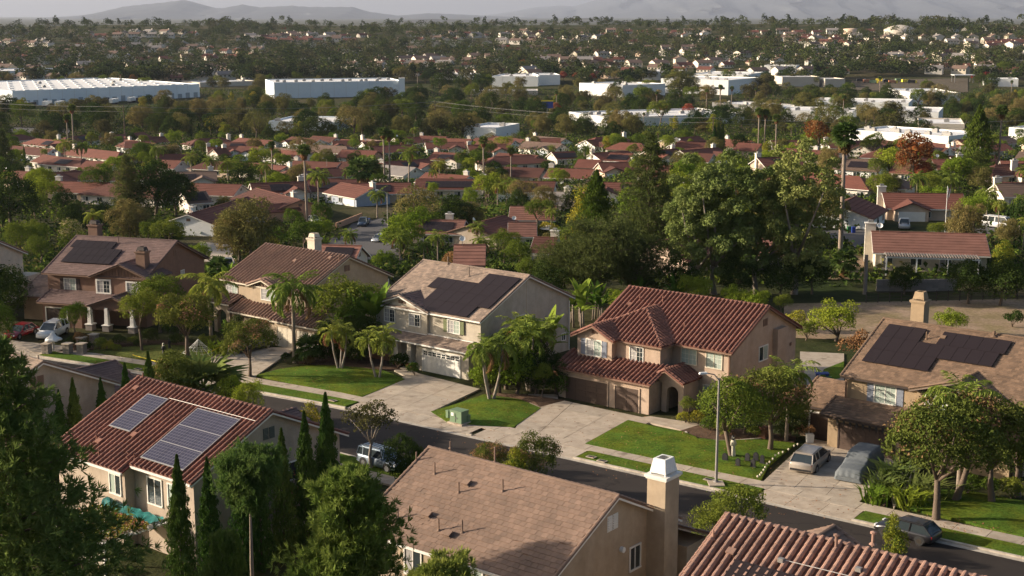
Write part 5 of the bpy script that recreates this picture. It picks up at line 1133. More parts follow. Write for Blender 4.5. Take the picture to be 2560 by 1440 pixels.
# ------------------------------------------------------------------ plants one can point at
for row in '''
bright_tree 187 757 850|bushy bright green tree beside the white car
young_street_tree 355 722 882|slim young tree on the lawn edge
shade_tree 400 690 830|dense green tree hiding the brown porch
pod_tree 470 735 897|tree with rusty pods on the dry lawn
pod_tree 625 803 942|round pod covered tree on the kerb strip
queen_palm 530 676 872|tall feathery palm beside the arched entry
queen_palm 737 672 906|big drooping feathery palm with thick trunk
king_palm 850 800 926|clump of three pale trunked palms on the lawn
king_palm 945 815 948|forked pale palm nearest the white garage
king_palm 1228 832 1002|forked palm beside the white garage driveway
king_palm 1325 790 975|leafy palm between cream and pink houses
queen_palm 1300 770 948|broad palm beside the cream side wall
banana_plant 1345 765 945|dark paddle leaf plant above the palms
banana_plant 915 712 890|paddle leaf plant by the tan gable
shade_tree 862 684 880|light green tree against the tan gable
shade_tree 905 740 890|leafy tree in the gap beside cream house
short_fan_palm 772 835 908|low palm beside the tan garage
dark_bush 800 868 908|dark clipped bush row end
dark_bush 845 866 908|dark bush behind the palm clump
dark_bush 745 885 912|dark low bush beside driveway
dark_bush 890 860 912|dark bush under banana leaves
citrus_bush 1290 870 990|glossy bush under the driveway palms
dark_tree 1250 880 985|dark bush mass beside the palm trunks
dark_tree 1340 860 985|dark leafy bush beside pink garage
young_street_tree 1353 905 998|small dark tree near pink garage corner
round_bush 1395 930 990|low bush at pink garage corner
pod_tree 1925 912 1128|three stemmed tree with salmon pods
shade_tree 1830 932 1148|full green tree on the pink house lawn
queen_palm 1965 900 1105|feathery palm showing above the pod tree
young_street_tree 1722 992 1060|small tree between two clipped bushes
lime_bush 1708 1026 1060|clipped bush at the arched porch
lime_bush 1743 1026 1062|twin clipped bush right of small tree
round_bush 1775 1040 1082|rounded bush in the planting bed
round_bush 1885 1062 1098|low bush beside pod tree stems
dark_bush 1960 1060 1098|dark bush beside brick pier
red_bush 1997 1062 1092|russet bush beside the flower pot
round_bush 1810 1050 1092|leafy bush behind lamp post
pod_tree 2385 975 1258|big tree of green leaves and rusty pods
pod_tree 2340 1010 1302|forked street tree nearest the black car
pod_tree 2480 998 1262|rightmost pod tree by the ochre house
queen_palm 2395 935 1255|light palm fronds in front of ochre gable
shade_tree 2545 1020 1240|leafy tree cut by the right edge
round_bush 2420 1185 1240|hedge bush on the right lawn edge
round_bush 2470 1190 1245|middle hedge bush right lawn edge
round_bush 2525 1195 1250|right hedge bush right lawn edge
rust_tree 928 1003 1172|bare looking russet tree beside the old jeep
dark_strap_plant 2238 1160 1215|dark strappy clump beside the covered car
dark_strap_plant 2205 1190 1235|dark strappy clump nearer the street
strap_leaf_plant 2190 1222 1258|bright strappy clump by sidewalk
strap_leaf_plant 2272 1225 1268|pale strappy clump beside walkway
dark_strap_plant 2310 1195 1250|spiky clump under the pod trees
round_bush 250 843 878|low bush in front of brown porch
dark_bush 300 835 868|dark bush below brown porch
lime_bush 270 850 878|yellow green bush on planting bed
dark_bush 215 848 880|dark bush at the brown steps
round_bush 330 840 865|planting bed bush beside young tree
dark_bush 375 820 860|dark bush behind young tree
round_bush 520 835 872|green bush beside tall palm trunk
strap_leaf_plant 545 855 888|strappy leaves below the arch
banana_plant 575 800 865|broad leaf plant inside arch
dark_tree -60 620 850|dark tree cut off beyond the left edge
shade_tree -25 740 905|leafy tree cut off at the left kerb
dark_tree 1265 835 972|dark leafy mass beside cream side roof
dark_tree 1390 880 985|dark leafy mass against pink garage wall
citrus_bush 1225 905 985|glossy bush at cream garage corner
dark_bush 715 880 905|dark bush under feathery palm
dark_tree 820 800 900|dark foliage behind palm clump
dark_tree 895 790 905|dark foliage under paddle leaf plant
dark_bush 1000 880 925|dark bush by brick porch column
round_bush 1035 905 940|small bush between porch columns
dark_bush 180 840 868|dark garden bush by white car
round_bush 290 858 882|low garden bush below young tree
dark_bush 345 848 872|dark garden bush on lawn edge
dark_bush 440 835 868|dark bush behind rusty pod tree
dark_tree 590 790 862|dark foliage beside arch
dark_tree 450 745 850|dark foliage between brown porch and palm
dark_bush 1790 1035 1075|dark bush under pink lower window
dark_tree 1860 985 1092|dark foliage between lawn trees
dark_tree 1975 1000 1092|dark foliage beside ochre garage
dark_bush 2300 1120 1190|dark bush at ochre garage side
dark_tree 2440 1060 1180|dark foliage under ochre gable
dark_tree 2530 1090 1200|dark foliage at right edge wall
red_bush 200 830 868|russet shrub near the stone piers
citrus_bush 2090 752 852|wide glossy bush on the dirt lot
red_bush 2142 825 905|dry russet shrub behind ochre roof
citrus_bush 2375 772 838|round green bush on the dirt lot
dusty_bush 2532 775 818|greyish round bush on dirt lot
lime_bush 1990 775 828|bush behind pink gable left
round_bush 2015 800 850|bush behind pink gable right
banana_plant 1455 700 818|tall banana plant right of cream gable
banana_plant 1490 705 800|second banana plant right of cream gable
banana_plant 1440 725 805|short banana plant against cream gable
banana_plant 1690 685 765|banana plant above pink ridge
banana_plant 1600 690 760|small banana plant above pink ridge left
citrus_bush 1735 690 765|light bush above pink ridge
citrus_bush 1545 722 775|lime bush left of pink ridge
citrus_bush 1830 712 775|bush above pink ridge right
citrus_bush 1890 725 785|bush strip behind pink roof
shade_tree 1955 735 790|leafy tree behind pink gable peak
shade_tree 100 590 665|bright tree between cream and brown houses
flowering_tree 185 545 655|cream flowering tree behind brown ridge
shade_tree 55 555 650|mid green tree over cream house roof
dark_tree 20 665 800|dark tree in front of left edge house
citrus_bush 495 606 665|bush right of brown gable
short_fan_palm 545 640 700|low fan palm between brown and tan houses
banana_plant 570 655 715|broad leaves left of tan roof
olive_tree 625 498 665|large soft olive tree behind tan roof
olive_tree 600 530 660|olive tree left half of pair
shade_tree 760 543 640|round tree right of tan chimney
lime_bush 680 590 625|yellow green bush left of tan chimney
olive_tree 328 498 612|upright light tree above brown ridge
queen_palm 400 530 612|feathery palm above brown ridge right
short_fan_palm 428 560 620|fan palm beside white gabled house
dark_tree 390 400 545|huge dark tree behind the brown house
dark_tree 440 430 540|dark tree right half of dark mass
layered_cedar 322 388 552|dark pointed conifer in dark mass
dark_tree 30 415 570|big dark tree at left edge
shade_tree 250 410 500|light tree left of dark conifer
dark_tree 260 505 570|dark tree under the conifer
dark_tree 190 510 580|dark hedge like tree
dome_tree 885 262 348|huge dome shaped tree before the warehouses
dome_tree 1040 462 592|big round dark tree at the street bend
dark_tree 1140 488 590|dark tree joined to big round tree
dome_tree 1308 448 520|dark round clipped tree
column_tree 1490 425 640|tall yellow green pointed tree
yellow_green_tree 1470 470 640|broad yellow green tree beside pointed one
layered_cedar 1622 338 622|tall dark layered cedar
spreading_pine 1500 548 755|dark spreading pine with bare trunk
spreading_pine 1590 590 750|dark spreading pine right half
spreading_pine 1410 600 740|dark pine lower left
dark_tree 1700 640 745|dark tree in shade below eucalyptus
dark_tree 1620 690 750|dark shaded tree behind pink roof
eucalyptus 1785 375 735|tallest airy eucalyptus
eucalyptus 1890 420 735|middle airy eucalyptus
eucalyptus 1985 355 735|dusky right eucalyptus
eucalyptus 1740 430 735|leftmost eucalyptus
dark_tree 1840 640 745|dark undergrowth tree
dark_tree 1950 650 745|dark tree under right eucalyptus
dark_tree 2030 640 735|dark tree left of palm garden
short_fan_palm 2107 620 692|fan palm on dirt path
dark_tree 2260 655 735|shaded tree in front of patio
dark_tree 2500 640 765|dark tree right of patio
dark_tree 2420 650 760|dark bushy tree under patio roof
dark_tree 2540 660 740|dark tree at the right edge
yellow_green_tree 2505 600 690|yellow green tree right of tiled roof
bright_tree 2435 487 592|bright green round street tree
fan_palm 2098 305 690|tall shaggy fan palm before grey garage
fan_palm 2494 262 440|tall fan palm at right
fan_palm 1895 268 392|left of twin fan palms
fan_palm 1910 272 392|right of twin fan palms
fan_palm 1938 285 405|single leaning fan palm
column_tree 2440 262 440|tall green column tree
red_tree 2275 332 480|large red autumn tree
red_tree 2043 300 400|rounded red autumn tree
red_tree 2300 400 480|green and red tree below autumn tree
queen_palm 2375 430 520|feathery palm behind grey garage roof
queen_palm 2290 425 520|feathery palm left behind grey garage
queen_palm 2465 455 560|feathery palm right of bright tree
slender_palm 2495 500 580|slender palm by white wall
slender_palm 2548 480 585|slender palm at right edge
shade_tree 2180 330 400|leafy tree below white roofs
dusty_tree 2215 280 350|grey green tree among white buildings
fan_palm 768 360 560|tallest palm in the bungalow streets
fan_palm 682 352 470|shaggy fan palm beside pale roof
slender_palm 667 400 490|light slim palm before pale roof
queen_palm 797 420 520|slim drooping palm
fan_palm 962 318 468|left tall slim palm
fan_palm 975 325 468|right tall slim palm
slender_palm 1022 362 480|slim palm on grey roof
fan_palm 1210 340 480|tall slim palm by long red roof
fan_palm 1277 368 480|tall slim palm right of long roof
slender_palm 1100 400 475|slim palm left of chimney roof
slender_palm 1085 420 480|short palm left of chimney roof
date_palm 1462 345 425|wide bushy date palm
short_fan_palm 905 392 470|bushy palm pair left
short_fan_palm 925 390 465|bushy palm pair right
shade_tree 1195 375 430|round light tree between roofs
dark_tree 1165 405 455|dark shrub tree
dark_tree 1250 420 460|dark shrub tree
queen_palm 875 570 650|bright drooping palm at street end
queen_palm 1000 565 670|bright palm behind tan roof
queen_palm 1095 575 665|bright palm above cream ridge
queen_palm 1205 585 680|bright palm right above cream ridge
queen_palm 1060 590 670|palm above cream ridge left
citrus_bush 960 625 680|light bush behind tan gable
shade_tree 1260 570 660|leafy tree right of red gable
shade_tree 1290 600 690|leafy tree behind cream gable
red_bush 1130 630 690|reddish shrub behind cream ridge
dark_tree 1370 650 760|dark tree right behind cream house
lime_bush 1370 555 600|yellow shrub by the patio umbrella
shade_tree 1320 640 720|tree behind cream gable right
cypress 1795 305 385|left of slim cypress group
cypress 1785 310 385|middle of slim cypress group
cypress 1805 308 385|right of slim cypress group
cypress 478 305 345|left small cypress pair
cypress 498 306 345|right small cypress pair
fan_palm 185 260 380|leaning fan palm at left
fan_palm 172 285 390|lower fan palm at left
queen_palm 165 345 420|palm left of pale roofs
queen_palm 205 350 420|palm before pale roofs
queen_palm 395 352 430|pale palm in bungalow rows
queen_palm 480 380 450|palm row left
queen_palm 530 385 460|palm row middle
queen_palm 570 388 460|palm row right
shade_tree 360 355 420|full light tree before dark roof
layered_cedar 10 325 430|dark conifer at left edge
dusty_tree 110 300 350|dusty tree above road
dome_tree 640 275 350|dark pine shape by white roof
dome_tree 760 340 410|round tree between roofs
dark_tree 1000 340 380|tree behind roofs
dusty_tree 1090 290 350|large brownish tree by utility pole
'''.strip().split('\n'):
    a, desc = row.split('|'); k, px, yt, yb = a.split()
    if k == 'dusty_bush': k = 'dark_bush'
    at(k, float(px), float(yt), float(yb), desc=desc)
# plants whose foot is hidden: distance given
for k, px, yt, d, desc, w in [
 ('foreground_pine', 8, 868, 66, 'huge dark pine filling the left foreground', 1.0),
 ('bright_pine', 872, 1176, 62, 'bright green pine in front of clay tiled roof', .76),
 ('tufted_pine', 622, 1122, 74, 'tufted pine among the cypresses', .66),
 ('bright_pine', 565, 1335, 66, 'low pine crown beneath tufted pine', .5),
 ('bright_pine', 1108, 1402, 58, 'small pine tip before beige windows', .9),
 ('pod_tree', 1340, 1082, 101.5, 'yellow green pod tree right behind clay ridge', .9), ('pod_tree', 1230, 1104, 103, 'pinkish pod tree behind clay ridge', .9), ('yellow_green_tree', 1290, 1118, 100, 'middle low tree behind clay ridge', .8),
 ('dark_tree', 1010, 1086, 103, 'dark bush covering the jeep bonnet', .7), ('dark_tree', 1040, 1110, 102, 'dark bush left of clay ridge', .7),
 ('pod_tree', 432, 885, 118, 'pinkish tree behind panel roof', .8), ('short_fan_palm', 500, 893, 119, 'big fan palm behind panel roof', 1.3), ('bright_tree', 575, 938, 117, 'thin bright tree above panel ridge', .7), ('bright_tree', 625, 950, 115, 'thin bright tree right above panel ridge', .6),
 ('yellow_green_tree', 770, 1008, 111, 'yellow green tree between gable and road', .75), ('yellow_green_tree', 735, 1020, 111, 'yellow tree left of cypress tops', .6),
 ('shade_tree', 1845, 1208, 90, 'green tree between clay and coral roofs', .95), ('shade_tree', 1790, 1262, 88, 'lower green tree left of coral ridge', .9),
 ('yellow_green_tree', 2235, 1288, 86, 'yellow green tree before the black car', .62),
 ('red_bush', 795, 1170, 95, 'dark red bush between cypresses', 1.2), ('shade_tree', 30, 868, 118, 'light green treetop above dark pine', .7)]:
    at(k, px, yt, yt+200, d, desc=desc, wide=w)
for px, yt in ((150, 975), (185, 945), (255, 945), (315, 908), (373, 878)):
    r = ray(px, yt); x_d = r.x/r.y; d = 93.2/(.62314-.78211*x_d) if False else 93.0/(.62314-.78211*x_d); at('cypress', px, yt, yt+150, d, desc='cypress in the row left of panel roof', group='cypresses left of the panel roof', wide=.95)
for px, yt in ((445, 1138), (520, 1145), (603, 1108), (645, 1112), (705, 1072), (762, 1028), (815, 983)):
    r = ray(px, yt); x_d = r.x/r.y; d = 67.0/(.62314-.78211*x_d); at('cypress', px, yt, yt+150, d, desc='cypress in the row right of panel roof', group='cypresses right of the panel roof', wide=.9)
# ------------------------------------------------------------------ single storey houses of the lower streets
FOOT = []                                                        # occupied discs (x, y, r)
HOUSES = []
_bw = {}
def bungalow(xl, yl, xr, yr, D, roof='far_red', wall='stucco_far', kind='gable', chim=None, gar=None, fg=None, panels=0, zr=4.7, desc='red roofed bungalow', dish=False):
    """ridge ends in photo pixels; D depth; gar = side of a garage door; fg = front gable position 0..1"""
    q = []
    for x, y in ((xl, yl), (xr, yr)):
        z = 0
        for _ in range(25): p = P(x, y, z+zr); z = .5*z+.5*T(p.x, p.y)
        q.append(p)
    zb = min(T(p.x, p.y) for p in q); p0 = P(xl, yl, zb+zr); p1 = P(xr, yr, zb+zr); c = (p0+p1)/2; Lr = (p1-p0).length; ang = math.atan2(p1.y-p0.y, p1.x-p0.x)
    L = Lr+(D*.9 if kind == 'hip' else 0)
    o = empty('bungalow', (c.x, c.y, zb), ang); tag(o, None, 'house', 'single storey houses in the lower streets'); HOUSES.append((o, desc, Vector((c.x, c.y, zb)), 5))
    FOOT.append((c.x, c.y, max(L, D)*.55)); ze = 2.55; a, b = -L/2, L/2; oe = .6; hd = D/2; pit = (zr-ze)/hd
    w = MB()
    if kind == 'gable': w.prism([(a+.4, y, z) for y, z in ((-hd+oe, -3), (hd-oe, -3), (hd-oe, ze+oe*pit-.12), (0, zr-.12), (-hd+oe, ze+oe*pit-.12))], (L-.8, 0, 0))
    else: w.box2((a+oe, -hd+oe, -3), (b-oe, hd-oe, ze+.1))
    w.build('wall', MAT[wall], o)
    r = MB(); N = Vector((0, 0, -.16)); ins = D*.45 if kind == 'hip' else 0
    r.prism([(a, -hd, ze), (b, -hd, ze), (b-ins, 0, zr), (a+ins, 0, zr)], N); r.prism([(b, hd, ze), (a, hd, ze), (a+ins, 0, zr), (b-ins, 0, zr)], N)
    if ins: r.prism([(a, hd, ze), (a, -hd, ze), (a+ins, 0, zr)], N); r.prism([(b, -hd, ze), (b, hd, ze), (b-ins, 0, zr)], N)
    # courses of tiles as shallow steps
    nc = int(math.hypot(hd, zr-ze)/.8)
    for k in range(nc):
        t = k/nc; t2 = t+.9/nc; y0, z0 = -hd*(1-t), ze+(zr-ze)*t; y1, z1 = -hd*(1-t2), ze+(zr-ze)*t2; i0 = ins*t
        r.face([(a+i0+.02, y0-.01, z0+.05), (b-i0-.02, y0-.01, z0+.05), (b-ins*t2-.02, y1, z1+.012), (a+ins*t2+.02, y1, z1+.012)]); r.face([(a+i0+.02, y0-.01, z0), (b-i0-.02, y0-.01, z0), (b-i0-.02, y0-.01, z0+.05), (a+i0+.02, y0-.01, z0+.05)])
    rf = r.build('roof', MAT[roof], o)
    MB().box2((a+ins, -.14, zr-.04), (b-ins, .14, zr+.1)).build('ridge_cap', MAT[roof], o)
    MB().box2((a+.03, -hd-.06, ze-.2), (b-.03, -hd+.03, ze-.02)).build('gutter', MAT['trim_white' if len(HOUSES) % 3 else 'trim_brown'], o)
    if kind == 'gable':
        for s in (a, b):
            m = MB()
            for sg in (-1, 1): m.obox(Vector((s-.04, sg*hd, ze-.2)), Vector((.08, 0, 0)), Vector((0, -sg*hd, zr-ze)), Vector((0, 0, .17)))
            m.build('bargeboard', MAT['trim_white' if len(HOUSES) % 3 else 'trim_brown'], o)
    y = -hd+oe-.02; gx = None
    if gar is not None:
        gx = a+L*gar; MB().box((gx, y-.03, 1.1), (4.8, .06, 2.2)).build('garage_door', MAT['trim_white' if fg is None else 'wall_blue'], o)
    n = max(2, int(L/4))
    for i in range(n):
        wx = a+L*(i+.5)/n
        if gx is not None and abs(wx-gx) < 3.4: continue
        MB().box((wx, y-.03, 1.45), (1.7, .07, 1.25)).build('window', MAT['trim_white'], o); pn = o.children[-1] if False else None
        MB().box((wx-.4, y-.075, 1.45), (.68, .03, 1.05)).build('pane', MAT['glass' if i % 2 else 'blind'], o.children[0] if False else bpy.data.objects[-1] if False else LASTW(o))
        MB().box((wx+.4, y-.075, 1.45), (.68, .03, 1.05)).build('pane', MAT['glass'], LASTW(o))
    for s in (a+.4, b-.4):
        if kind == 'gable': MB().box((s+(-.03 if s < 0 else .03), 0, 3.5), (.06, .9, .6)).build('vent', MAT['trim_brown'], o)
    if fg is not None:
        cx = a+L*fg; wv = 3.4; zf = ze+wv*.42; yv = -hd-2.2; m = MB()
        m.prism([(cx-wv+.4, yv+.5, -3), (cx+wv-.4, yv+.5, -3), (cx+wv-.4, yv+.5, ze), (cx, yv+.5, zf-.1), (cx-wv+.4, yv+.5, ze)], (0, hd+1.5, 0)); m.build('wall', MAT[wall], o)
        m = MB(); Dp = hd+2.0
        for sg in (-1, 1): m.prism([(cx+sg*wv, yv, ze), (cx+sg*wv, yv+Dp, ze), (cx, yv+Dp, zf), (cx, yv, zf)][::sg], N)
        m.build('roof', MAT[roof], o)
        MB().box((cx, yv+.47, 1.1), (4.8, .08, 2.2)).build('garage_door', MAT['wall_blue' if len(HOUSES) % 2 else 'trim_white'], o)
    if chim is not None:
        cx = a+L*chim; cy = .6; c_ = MB().box((cx, cy, 2.9), (1.5, .9, 5.8)).build('chimney', MAT['stucco_far'], o); MB().box((cx, cy, 5.85), (1.75, 1.15, .14)).build('chimney_cap', MAT['trim_white'], c_); MB().box((cx, cy, 6.1), (.7, .5, .4)).build('flue', MAT['metal_grey'], c_)
    if panels:
        rot = Matrix((Vector((1, 0, 0)), Vector((0, hd, zr-ze)).normalized(), Vector((0, -(zr-ze), hd)).normalized())).transposed().to_4x4()
        if 'p' not in _bw: _bw['p'] = MB().box2((0, 0, 0), (1.0, 1.65, .05)).mesh('solar_panel', MAT['solar_black'])
        for i in range(panels):
            for j in range(2): link('solar_panel', _bw['p'], o, Matrix.Translation(Vector((-panels/2*1.02+i*1.02, -hd*.82, ze+(zr-ze)*.18+.15)))@rot@Matrix.Translation((0, j*1.68, 0)))
    if dish:
        m = MB().lathe((0, 0, 0), [(.05, 0), (.28, .05), (.42, .14), (.4, .15), (.26, .07), (.02, .03)], 12); d_ = link('satellite_dish', m.mesh('satellite_dish', MAT['white']), o, Matrix.Translation((a+1.2, -.4, zr+.9))@Matrix.Rotation(R(60), 4, 'X')); MB().box((a+1.2, -.35, zr+.4), (.06, .06, 1)).build('dish_mast', MAT['metal_grey'], o)
    return o
_lw = {}
def LASTW(o):
    ws = [c for c in o.children if c.name.split('.')[0] == 'window']; return max(ws, key=lambda w: int((w.name.split('.')+['0'])[1]))
BIG = []
for a in [
 (2178, 578, 2464, 586, 13, 'tile_red', 'stucco_cream', 'gable', -.005, None, None, 0, 'long tiled roof house with chimney behind dirt lot'),
 (2205, 482, 2408, 485, 12, 'far_red', 'stucco_warm', 'gable', .0, None, .3, 0, 'house with blue grey garage door under front gable'),
 (2098, 512, 2140, 490, 12, 'far_red', 'wall_white', 'gable', None, None, None, 0, 'white gabled garage house with blue bins'),
 (2190, 438, 2228, 440, 11, 'far_brown', 'stucco_far', 'hip', None, None, None, 0, 'brown hip roofed house'),
 (2490, 455, 2610, 458, 13, 'far_red', 'stucco_far', 'gable', None, None, None, 0, 'red roofed house cut by right edge'),
 (2330, 398, 2400, 398, 11, 'far_red', 'stucco_far', 'gable', 1, None, None, 0, 'red roofed house with white chimney'),
 (2400, 365, 2455, 368, 10, 'far_grey', 'wall_white', 'gable', None, None, None, 0, 'grey roofed white house'),
 (2500, 402, 2590, 404, 12, 'far_red', 'stucco_far', 'gable', None, None, None, 0, 'red house right of column tree'),
 (2152, 362, 2185, 352, 10, 'far_red', 'stucco_far', 'gable', None, None, None, 0, 'dark red gable beside leafy tree'),
 (2330, 366, 2372, 370, 9, 'far_red', 'stucco_far', 'gable', .9, None, None, 4, 'red house with rooftop panels'),
 (468, 536, 620, 492, 13, 'far_red', 'wall_white', 'gable', .12, None, None, 0, 'white gabled house with dark red roof'),
 (640, 470, 752, 500, 14, 'far_red', 'stucco_coral', 'gable', .8, None, .9, 0, 'coral house with white garage'),
 (758, 448, 850, 446, 12, 'far_red', 'stucco_far', 'gable', .05, None, None, 0, 'plain red roofed house'),
 (852, 456, 935, 470, 11, 'far_red', 'stucco_blue', 'gable', .9, .75, None, 0, 'blue gray house with wide garage'),
 (622, 406, 718, 416, 11, 'far_red', 'stucco_far', 'gable', 1.02, None, None, 0, 'pale red roofed house'),
 (955, 412, 1040, 419, 12, 'far_grey', 'stucco_far', 'gable', None, None, None, 0, 'grey roofed bungalow'),
 (1040, 447, 1212, 448, 11, 'far_red', 'stucco_far', 'gable', .97, None, None, 12, 'red roof with long black panel row'),
 (1255, 417, 1362, 421, 11, 'far_red', 'stucco_warm', 'gable', None, None, None, 0, 'long red roofed house'),
 (1372, 420, 1485, 424, 12, 'far_red', 'wall_white', 'gable', .05, None, None, 0, 'white walled house with windows'),
 (1085, 380, 1165, 384, 12, 'far_red', 'stucco_far', 'gable', .05, None, .8, 5, 'red house with pale panels'),
 (1235, 392, 1330, 388, 12, 'far_red', 'stucco_far', 'hip', None, None, None, 0, 'red hip roofed house'),
 (1378, 380, 1436, 378, 11, 'far_red', 'stucco_far', 'gable', None, None, None, 8, 'red house with dark panel block'),
 (1525, 382, 1585, 385, 11, 'far_red', 'stucco_warm', 'gable', None, None, None, 7, 'red house with panel block'),
 (855, 374, 945, 377, 12, 'far_red', 'stucco_coral', 'gable', None, .12, None, 0, 'coral walled house with white garage'),
 (830, 352, 905, 351, 10, 'far_red', 'stucco_far', 'gable', None, None, .2, 0, 'red roofed house'),
 (985, 345, 1050, 342, 10, 'far_red', 'stucco_far', 'gable', None, None, .3, 0, 'red roofed house'),
 (1092, 345, 1180, 348, 10, 'far_red', 'stucco_far', 'gable', .9, None, None, 0, 'red house with pale chimney'),
 (1200, 347, 1288, 351, 11, 'far_red', 'wall_blue', 'gable', None, None, None, 0, 'red roofed house with pale blue walls'),
 (1342, 346, 1402, 346, 10, 'far_red', 'stucco_far', 'gable', None, None, .1, 0, 'red roofed house'),
 (1550, 356, 1602, 358, 10, 'far_red', 'stucco_far', 'hip', None, None, None, 0, 'red hip roofed house'),
 (1690, 355, 1772, 357, 11, 'far_red', 'stucco_far', 'gable', .0, None, None, 0, 'red roof with bright chimney'),
 (1715, 382, 1785, 385, 11, 'far_red', 'stucco_far', 'gable', None, None, None, 0, 'brownish red roofed house'),
 (1845, 357, 1905, 360, 10, 'far_red', 'stucco_warm', 'gable', None, None, None, 0, 'red roofed house'),
 (312, 354, 375, 353, 11, 'far_red', 'wall_white', 'gable', None, None, None, 0, 'dark roofed house with white gable'),
 (588, 365, 655, 368, 11, 'far_red', 'wall_white', 'gable', None, None, .8, 0, 'red house with white gable and garage'),
 (532, 372, 565, 370, 10, 'far_red', 'stucco_far', 'gable', .9, None, None, 0, 'small red house with chimney'),
 (108, 386, 150, 392, 10, 'far_red', 'stucco_far', 'gable', .8, None, None, 0, 'pale red roofed house with chimney'),
 (150, 392, 205, 396, 12, 'far_red', 'stucco_far', 'hip', None, None, None, 6, 'pale red hip roof with panels'),
 (215, 402, 292, 405, 11, 'far_red', 'stucco_far', 'gable', None, None, None, 0, 'red roofed house'),
 (405, 400, 455, 402, 10, 'far_red', 'stucco_far', 'gable', None, None, None, 0, 'red house with white awning'),
 (10, 426, 92, 430, 11, 'far_red', 'stucco_warm', 'gable', .7, None, None, 0, 'dark red house with two chimneys'),
 (122, 440, 190, 424, 12, 'far_red', 'stucco_cream', 'gable', None, .3, None, 0, 'cream gabled house with parked cars'),
 (1275, 516, 1392, 517, 12, 'tile_red', 'stucco_far', 'gable', None, None, None, 0, 'wide red roof house by umbrella'),
 (1040, 548, 1165, 551, 10, 'tile_red', 'stucco_grey', 'gable', .66, None, None, 6, 'red house with panels and grey chimney'),
 (1172, 562, 1262, 538, 13, 'far_red', 'stucco_grey', 'gable', None, None, None, 0, 'dark red house with grey gable', True),
 (1270, 556, 1342, 556, 10, 'tile_red', 'stucco_far', 'gable', None, None, None, 0, 'small red roof behind cream house'),
 (1345, 478, 1425, 482, 11, 'far_grey', 'stucco_far', 'gable', .9, None, None, 0, 'bluish roofed house'),
 (1640, 604, 1735, 588, 12, 'far_red', 'stucco_warm', 'gable', None, None, None, 0, 'shaded red roof between dark trees'),
 (1335, 592, 1395, 594, 10, 'far_red', 'stucco_far', 'gable', .85, None, None, 0, 'red roof with bluish white chimney'),
 (805, 612, 905, 615, 9, 'tile_red', 'stucco_far', 'gable', None, None, None, 4, 'low red roof behind tan gable'),
 (1135, 612, 1215, 612, 9, 'tile_red', 'stucco_far', 'gable', None, None, None, 0, 'red roof behind palms'),
 (455, 482, 515, 478, 9, 'far_brown', 'stucco_far', 'gable', None, None, None, 4, 'brown roof with pale panels'),
 (1895, 590, 1965, 592, 10, 'tile_red', 'stucco_far', 'gable', None, None, None, 0, 'tiled roof behind eucalyptus'),
 (1445, 398, 1505, 400, 10, 'far_red', 'stucco_far', 'gable', None, None, None, 0, 'red roof behind date palm'),
 (700, 375, 770, 380, 10, 'far_red', 'stucco_far', 'gable', None, None, None, 0, 'red roof behind fan palms'),
 (905, 355, 965, 352, 10, 'far_red', 'wall_white', 'gable', None, None, None, 0, 'red roofed house with bright gable'),
 (2240, 405, 2290, 408, 10, 'far_red', 'stucco_far', 'gable', None, None, None, 0, 'red roof under red tree')]:
    xl, yl, xr, yr, D_, rf, wl, kd, ch, ga, fg, pn, ds = a[:13]
    bungalow(xl, yl, xr, yr, D_, rf, wl, kd, ch, ga, fg, pn, desc=ds, dish=len(a) > 13 or len(HOUSES) % 5 == 0)
# houses of which only roofs show between the trees
g = random.Random(4)
for row, py in enumerate((343, 352, 366, 384, 404, 428, 455)):
    px = -30+row*23
    while px < 2600:
        px += g.uniform(46, 80)*(1+row*.16); w = g.uniform(30, 44)*(1+row*.14); y0 = py+g.uniform(-5, 5)+(8 if px > 1650 else 0)
        if 2090 < px < 2480 and py > 400: continue
        c = P(px, y0, -6); c = hit(px, y0+26)
        if any((c.x-x)**2+(c.y-y)**2 < (q+7.5)**2 for x, y, q in FOOT): continue
        dy = g.uniform(-9, 11); rf = g.choice(('far_red', 'far_red', 'far_red', 'far_brown')); hp = g.random() < .2; bungalow(px-w, y0, px+w, y0+dy, g.uniform(10, 12), rf, g.choice(('stucco_far', 'wall_white', 'stucco_far', 'stucco_warm')), 'hip' if hp else 'gable', g.choice((None, .05, .9, None)), None, g.choice((None, .25, .75, None)), g.choice((0, 0, 0, 5)), desc=('brown' if rf == 'far_brown' else 'red')+(' hip' if hp else ' gable')+' roofed bungalow')
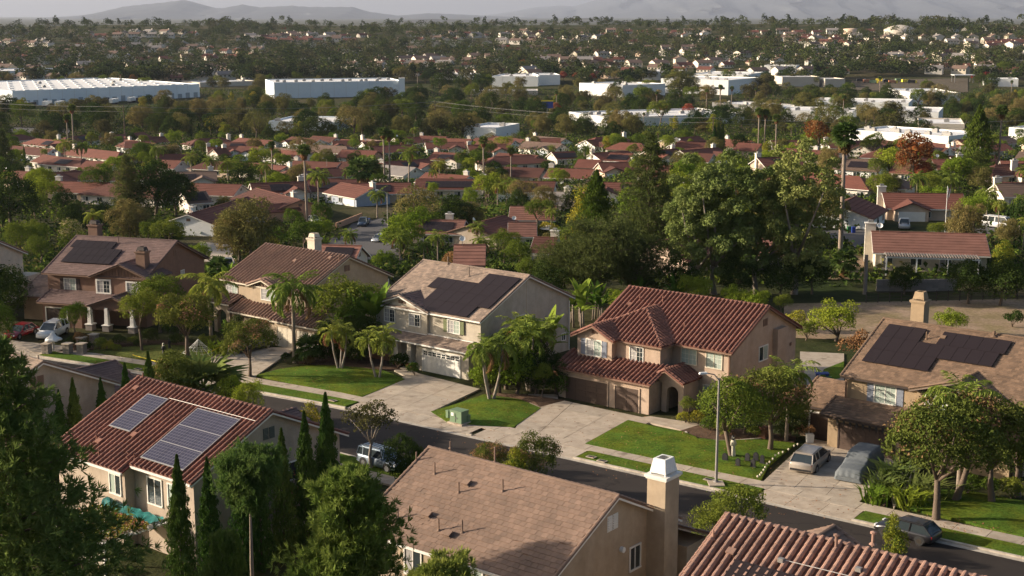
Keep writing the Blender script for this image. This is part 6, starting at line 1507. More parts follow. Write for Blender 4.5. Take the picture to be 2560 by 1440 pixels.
# ------------------------------------------------------------------ white industrial buildings
INDUS = []; INDPOLY = []
def block(xl, yl, xr, yr, ytop, depth, wall='wall_white', roof='roof_white', units=6, dock=0, skew=0.0, desc='white flat roofed building', sky_l=0, win=0):
    A_, B_ = hit(xl, yl), hit(xr, yr); r = ray(xl, ytop); H_m = max(3, CAMZ+r.z*A_.y/r.y-A_.z); L = (B_-A_).length; ang = math.atan2(B_.y-A_.y, B_.x-A_.x); zb = min(A_.z, B_.z)
    if xl in (33, 686, 2122, 1652): INDPOLY.append([(xl-10, yl-6), (xr+10, yr-6), (xr+10, yr+20), (xl-10, yl+20)])
    o = empty('warehouse', (A_.x, A_.y, zb), ang); tag(o, None, 'building', 'flat roofed commercial buildings'); INDUS.append((o, desc, (A_+B_)/2, 3)); H_m += A_.z-zb
    n = max(1, int(L/90)); FOOT.extend(((A_.lerp(B_, (i+.5)/n)+Vector((-math.sin(ang), math.cos(ang), 0))*depth/2).x, (A_.lerp(B_, (i+.5)/n)+Vector((-math.sin(ang), math.cos(ang), 0))*depth/2).y, max(depth*.6, L/n*.5)) for i in range(n))
    MB().box2((0, 0, -6), (L, depth, H_m-.7)).build('wall', MAT[wall], o)
    MB().box2((.4, .4, H_m-.7), (L-.4, depth-.4, H_m-.65)).build('roof', MAT[roof], o)
    p = MB(); t = .35
    p.box2((0, 0, H_m-.7), (L, t, H_m)); p.box2((0, depth-t, H_m-.7), (L, depth, H_m)); p.box2((0, t, H_m-.7), (t, depth-t, H_m)); p.box2((L-t, t, H_m-.7), (L, depth-t, H_m)); p.build('parapet', MAT[wall], o)
    g = random.Random(int(xl)); k = max(1.0, L/130)
    um = MB().box((0, 0, .7), (2.6, 1.9, 1.4)).box((.4, 0, 1.6), (1.2, 1.2, .4)).mesh('roof_unit', MAT['metal_grey']); sm = MB().box((0, 0, .25), (3.4, 2.2, .5)).mesh('skylight', MAT['white'])
    for i in range(units): link('roof_unit', um, o, Matrix.Translation((L*(i+.5+g.uniform(-.3, .3))/units, depth*g.uniform(.1, .7), H_m-.65)))
    for i in range(sky_l): link('skylight', sm, o, Matrix.Translation((L*((i % 14)+.5)/14, depth*((i//14)+.5)/max(1, sky_l//14), H_m-.65)))
    jm = MB()
    for i in range(1, int(L/9)): jm.box2((i*9-.06, -.03, 0), (i*9+.06, -.004, H_m-.1))
    if L > 30: jm.build('panel_joint', MAT['wall_beige'], o)['kind'] = 'stuff'
    for i in range(dock): MB().box((L*(i+.5)/dock+g.uniform(-.5, .5), -.06, 2.0), (3.4, .12, 3.4+1.4*(g.random() < .3))).build('dock_door', MAT['dock'], o)
    for i in range(win): MB().box((L*(i+.5)/win, -.05, H_m*.45), (L/win*.6, .1, 1.6)).build('window', MAT['glass'], o)
    return o
for a in [
 (33, 266, 500, 243, 227, 150, 'wall_blue', 'roof_white', 6, 22, 0, 'huge blue white warehouse with dock doors', 84),
 (686, 246, 1008, 240, 206, 55, 'wall_blue', 'roof_white', 14, 0, 0, 'long windowless pale blue warehouse'),
 (500, 218, 640, 214, 206, 40, 'wall_beige', 'roof_white', 3, 0, 0, 'low beige building behind warehouses'),
 (-80, 202, 158, 196, 178, 60, 'wall_blue', 'roof_white', 5, 4, 0, 'pale teal building far left'),
 (1230, 218, 1345, 216, 190, 60, 'wall_white', 'roof_white', 4, 0, 0, 'white block left of red trees'),
 (1345, 214, 1400, 212, 187, 40, 'wall_white', 'roof_white', 2, 0, 0, 'small white block beside red trees'),
 (1175, 238, 1345, 238, 226, 25, 'wall_beige', 'roof_white', 2, 0, 0, 'low pale wall building'),
 (1448, 236, 1556, 244, 207, 45, 'wall_white', 'roof_white', 4, 0, 0, 'white block in the middle'),
 (1652, 232, 1820, 238, 196, 60, 'wall_white', 'roof_white', 6, 0, 0, 'large white block with trees in front', 0, 4),
 (1605, 200, 1700, 202, 178, 40, 'wall_white', 'roof_white', 3, 0, 0, 'white block behind large white block'),
 (1735, 200, 1870, 206, 184, 60, 'wall_white', 'roof_white', 6, 0, 0, 'long white roofed building'),
 (1780, 276, 1990, 288, 256, 28, 'wall_grey', 'roof_white', 5, 0, 0, 'dark grey office building with rooftop vents', 0, 8),
 (1525, 318, 1860, 308, 294, 50, 'wall_white', 'roof_white', 14, 0, 0, 'wide white roofed building behind trees'),
 (2030, 280, 2270, 284, 253, 45, 'wall_white', 'roof_white', 7, 0, 0, 'white building with red brown entry'),
 (1940, 302, 2130, 305, 275, 35, 'wall_white', 'roof_white', 5, 0, 0, 'low white building in front of brown entry'),
 (2235, 306, 2345, 308, 278, 45, 'wall_white', 'roof_white', 3, 0, 0, 'flat pale roofed building'),
 (2296, 336, 2410, 338, 308, 40, 'wall_beige', 'roof_white', 2, 0, 0, 'beige flat roofed building'),
 (2122, 358, 2370, 364, 324, 30, 'wall_white', 'roof_white', 9, 0, 0, 'long white building above bungalows'),
 (2275, 262, 2400, 262, 232, 60, 'wall_white', 'roof_white', 3, 0, 0, 'white building behind leafy trees'),
 (2520, 352, 2680, 356, 318, 40, 'wall_white', 'roof_white', 3, 0, 0, 'white building cut by right edge'),
 (672, 326, 838, 328, 303, 40, 'wall_blue', 'roof_white', 4, 0, 0, 'white roofed building left of dome tree'),
 (1160, 350, 1240, 352, 317, 30, 'wall_white', 'roof_white', 2, 0, 0, 'small white building behind bungalows'),
 (1955, 216, 2048, 217, 192, 25, 'wall_beige', 'roof_white', 0, 0, 0, 'large pale shed on gravel yard'),
 (2062, 218, 2112, 218, 197, 25, 'wall_beige', 'roof_white', 0, 0, 0, 'small pale shed on gravel yard'),
 (2460, 216, 2545, 217, 196, 20, 'wall_white', 'roof_white', 1, 0, 0, 'white yard building at right'),
 (1910, 182, 1990, 184, 163, 20, 'wall_white', 'roof_white', 2, 0, 0, 'white trailer row behind sheds'),
 (880, 222, 960, 222, 212, 20, 'wall_beige', 'roof_white', 1, 0, 0, 'low beige wing behind long warehouse'),
 (1090, 200, 1225, 198, 184, 40, 'wall_white', 'roof_white', 5, 0, 0, 'white strip building behind round tree')]:
    xl, yl, xr, yr, yt, dp, wl, rf, un, dk, sk, ds = a[:12]
    block(xl, yl, xr, yr, yt, dp, wl, rf, un, dk, sk, ds, a[12] if len(a) > 12 else 0, a[13] if len(a) > 13 else 0)
p = hit(1005, 240); tw = empty('stair_tower', p, .05); tag(tw, 'pale tower block at the right end of long warehouse', 'tower'); MB().box((0, -1, 6), (4.5, 4.5, 15)).build('wall', MAT['wall_blue'], tw); MB().box((0, -1, 13.6), (4.8, 4.8, .3)).build('parapet', MAT['wall_white'], tw)
c = hit(2250, 84); c.z -= 1; w = MB(); w.lathe((0, 0, 0), [(22, -6), (22, 6), (21, 7.5), (15, 10.5), (8, 12), (1, 12.8)], 40); tk = w.build('water_tank', MAT['wall_beige'], None, True); tk.location = c; tag(tk, 'pale domed water tank on the right hilltop', 'water tank')
c = hit(2128, 84); w = MB(); w.lathe((0, 0, 0), [(11, -6), (11, 6), (10.5, 6.6), (1, 7.4)], 32); tk = w.build('water_tank', MAT['stucco_warm'], None, True); tk.location = c; tag(tk, 'smaller tan water tank left of pale domed tank', 'water tank')
# canopy and machines on the gravel yard
p = hit(2406, 206); cp = tag(empty('canopy', p), 'white roofed open canopy on the gravel yard', 'canopy'); MB().box((0, 0, 6.5), (18, 10, .6)).build('roof', MAT['white'], cp)
for sx in (-8, 8):
    for sy in (-4, 4): MB().box((sx, sy, 3), (.5, .5, 7)).build('post', MAT['metal_grey'], cp)
for i, px in enumerate(range(2150, 2280, 16)):
    p = hit(px, 205+(i % 3)*2); t = tag(empty('parked_truck', p, random.uniform(-.4, .4)), ('%s work truck in the row on the gravel yard' % ('leftmost dark', 'second reddish', 'third green', 'fourth yellow', 'middle dark', 'sixth reddish', 'seventh green', 'eighth yellow', 'rightmost dark')[i]), 'truck', 'work trucks on the gravel yard')
    MB().box((0, 0, 1.9), (6, 2.4, 2.2)).build('truck_bed', MAT[('stone', 'terracotta', 'paint_green', 'yellow')[i % 4]], t); MB().box((3.8, 0, 1.6), (1.8, 2.2, 2.2), taper=.85).build('cab', MAT[('white', 'stone', 'yellow')[i % 3]], t)
    for sx in (-2, 2.8):
        for sy in (-1.1, 1.1): MB().tube([(sx, sy-.15, .5), (sx, sy+.15, .5)], .5, 8).build('wheel', MAT['tyre'], t)

for i, px in enumerate((58, 78, 118, 150, 262, 285, 330, 352, 400, 420)):
    p = hit(px, 272-px*.048+(i % 2)*2); t = tag(empty('parked_trailer', p, 1.45), ('%s trailer parked at the docks of the huge warehouse' % ('first white', 'second dark', 'third white', 'fourth white', 'fifth dark', 'sixth white', 'seventh white', 'eighth dark', 'ninth white', 'last white')[i]), 'trailer', 'trailers at the warehouse docks')
    MB().box((0, 0, 2.5), (11, 2.5, 2.7)).build('box', MAT['stone' if i in (1, 4, 7) else 'white'], t); MB().box((0, 0, 1.0), (10.6, 1.2, .3)).build('chassis', MAT['black'], t)
    for x in (-4, -2.8, 3.6): MB().tube([(x, -1.15, .5), (x, 1.15, .5)], .5, 10).build('wheel', MAT['tyre'], t)
# ------------------------------------------------------------------ trees between the houses and in the green belt
for o, k, p, h, g in PLANTS: FOOT.append((p.x, p.y, h*.26))
HW = [(p.x, p.y) for p in []]
STREETS = [[(800, 650), (1010, 650), (960, 545), (880, 560)], [(830, 595), (1010, 600), (990, 640), (800, 640)], [(1950, 600), (2170, 598), (2170, 575), (1950, 580)], [(2120, 622), (2650, 570), (2650, 556), (2120, 600)], [(120, 500), (240, 500), (230, 470), (160, 470)], [(760, 452), (1020, 454), (1010, 434), (780, 432)], [(2120, 600), (2330, 600), (2330, 560), (2180, 560)], [(2100, 235), (2430, 235), (2430, 190), (2100, 196)], [(660, 560), (900, 580), (900, 510), (700, 530)], [(-60, 335), (170, 335), (180, 320), (-60, 320)], [(470, 660), (600, 660), (590, 590), (420, 600)], [(2190, 600), (2460, 600), (2460, 540), (2190, 540)], [(900, 545), (990, 545), (990, 505), (900, 505)]]
STREETS += INDPOLY
def fill(n, y0, y1, kinds, hmin, hmax, seed, pad=.75, x0=-60, x1=2620, group=None, desc=None, tries=12):
    g = random.Random(seed); made = 0
    for _ in range(n*tries):
        if made >= n: break
        px, py = g.uniform(x0, x1), g.uniform(y0, y1)
        if any(pip(px, py, s) for s in STREETS): continue
        p = hit(px, py); k = g.choices([a for a, b in kinds], [b for a, b in kinds])[0]; h = g.uniform(hmin, hmax); r = h*.3
        if 'palm' in k: r = 1.0
        if any((p.x-x)**2+(p.y-y)**2 < (q*(.8 if q > 5 else 1)+r*pad)**2 for x, y, q in FOOT): continue
        FOOT.append((p.x, p.y, r)); grow(k, p, h*(1.25 if k == 'fan_palm' else 1), wide=g.uniform(.85, 1.15), desc=desc.get(k, k.replace('_', ' ')) if desc else None, group=group, rz=g.uniform(0, 6.28)); made += 1
    return made
DN = dict(shade_tree='green garden tree', dark_tree='dark leafy tree', olive_tree='soft olive green tree', dusty_tree='brownish green tree', yellow_green_tree='yellow green tree', queen_palm='feathery palm', slender_palm='slim palm', fan_palm='tall fan palm', cypress='slim cypress', citrus_bush='garden bush', round_bush='round bush', dome_tree='round topped tree', column_tree='column shaped tree', red_tree='red autumn tree', layered_cedar='dark conifer', bright_tree='bright green tree')
n1 = fill(240, 345, 640, [('shade_tree', 4), ('dark_tree', 2), ('queen_palm', 2.5), ('slender_palm', 1), ('olive_tree', 2), ('yellow_green_tree', 1), ('citrus_bush', 2), ('bright_tree', 1.5), ('cypress', .6)], 3.2, 7.6, 5, .2, desc=DN, group='garden trees of the lower streets')
n1b = fill(150, 335, 470, [('shade_tree', 4), ('dark_tree', 3), ('queen_palm', 2), ('olive_tree', 2), ('citrus_bush', 3), ('bright_tree', 2), ('dome_tree', 1)], 3.5, 7.5, 15, -.2, desc=DN, group='garden trees of the lower streets')
n2 = fill(330, 256, 350, [('dusty_tree', 1.6), ('dark_tree', 5), ('olive_tree', 3), ('shade_tree', 2), ('dome_tree', 1.2), ('fan_palm', .4), ('red_tree', .06), ('yellow_green_tree', .6)], 7, 14, 6, .05, desc=DN, group='trees of the green belt')
n3 = fill(120, 195, 268, [('dark_tree', 3), ('olive_tree', 2), ('dusty_tree', 2), ('dome_tree', 1), ('shade_tree', 2), ('red_tree', .15), ('fan_palm', .7)], 7, 15, 8, .1, desc=DN, group='trees among the white buildings')
for px, yt, yb in ((1100, 182, 240), (1205, 180, 240), (1700, 170, 250), (1730, 190, 245), (1765, 222, 285), (1800, 212, 280), (1828, 215, 280), (1888, 220, 262), (1950, 250, 300), (2010, 230, 290)): at('fan_palm' if 1750 < px < 2000 else 'dark_tree' if px < 1250 else 'olive_tree', px, yt, yb, desc='tall fan palm before white buildings' if 1750 < px < 2000 else 'tall dark tree before white buildings')
for px, yt, yb in ((1408, 178, 208), (1440, 180, 208), (1480, 182, 210), (945, 172, 200), (1060, 178, 200), (1390, 256, 295), (1660, 262, 300), (1720, 258, 300)): at('red_tree', px, yt, yb, desc='rust red tree among white buildings')
# ------------------------------------------------------------------ the far hillside: small houses and trees
protos = []; FARL = []
for i, (L, D_, rf, wl) in enumerate([(15, 11, 'far_red', 'stucco_far'), (17, 12, 'far_brown', 'stucco_far'), (13, 10, 'far_red', 'stucco_far'), (16, 11, 'far_grey', 'stucco_far'), (18, 11, 'far_red', 'stucco_warm'), (14, 12, 'far_brown', 'stucco_cream')]):
    m = MB(); hd = D_/2; hs = 3.2+(i % 2)*2.4; zr = hs+2.6
    m.prism([(-L/2, y, z) for y, z in ((-hd, -4), (hd, -4), (hd, hs), (0, zr-.2), (-hd, hs))], (L, 0, 0), 0)
    m.prism([(-L/2-.4, -hd-.6, hs-.25), (L/2+.4, -hd-.6, hs-.25), (L/2+.4, 0, zr), (-L/2-.4, 0, zr)], (0, 0, -.25), 1); m.prism([(L/2+.4, hd+.6, hs-.25), (-L/2-.4, hd+.6, hs-.25), (-L/2-.4, 0, zr), (L/2+.4, 0, zr)], (0, 0, -.25), 1)
    m.box((L*.3, 1, zr), (1.4, .9, 2.2), 0)
    for k in range(4): m.box((-L/2+L*(k+.5)/4, -hd-.04, hs-1.7), (1.8, .1, 1.3), 2)
    protos.append(m.mesh('hillside_house', [MAT[wl], MAT[rf], MAT['glass']]))
PN = ['white walled far house with red roof on the hillside', 'pale far house with brown roof on the hillside', 'narrow pale far house with dark red roof on the hillside', 'pale far house with grey roof on the hillside', 'tan far house with red roof on the hillside', 'cream far house with brown roof on the hillside']
g = random.Random(21); HF = []
rows = [(py, g.uniform(-.012, .012), g.uniform(0, 6.3)) for py in (88, 93, 97, 102, 107, 112, 118, 123, 128, 134, 140, 146, 152, 158, 164, 171, 178, 186, 194)]
g.shuffle(rows); HALL = []
for py, sl, ph in rows:
    px = -40.0-g.uniform(0, 200)
    while px < 2600 and len(HF) < 520:
        run = g.randint(3, 8); a0 = g.choice((0, .5, -.5, 1.57))
        for _ in range(run):
            y = py+sl*(px-1280)+3*math.sin(px/210+ph)+g.uniform(-1, 1); p = hit(px, y); px += 22/mpp(p)*g.uniform(.8, 1.25)
            if p.y > 2600 or p.y < 1120 or any((p.x-x)**2+(p.y-y_)**2 < 17**2 for x, y_ in HF) or any((p.x-x)**2+(p.y-y_)**2 < q*q for x, y_, q in FOOT): continue
            if any(pip(px, y, s) for s in STREETS): continue
            HF.append((p.x, p.y)); HALL.append((p, g.randrange(6), a0+g.uniform(-.15, .15)))
        px += g.uniform(50, 210)
HALL.sort(key=lambda t: t[0].y)
for p, i, a in HALL[:296]:
    o = link('hillside_house', protos[i], None); o.location = p; o.rotation_euler = (0, 0, a); tag(o, PN[i], 'house', 'small houses on the far hillside'); FARL.append((o, PN[i].replace(' on the hillside', ''), p))
fm_ = MB(); rn = []
for p, i, a in HALL[296:]:
    mt = Matrix.Translation(p) @ Matrix.Rotation(a, 4, 'Z'); n0 = len(fm_.v); fm_.v += [tuple(mt @ v.co) for v in protos[i].vertices]; r_ = g.random()
    for q in protos[i].polygons: fm_.f.append(tuple(n0+k for k in q.vertices)); fm_.m.append(i*3+q.material_index); rn.append(r_)
if rn:
    me = fm_.mesh('distant_houses', [m for pr in protos for m in pr.materials]); at_ = me.attributes.new('rnd', 'FLOAT', 'FACE'); at_.data.foreach_set('value', rn); tag(link('distant_houses', me), 'the more distant houses up to the skyline', 'houses', kind='stuff')
fk = []
for i, (lf, W, Ht, z0) in enumerate([('far_mid', 9, 8, 1), ('far_dark', 9, 8.5, .6), ('far_olive', 9, 9, .8), ('far_olive', 10, 8, 1), ('far_dark', 5, 13, .5), ('far_mid', 7, 6, .8), ('far_mid', 8, 12, 2), ('far_olive', 12, 7, 1.5), ('red', 6, 7, 1)]):
    gg = np.random.default_rng(500+i); V, Q, mi, c, r = lobes_crown(gg, W, Ht, z0, 13, .46, 420, 1.15, nrm=.55); fk.append((V.astype(np.float32), Q, lf, mesh_np('hillside_tree', V, Q, [LF[lf]])))
FT = ['mid green hillside tree among the far houses', 'dark hillside tree among the far houses', 'olive hillside tree among the far houses', 'brownish hillside tree among the far houses', 'tall narrow dark hillside tree among the far houses', 'small green hillside tree among the far houses', 'tall loose hillside tree among the far houses', 'flat spreading olive hillside tree among the far houses', 'red autumn tree among the far houses']
pts = []
while len(pts) < 3000:
    px = g.uniform(-60, 2620); py = 64+(212-64)*g.random()**1.05; p = hit(px, py)
    if p.y > 2640 or p.y < 1130: continue
    if any((p.x-x)**2+(p.y-y-3)**2 < 9.5**2 for x, y in HF) or any((p.x-x)**2+(p.y-y)**2 < q*q*.7 for x, y, q in FOOT): continue
    if any(pip(px, py, s) for s in STREETS): continue
    if g.random() < .85 and any(0 < y-p.y < 26 and abs(p.x-x) < 10 for x, y in HF): continue
    cl = mnoise.noise(Vector((p.x*.006, p.y*.004, 3.3)))
    if cl < -.22 and g.random() < .75: continue
    pts.append((p, g.choices(range(9), [5, 7, 3, .8, 1.2, 2, .7, 1.2, .12])[0], g.uniform(.6, 1.3)*(1.15+.9*cl), g.uniform(0, 6.28)))
for _ in range(150):                                             # taller trees and palms on the skyline
    px = g.uniform(-40, 2600); p = hit(px, g.uniform(64, 74)); pts.append((p, g.choices((1, 4, 5, 6), (3, 3, 2, 2))[0], g.uniform(1.0, 1.9), g.uniform(0, 6.28)))
pts.sort(key=lambda t: pix(t[0])[2])
for p, i, s, a in pts[:300]:
    o = link('hillside_tree', fk[i][3], None); o.location = p; o.scale = (s*1.05, s*1.05, s); o.rotation_euler = (0, 0, a); tag(o, FT[i], 'tree', 'trees on the far hillside'); FARL.append((o, FT[i].replace(' among the far houses', ''), p))
lfs = ['far_mid', 'far_dark', 'far_olive', 'red']; VV, QQ, MM = [], [], []; off = 0
for p, i, s, a in pts[300:]:
    V, Q, lf, me = fk[i]; k = g.randrange(0, 2); Qk = Q[k::2]; ca, sa = math.cos(a)*s*1.15, math.sin(a)*s*1.15; X = np.empty_like(V); X[:, 0] = V[:, 0]*ca-V[:, 1]*sa+p.x; X[:, 1] = V[:, 0]*sa+V[:, 1]*ca+p.y; X[:, 2] = V[:, 2]*s+p.z
    idx = Qk.ravel(); VV.append(X[idx]); QQ.append(np.arange(len(idx)).reshape(-1, 4)+off); off += len(idx); MM.append(np.full(len(Qk), lfs.index(lf)))
wm = mesh_np('far_trees', np.concatenate(VV), np.concatenate(QQ), [LF[l] for l in lfs], np.concatenate(MM)); tag(link('far_trees', wm), 'the mass of more distant trees up to the skyline', 'trees', kind='stuff')
# low shrub cover under the trees of the slopes
VV, QQ = [], []; off = 0; gg = np.random.default_rng(77); C = []
for _ in range(42000):
    y = gg.uniform(186, 1150)**1; x = gg.uniform(-.42, .42)*y*1.05
    C.append((x, y))
C = [(x, y) for x, y in C if T(x, y) is not None]; C = [(x, y, T(x, y)) for x, y in C if not (y < 260 and x > 35 and y < 182)]
blocked = []
for x, y, z in C:
    px, py, d = pix((x, y, z)); ok = not any(pip(px, py, s) for s in STREETS) and not any((x-a)**2+(y-b)**2 < (q*.8)**2 for a, b, q in FOOT if q > 6)
    blocked.append(ok)
C = np.array([c for c, ok in zip(C, blocked) if ok]); n = len(C); rep = 9; CC = np.repeat(C, rep, 0)+gg.normal(size=(n*rep, 3))*np.array([1.2, 1.2, .45]); CC[:, 2] += .6; CC[:, 2] = np.where(np.repeat(C[:, 1], rep) > 470, CC[:, 2]*0+np.repeat(C[:, 2], rep)+np.abs(CC[:, 2]-np.repeat(C[:, 2], rep))*2.0, CC[:, 2]); N = unit(gg.normal(size=(n*rep, 3))*.7+np.array([0, 0, .8])); V, Q = leaf_cards(CC, N, gg.uniform(.5, 1.2, n*rep), gg)
mi = np.repeat(gg.choice(4, n, p=[.62, .24, .05, .09]), rep); tag(link('undergrowth', mesh_np('undergrowth', V, Q, [LF['dark'], LF['mid'], LF['dusty'], LF['olive']], mi)), 'low shrubs covering the slopes and gardens', 'undergrowth', kind='stuff')
# ------------------------------------------------------------------ vehicles
def vehicle(name, label, nose, tail, W, H, paint, kind='suv', L=None, cat='car', z=None, rack=False, rim='rim', nl=None):
    a, b = (hit(*nose), hit(*tail)); mid = (a+b)/2; d = (a-b); d.z = 0; L = L or d.length; ang = math.atan2(d.y, d.x)
    zz = (mid.z if z is None else z); o = empty(name, (mid.x, mid.y, zz), ang); tag(o, label, cat)
    pm = paint if not isinstance(paint, str) else MAT[paint]; hl = L/2; hw = W/2
    S = dict(suv=(.56, .62, [.30, .10, -.37, -.485], 1), sedan=(.50, .56, [.22, .02, -.26, -.40], 1), hatch=(.54, .60, [.27, .06, -.34, -.485], 1), boxy=(.56, .62, [.20, .14, -.46, -.49], .92), pickup=(.52, .58, [.20, .08, -.10, -.14], 1), van=(.50, .56, [.42, .26, -.44, -.49], 1))[kind]
    hood, belt, cx, rnd_ = S; zh, zb = H*hood, H*belt
    st = [(-.5, .40, zb*.94, .86), (-.485, .28, zb, .95), (-.40, .25, zb, 1), (-.1, .24, zb, 1), (cx[0]*.9, .24, zb*.98, 1), (cx[0]+.03, .25, zh*1.02, .99), (.40, .26, zh*.97, .97), (.475, .3, zh*.86, .9), (.5, .4, zh*.74, .80)]
    m = MB(); rings = []
    for x, lo, hi, w in st:
        x *= L; r = len(m.v); rings.append(r); y = hw*w
        for q in ((-y*.86, lo), (-y, lo+.12), (-y, (lo+hi)*.55), (-y*.97, hi-.1), (-y*.88, hi), (0, hi+.035), (y*.88, hi), (y*.97, hi-.1), (y, (lo+hi)*.55), (y, lo+.12), (y*.86, lo)): m.v.append((x, *q))
    for i in range(len(rings)-1):
        for k in range(11): j = (k+1) % 11; m.f.append((rings[i]+k, rings[i]+j, rings[i+1]+j, rings[i+1]+k)); m.m.append(0)
    m.f.append(tuple(rings[0]+k for k in reversed(range(11)))); m.f.append(tuple(rings[-1]+k for k in range(11))); m.m += [0, 0]
    m.build('body', pm, o, True)
    g = MB(); xb0, xt0, xt1, xb1 = [c*L for c in cx]; yb, yt = hw*.90, hw*.74; zt = H-.06
    c8 = [(xb0, -yb, zb-.03), (xb0, yb, zb-.03), (xb1, yb, zb-.03), (xb1, -yb, zb-.03), (xt0, -yt, zt), (xt0, yt, zt), (xt1, yt, zt), (xt1, -yt, zt)]
    g.v = list(c8); g.f = [(0, 1, 5, 4), (1, 2, 6, 5), (2, 3, 7, 6), (3, 0, 4, 7)]; g.m = [0]*4; g.build('window', MAT['glass'], o)
    r = MB(); r.prism([(xt0+.08, -yt-.02, zt-.03), (xt0+.08, yt+.02, zt-.03), (xt1-.06, yt+.02, zt-.03), (xt1-.06, -yt-.02, zt-.03)], (0, 0, .05)); r.prism([(xt0-.1, -yt*.85, zt+.02), (xt0-.1, yt*.85, zt+.02), (xt1+.1, yt*.85, zt+.02), (xt1+.1, -yt*.85, zt+.02)], (0, 0, .045)); r.build('roof', pm, o)
    p = MB()
    for sg in (-1, 1):
        for A_, B_ in ((c8[0], c8[4]), (c8[3], c8[7])): p.tube([(A_[0], sg*abs(A_[1]), A_[2]), (B_[0], sg*abs(B_[1]), B_[2])], .05, 5)
        for f in ((.45, .48) if kind != 'pickup' else (.9,)): 
            xm = xt0+(xt1-xt0)*f; p.tube([(xm+.05, sg*(yb+.005), zb-.03), (xm, sg*(yt+.005), zt)], .04, 5)
        if kind in ('suv', 'boxy', 'van'): xm = xt0+(xt1-xt0)*.78; p.tube([(xm, sg*(yb+.005), zb-.03), (xm-.05, sg*(yt+.005), zt)], .06, 5)
    p.build('pillar', pm, o)
    rw = .36 if H > 1.6 else .32
    for x in (L*.31, -L*.30):
        for sg in (-1, 1):
            y = sg*(hw-.10); w = MB(); w.tube([(x, y-.11*sg, rw), (x, y+.115*sg, rw)], rw, 16); w_ = w.build('wheel', MAT['tyre'], o)
            q = MB(); q.tube([(x, y+.10*sg, rw), (x, y+.122*sg, rw)], rw*.62, 12)
            for k in range(5): an = k*1.2566; q.box((x+math.cos(an)*rw*.33, y+.125*sg, rw+math.sin(an)*rw*.33), (.05, .012, .05))
            q.build('rim', MAT[rim], w_)
    for x in (L*.31, -L*.30):
        for sg in (-1, 1):
            ar = MB()
            for k in range(8):
                t0, t1 = math.pi*k/7.5-.1, math.pi*(k+1)/7.5-.1; ro = rw+.09
                ar.face([(x+math.cos(t)*q, sg*(hw+.004), max(.2, rw+math.sin(t)*q)) for t, q in ((t0, rw*.9), (t1, rw*.9), (t1, ro), (t0, ro))])
            ar.build('wheel_arch', MAT['black'], o)
    for sg in (-1, 1):
        MB().box((hl*.955, sg*hw*.68, zh*.80), (.12, .34, .16)).build('headlight', MAT['lamp_clear'], o); MB().box((-hl*.972, sg*hw*.74, zb*.80), (.1, .3, .2)).build('taillight', MAT['lamp_red'], o)
        MB().box((xb0-.15, sg*(hw+.07), zb+.05), (.16, .16, .13)).build('mirror', pm, o)
    MB().box((hl*.975, 0, zh*.68), (.06, W*.5, .16)).build('grille', MAT['black'], o); MB().box((hl*.97, 0, .42), (.1, W*.8, .12)).build('bumper', MAT['black'], o); MB().box((-hl*.985, 0, .46), (.08, W*.85, .16)).build('bumper', MAT['black'] if kind != 'boxy' else MAT['chrome'], o)
    MB().box((-hl*.995, 0, zb*.62), (.02, .34, .16)).build('number_plate', MAT['white'], o)
    if rack:
        k = MB(); x0, x1 = xt1+.15, xt0-.15
        for sg in (-1, 1):
            k.tube([(x0, sg*yt*.92, zt+.2), (x1, sg*yt*.92, zt+.2)], .025, 6)
            for x in (x0, (x0+x1)/2, x1): k.tube([(x, sg*yt*.92, zt+.02), (x, sg*yt*.92, zt+.2)], .02, 5)
        for i in range(7): x = x0+(x1-x0)*i/6; k.tube([(x, -yt*.92, zt+.17), (x, yt*.92, zt+.17)], .018, 5)
        k.build('roof_rack', MAT['black'], o)
    elif kind in ('suv', 'van'):
        for sg in (-1, 1): MB().tube([(xt1+.2, sg*yt*.9, zt+.08), (xt0-.3, sg*yt*.9, zt+.08)], .025, 6).build('roof_rail', MAT['metal_grey'], o)
    if kind == 'pickup':
        b = MB(); b.box2((-hl+.12, -hw*.8, zb-.02), (xb1-.1, hw*.8, zb+.015)); b.build('truck_bed', MAT['black'], o)
    return o
PAINT = {k: FLAT('paint_'+k, c, rough=.28, spec=.6, coat=.5, metal=mt) for k, c, mt in [('red', (.33, .008, .012), 0), ('white', (.74, .74, .74), 0), ('beige', (.42, .37, .32), .3), ('black', (.015, .014, .016), 0), ('silver', (.42, .44, .47), .4), ('blue', (.03, .05, .09), .2), ('teal', (.08, .2, .2), .2), ('grey_blue', (.27, .33, .39), .3)]}
vehicle('parked_car', 'dark red car at the left edge beside white parked car', (8, 856), (95, 826), 1.85, 1.45, PAINT['red'], 'sedan', 4.7)
vehicle('parked_car', 'white suv on the brown house driveway', (92, 862), (172, 822), 2.0, 1.78, PAINT['white'], 'suv', 5.0)
vehicle('parked_car', 'dark car on the tan house driveway behind pod tree', (672, 866), (590, 886), 1.85, 1.45, PAINT['black'], 'sedan', 4.7)
vehicle('parked_car', 'pale old boxy jeep with black roof rack parked on street', (1014, 1184), (900, 1152), 1.8, 1.62, PAINT['grey_blue'], 'boxy', 4.3, rack=True)
vehicle('parked_car', 'beige suv on the driveway next to covered vehicle', (2062, 1134), (1988, 1200), 2.05, 1.66, PAINT['beige'], 'suv', 5.3)
vehicle('parked_car', 'black hatchback at the kerb near right edge', (2186, 1322), (2352, 1366), 1.82, 1.46, PAINT['black'], 'hatch', 4.4, rim='rim_dark')
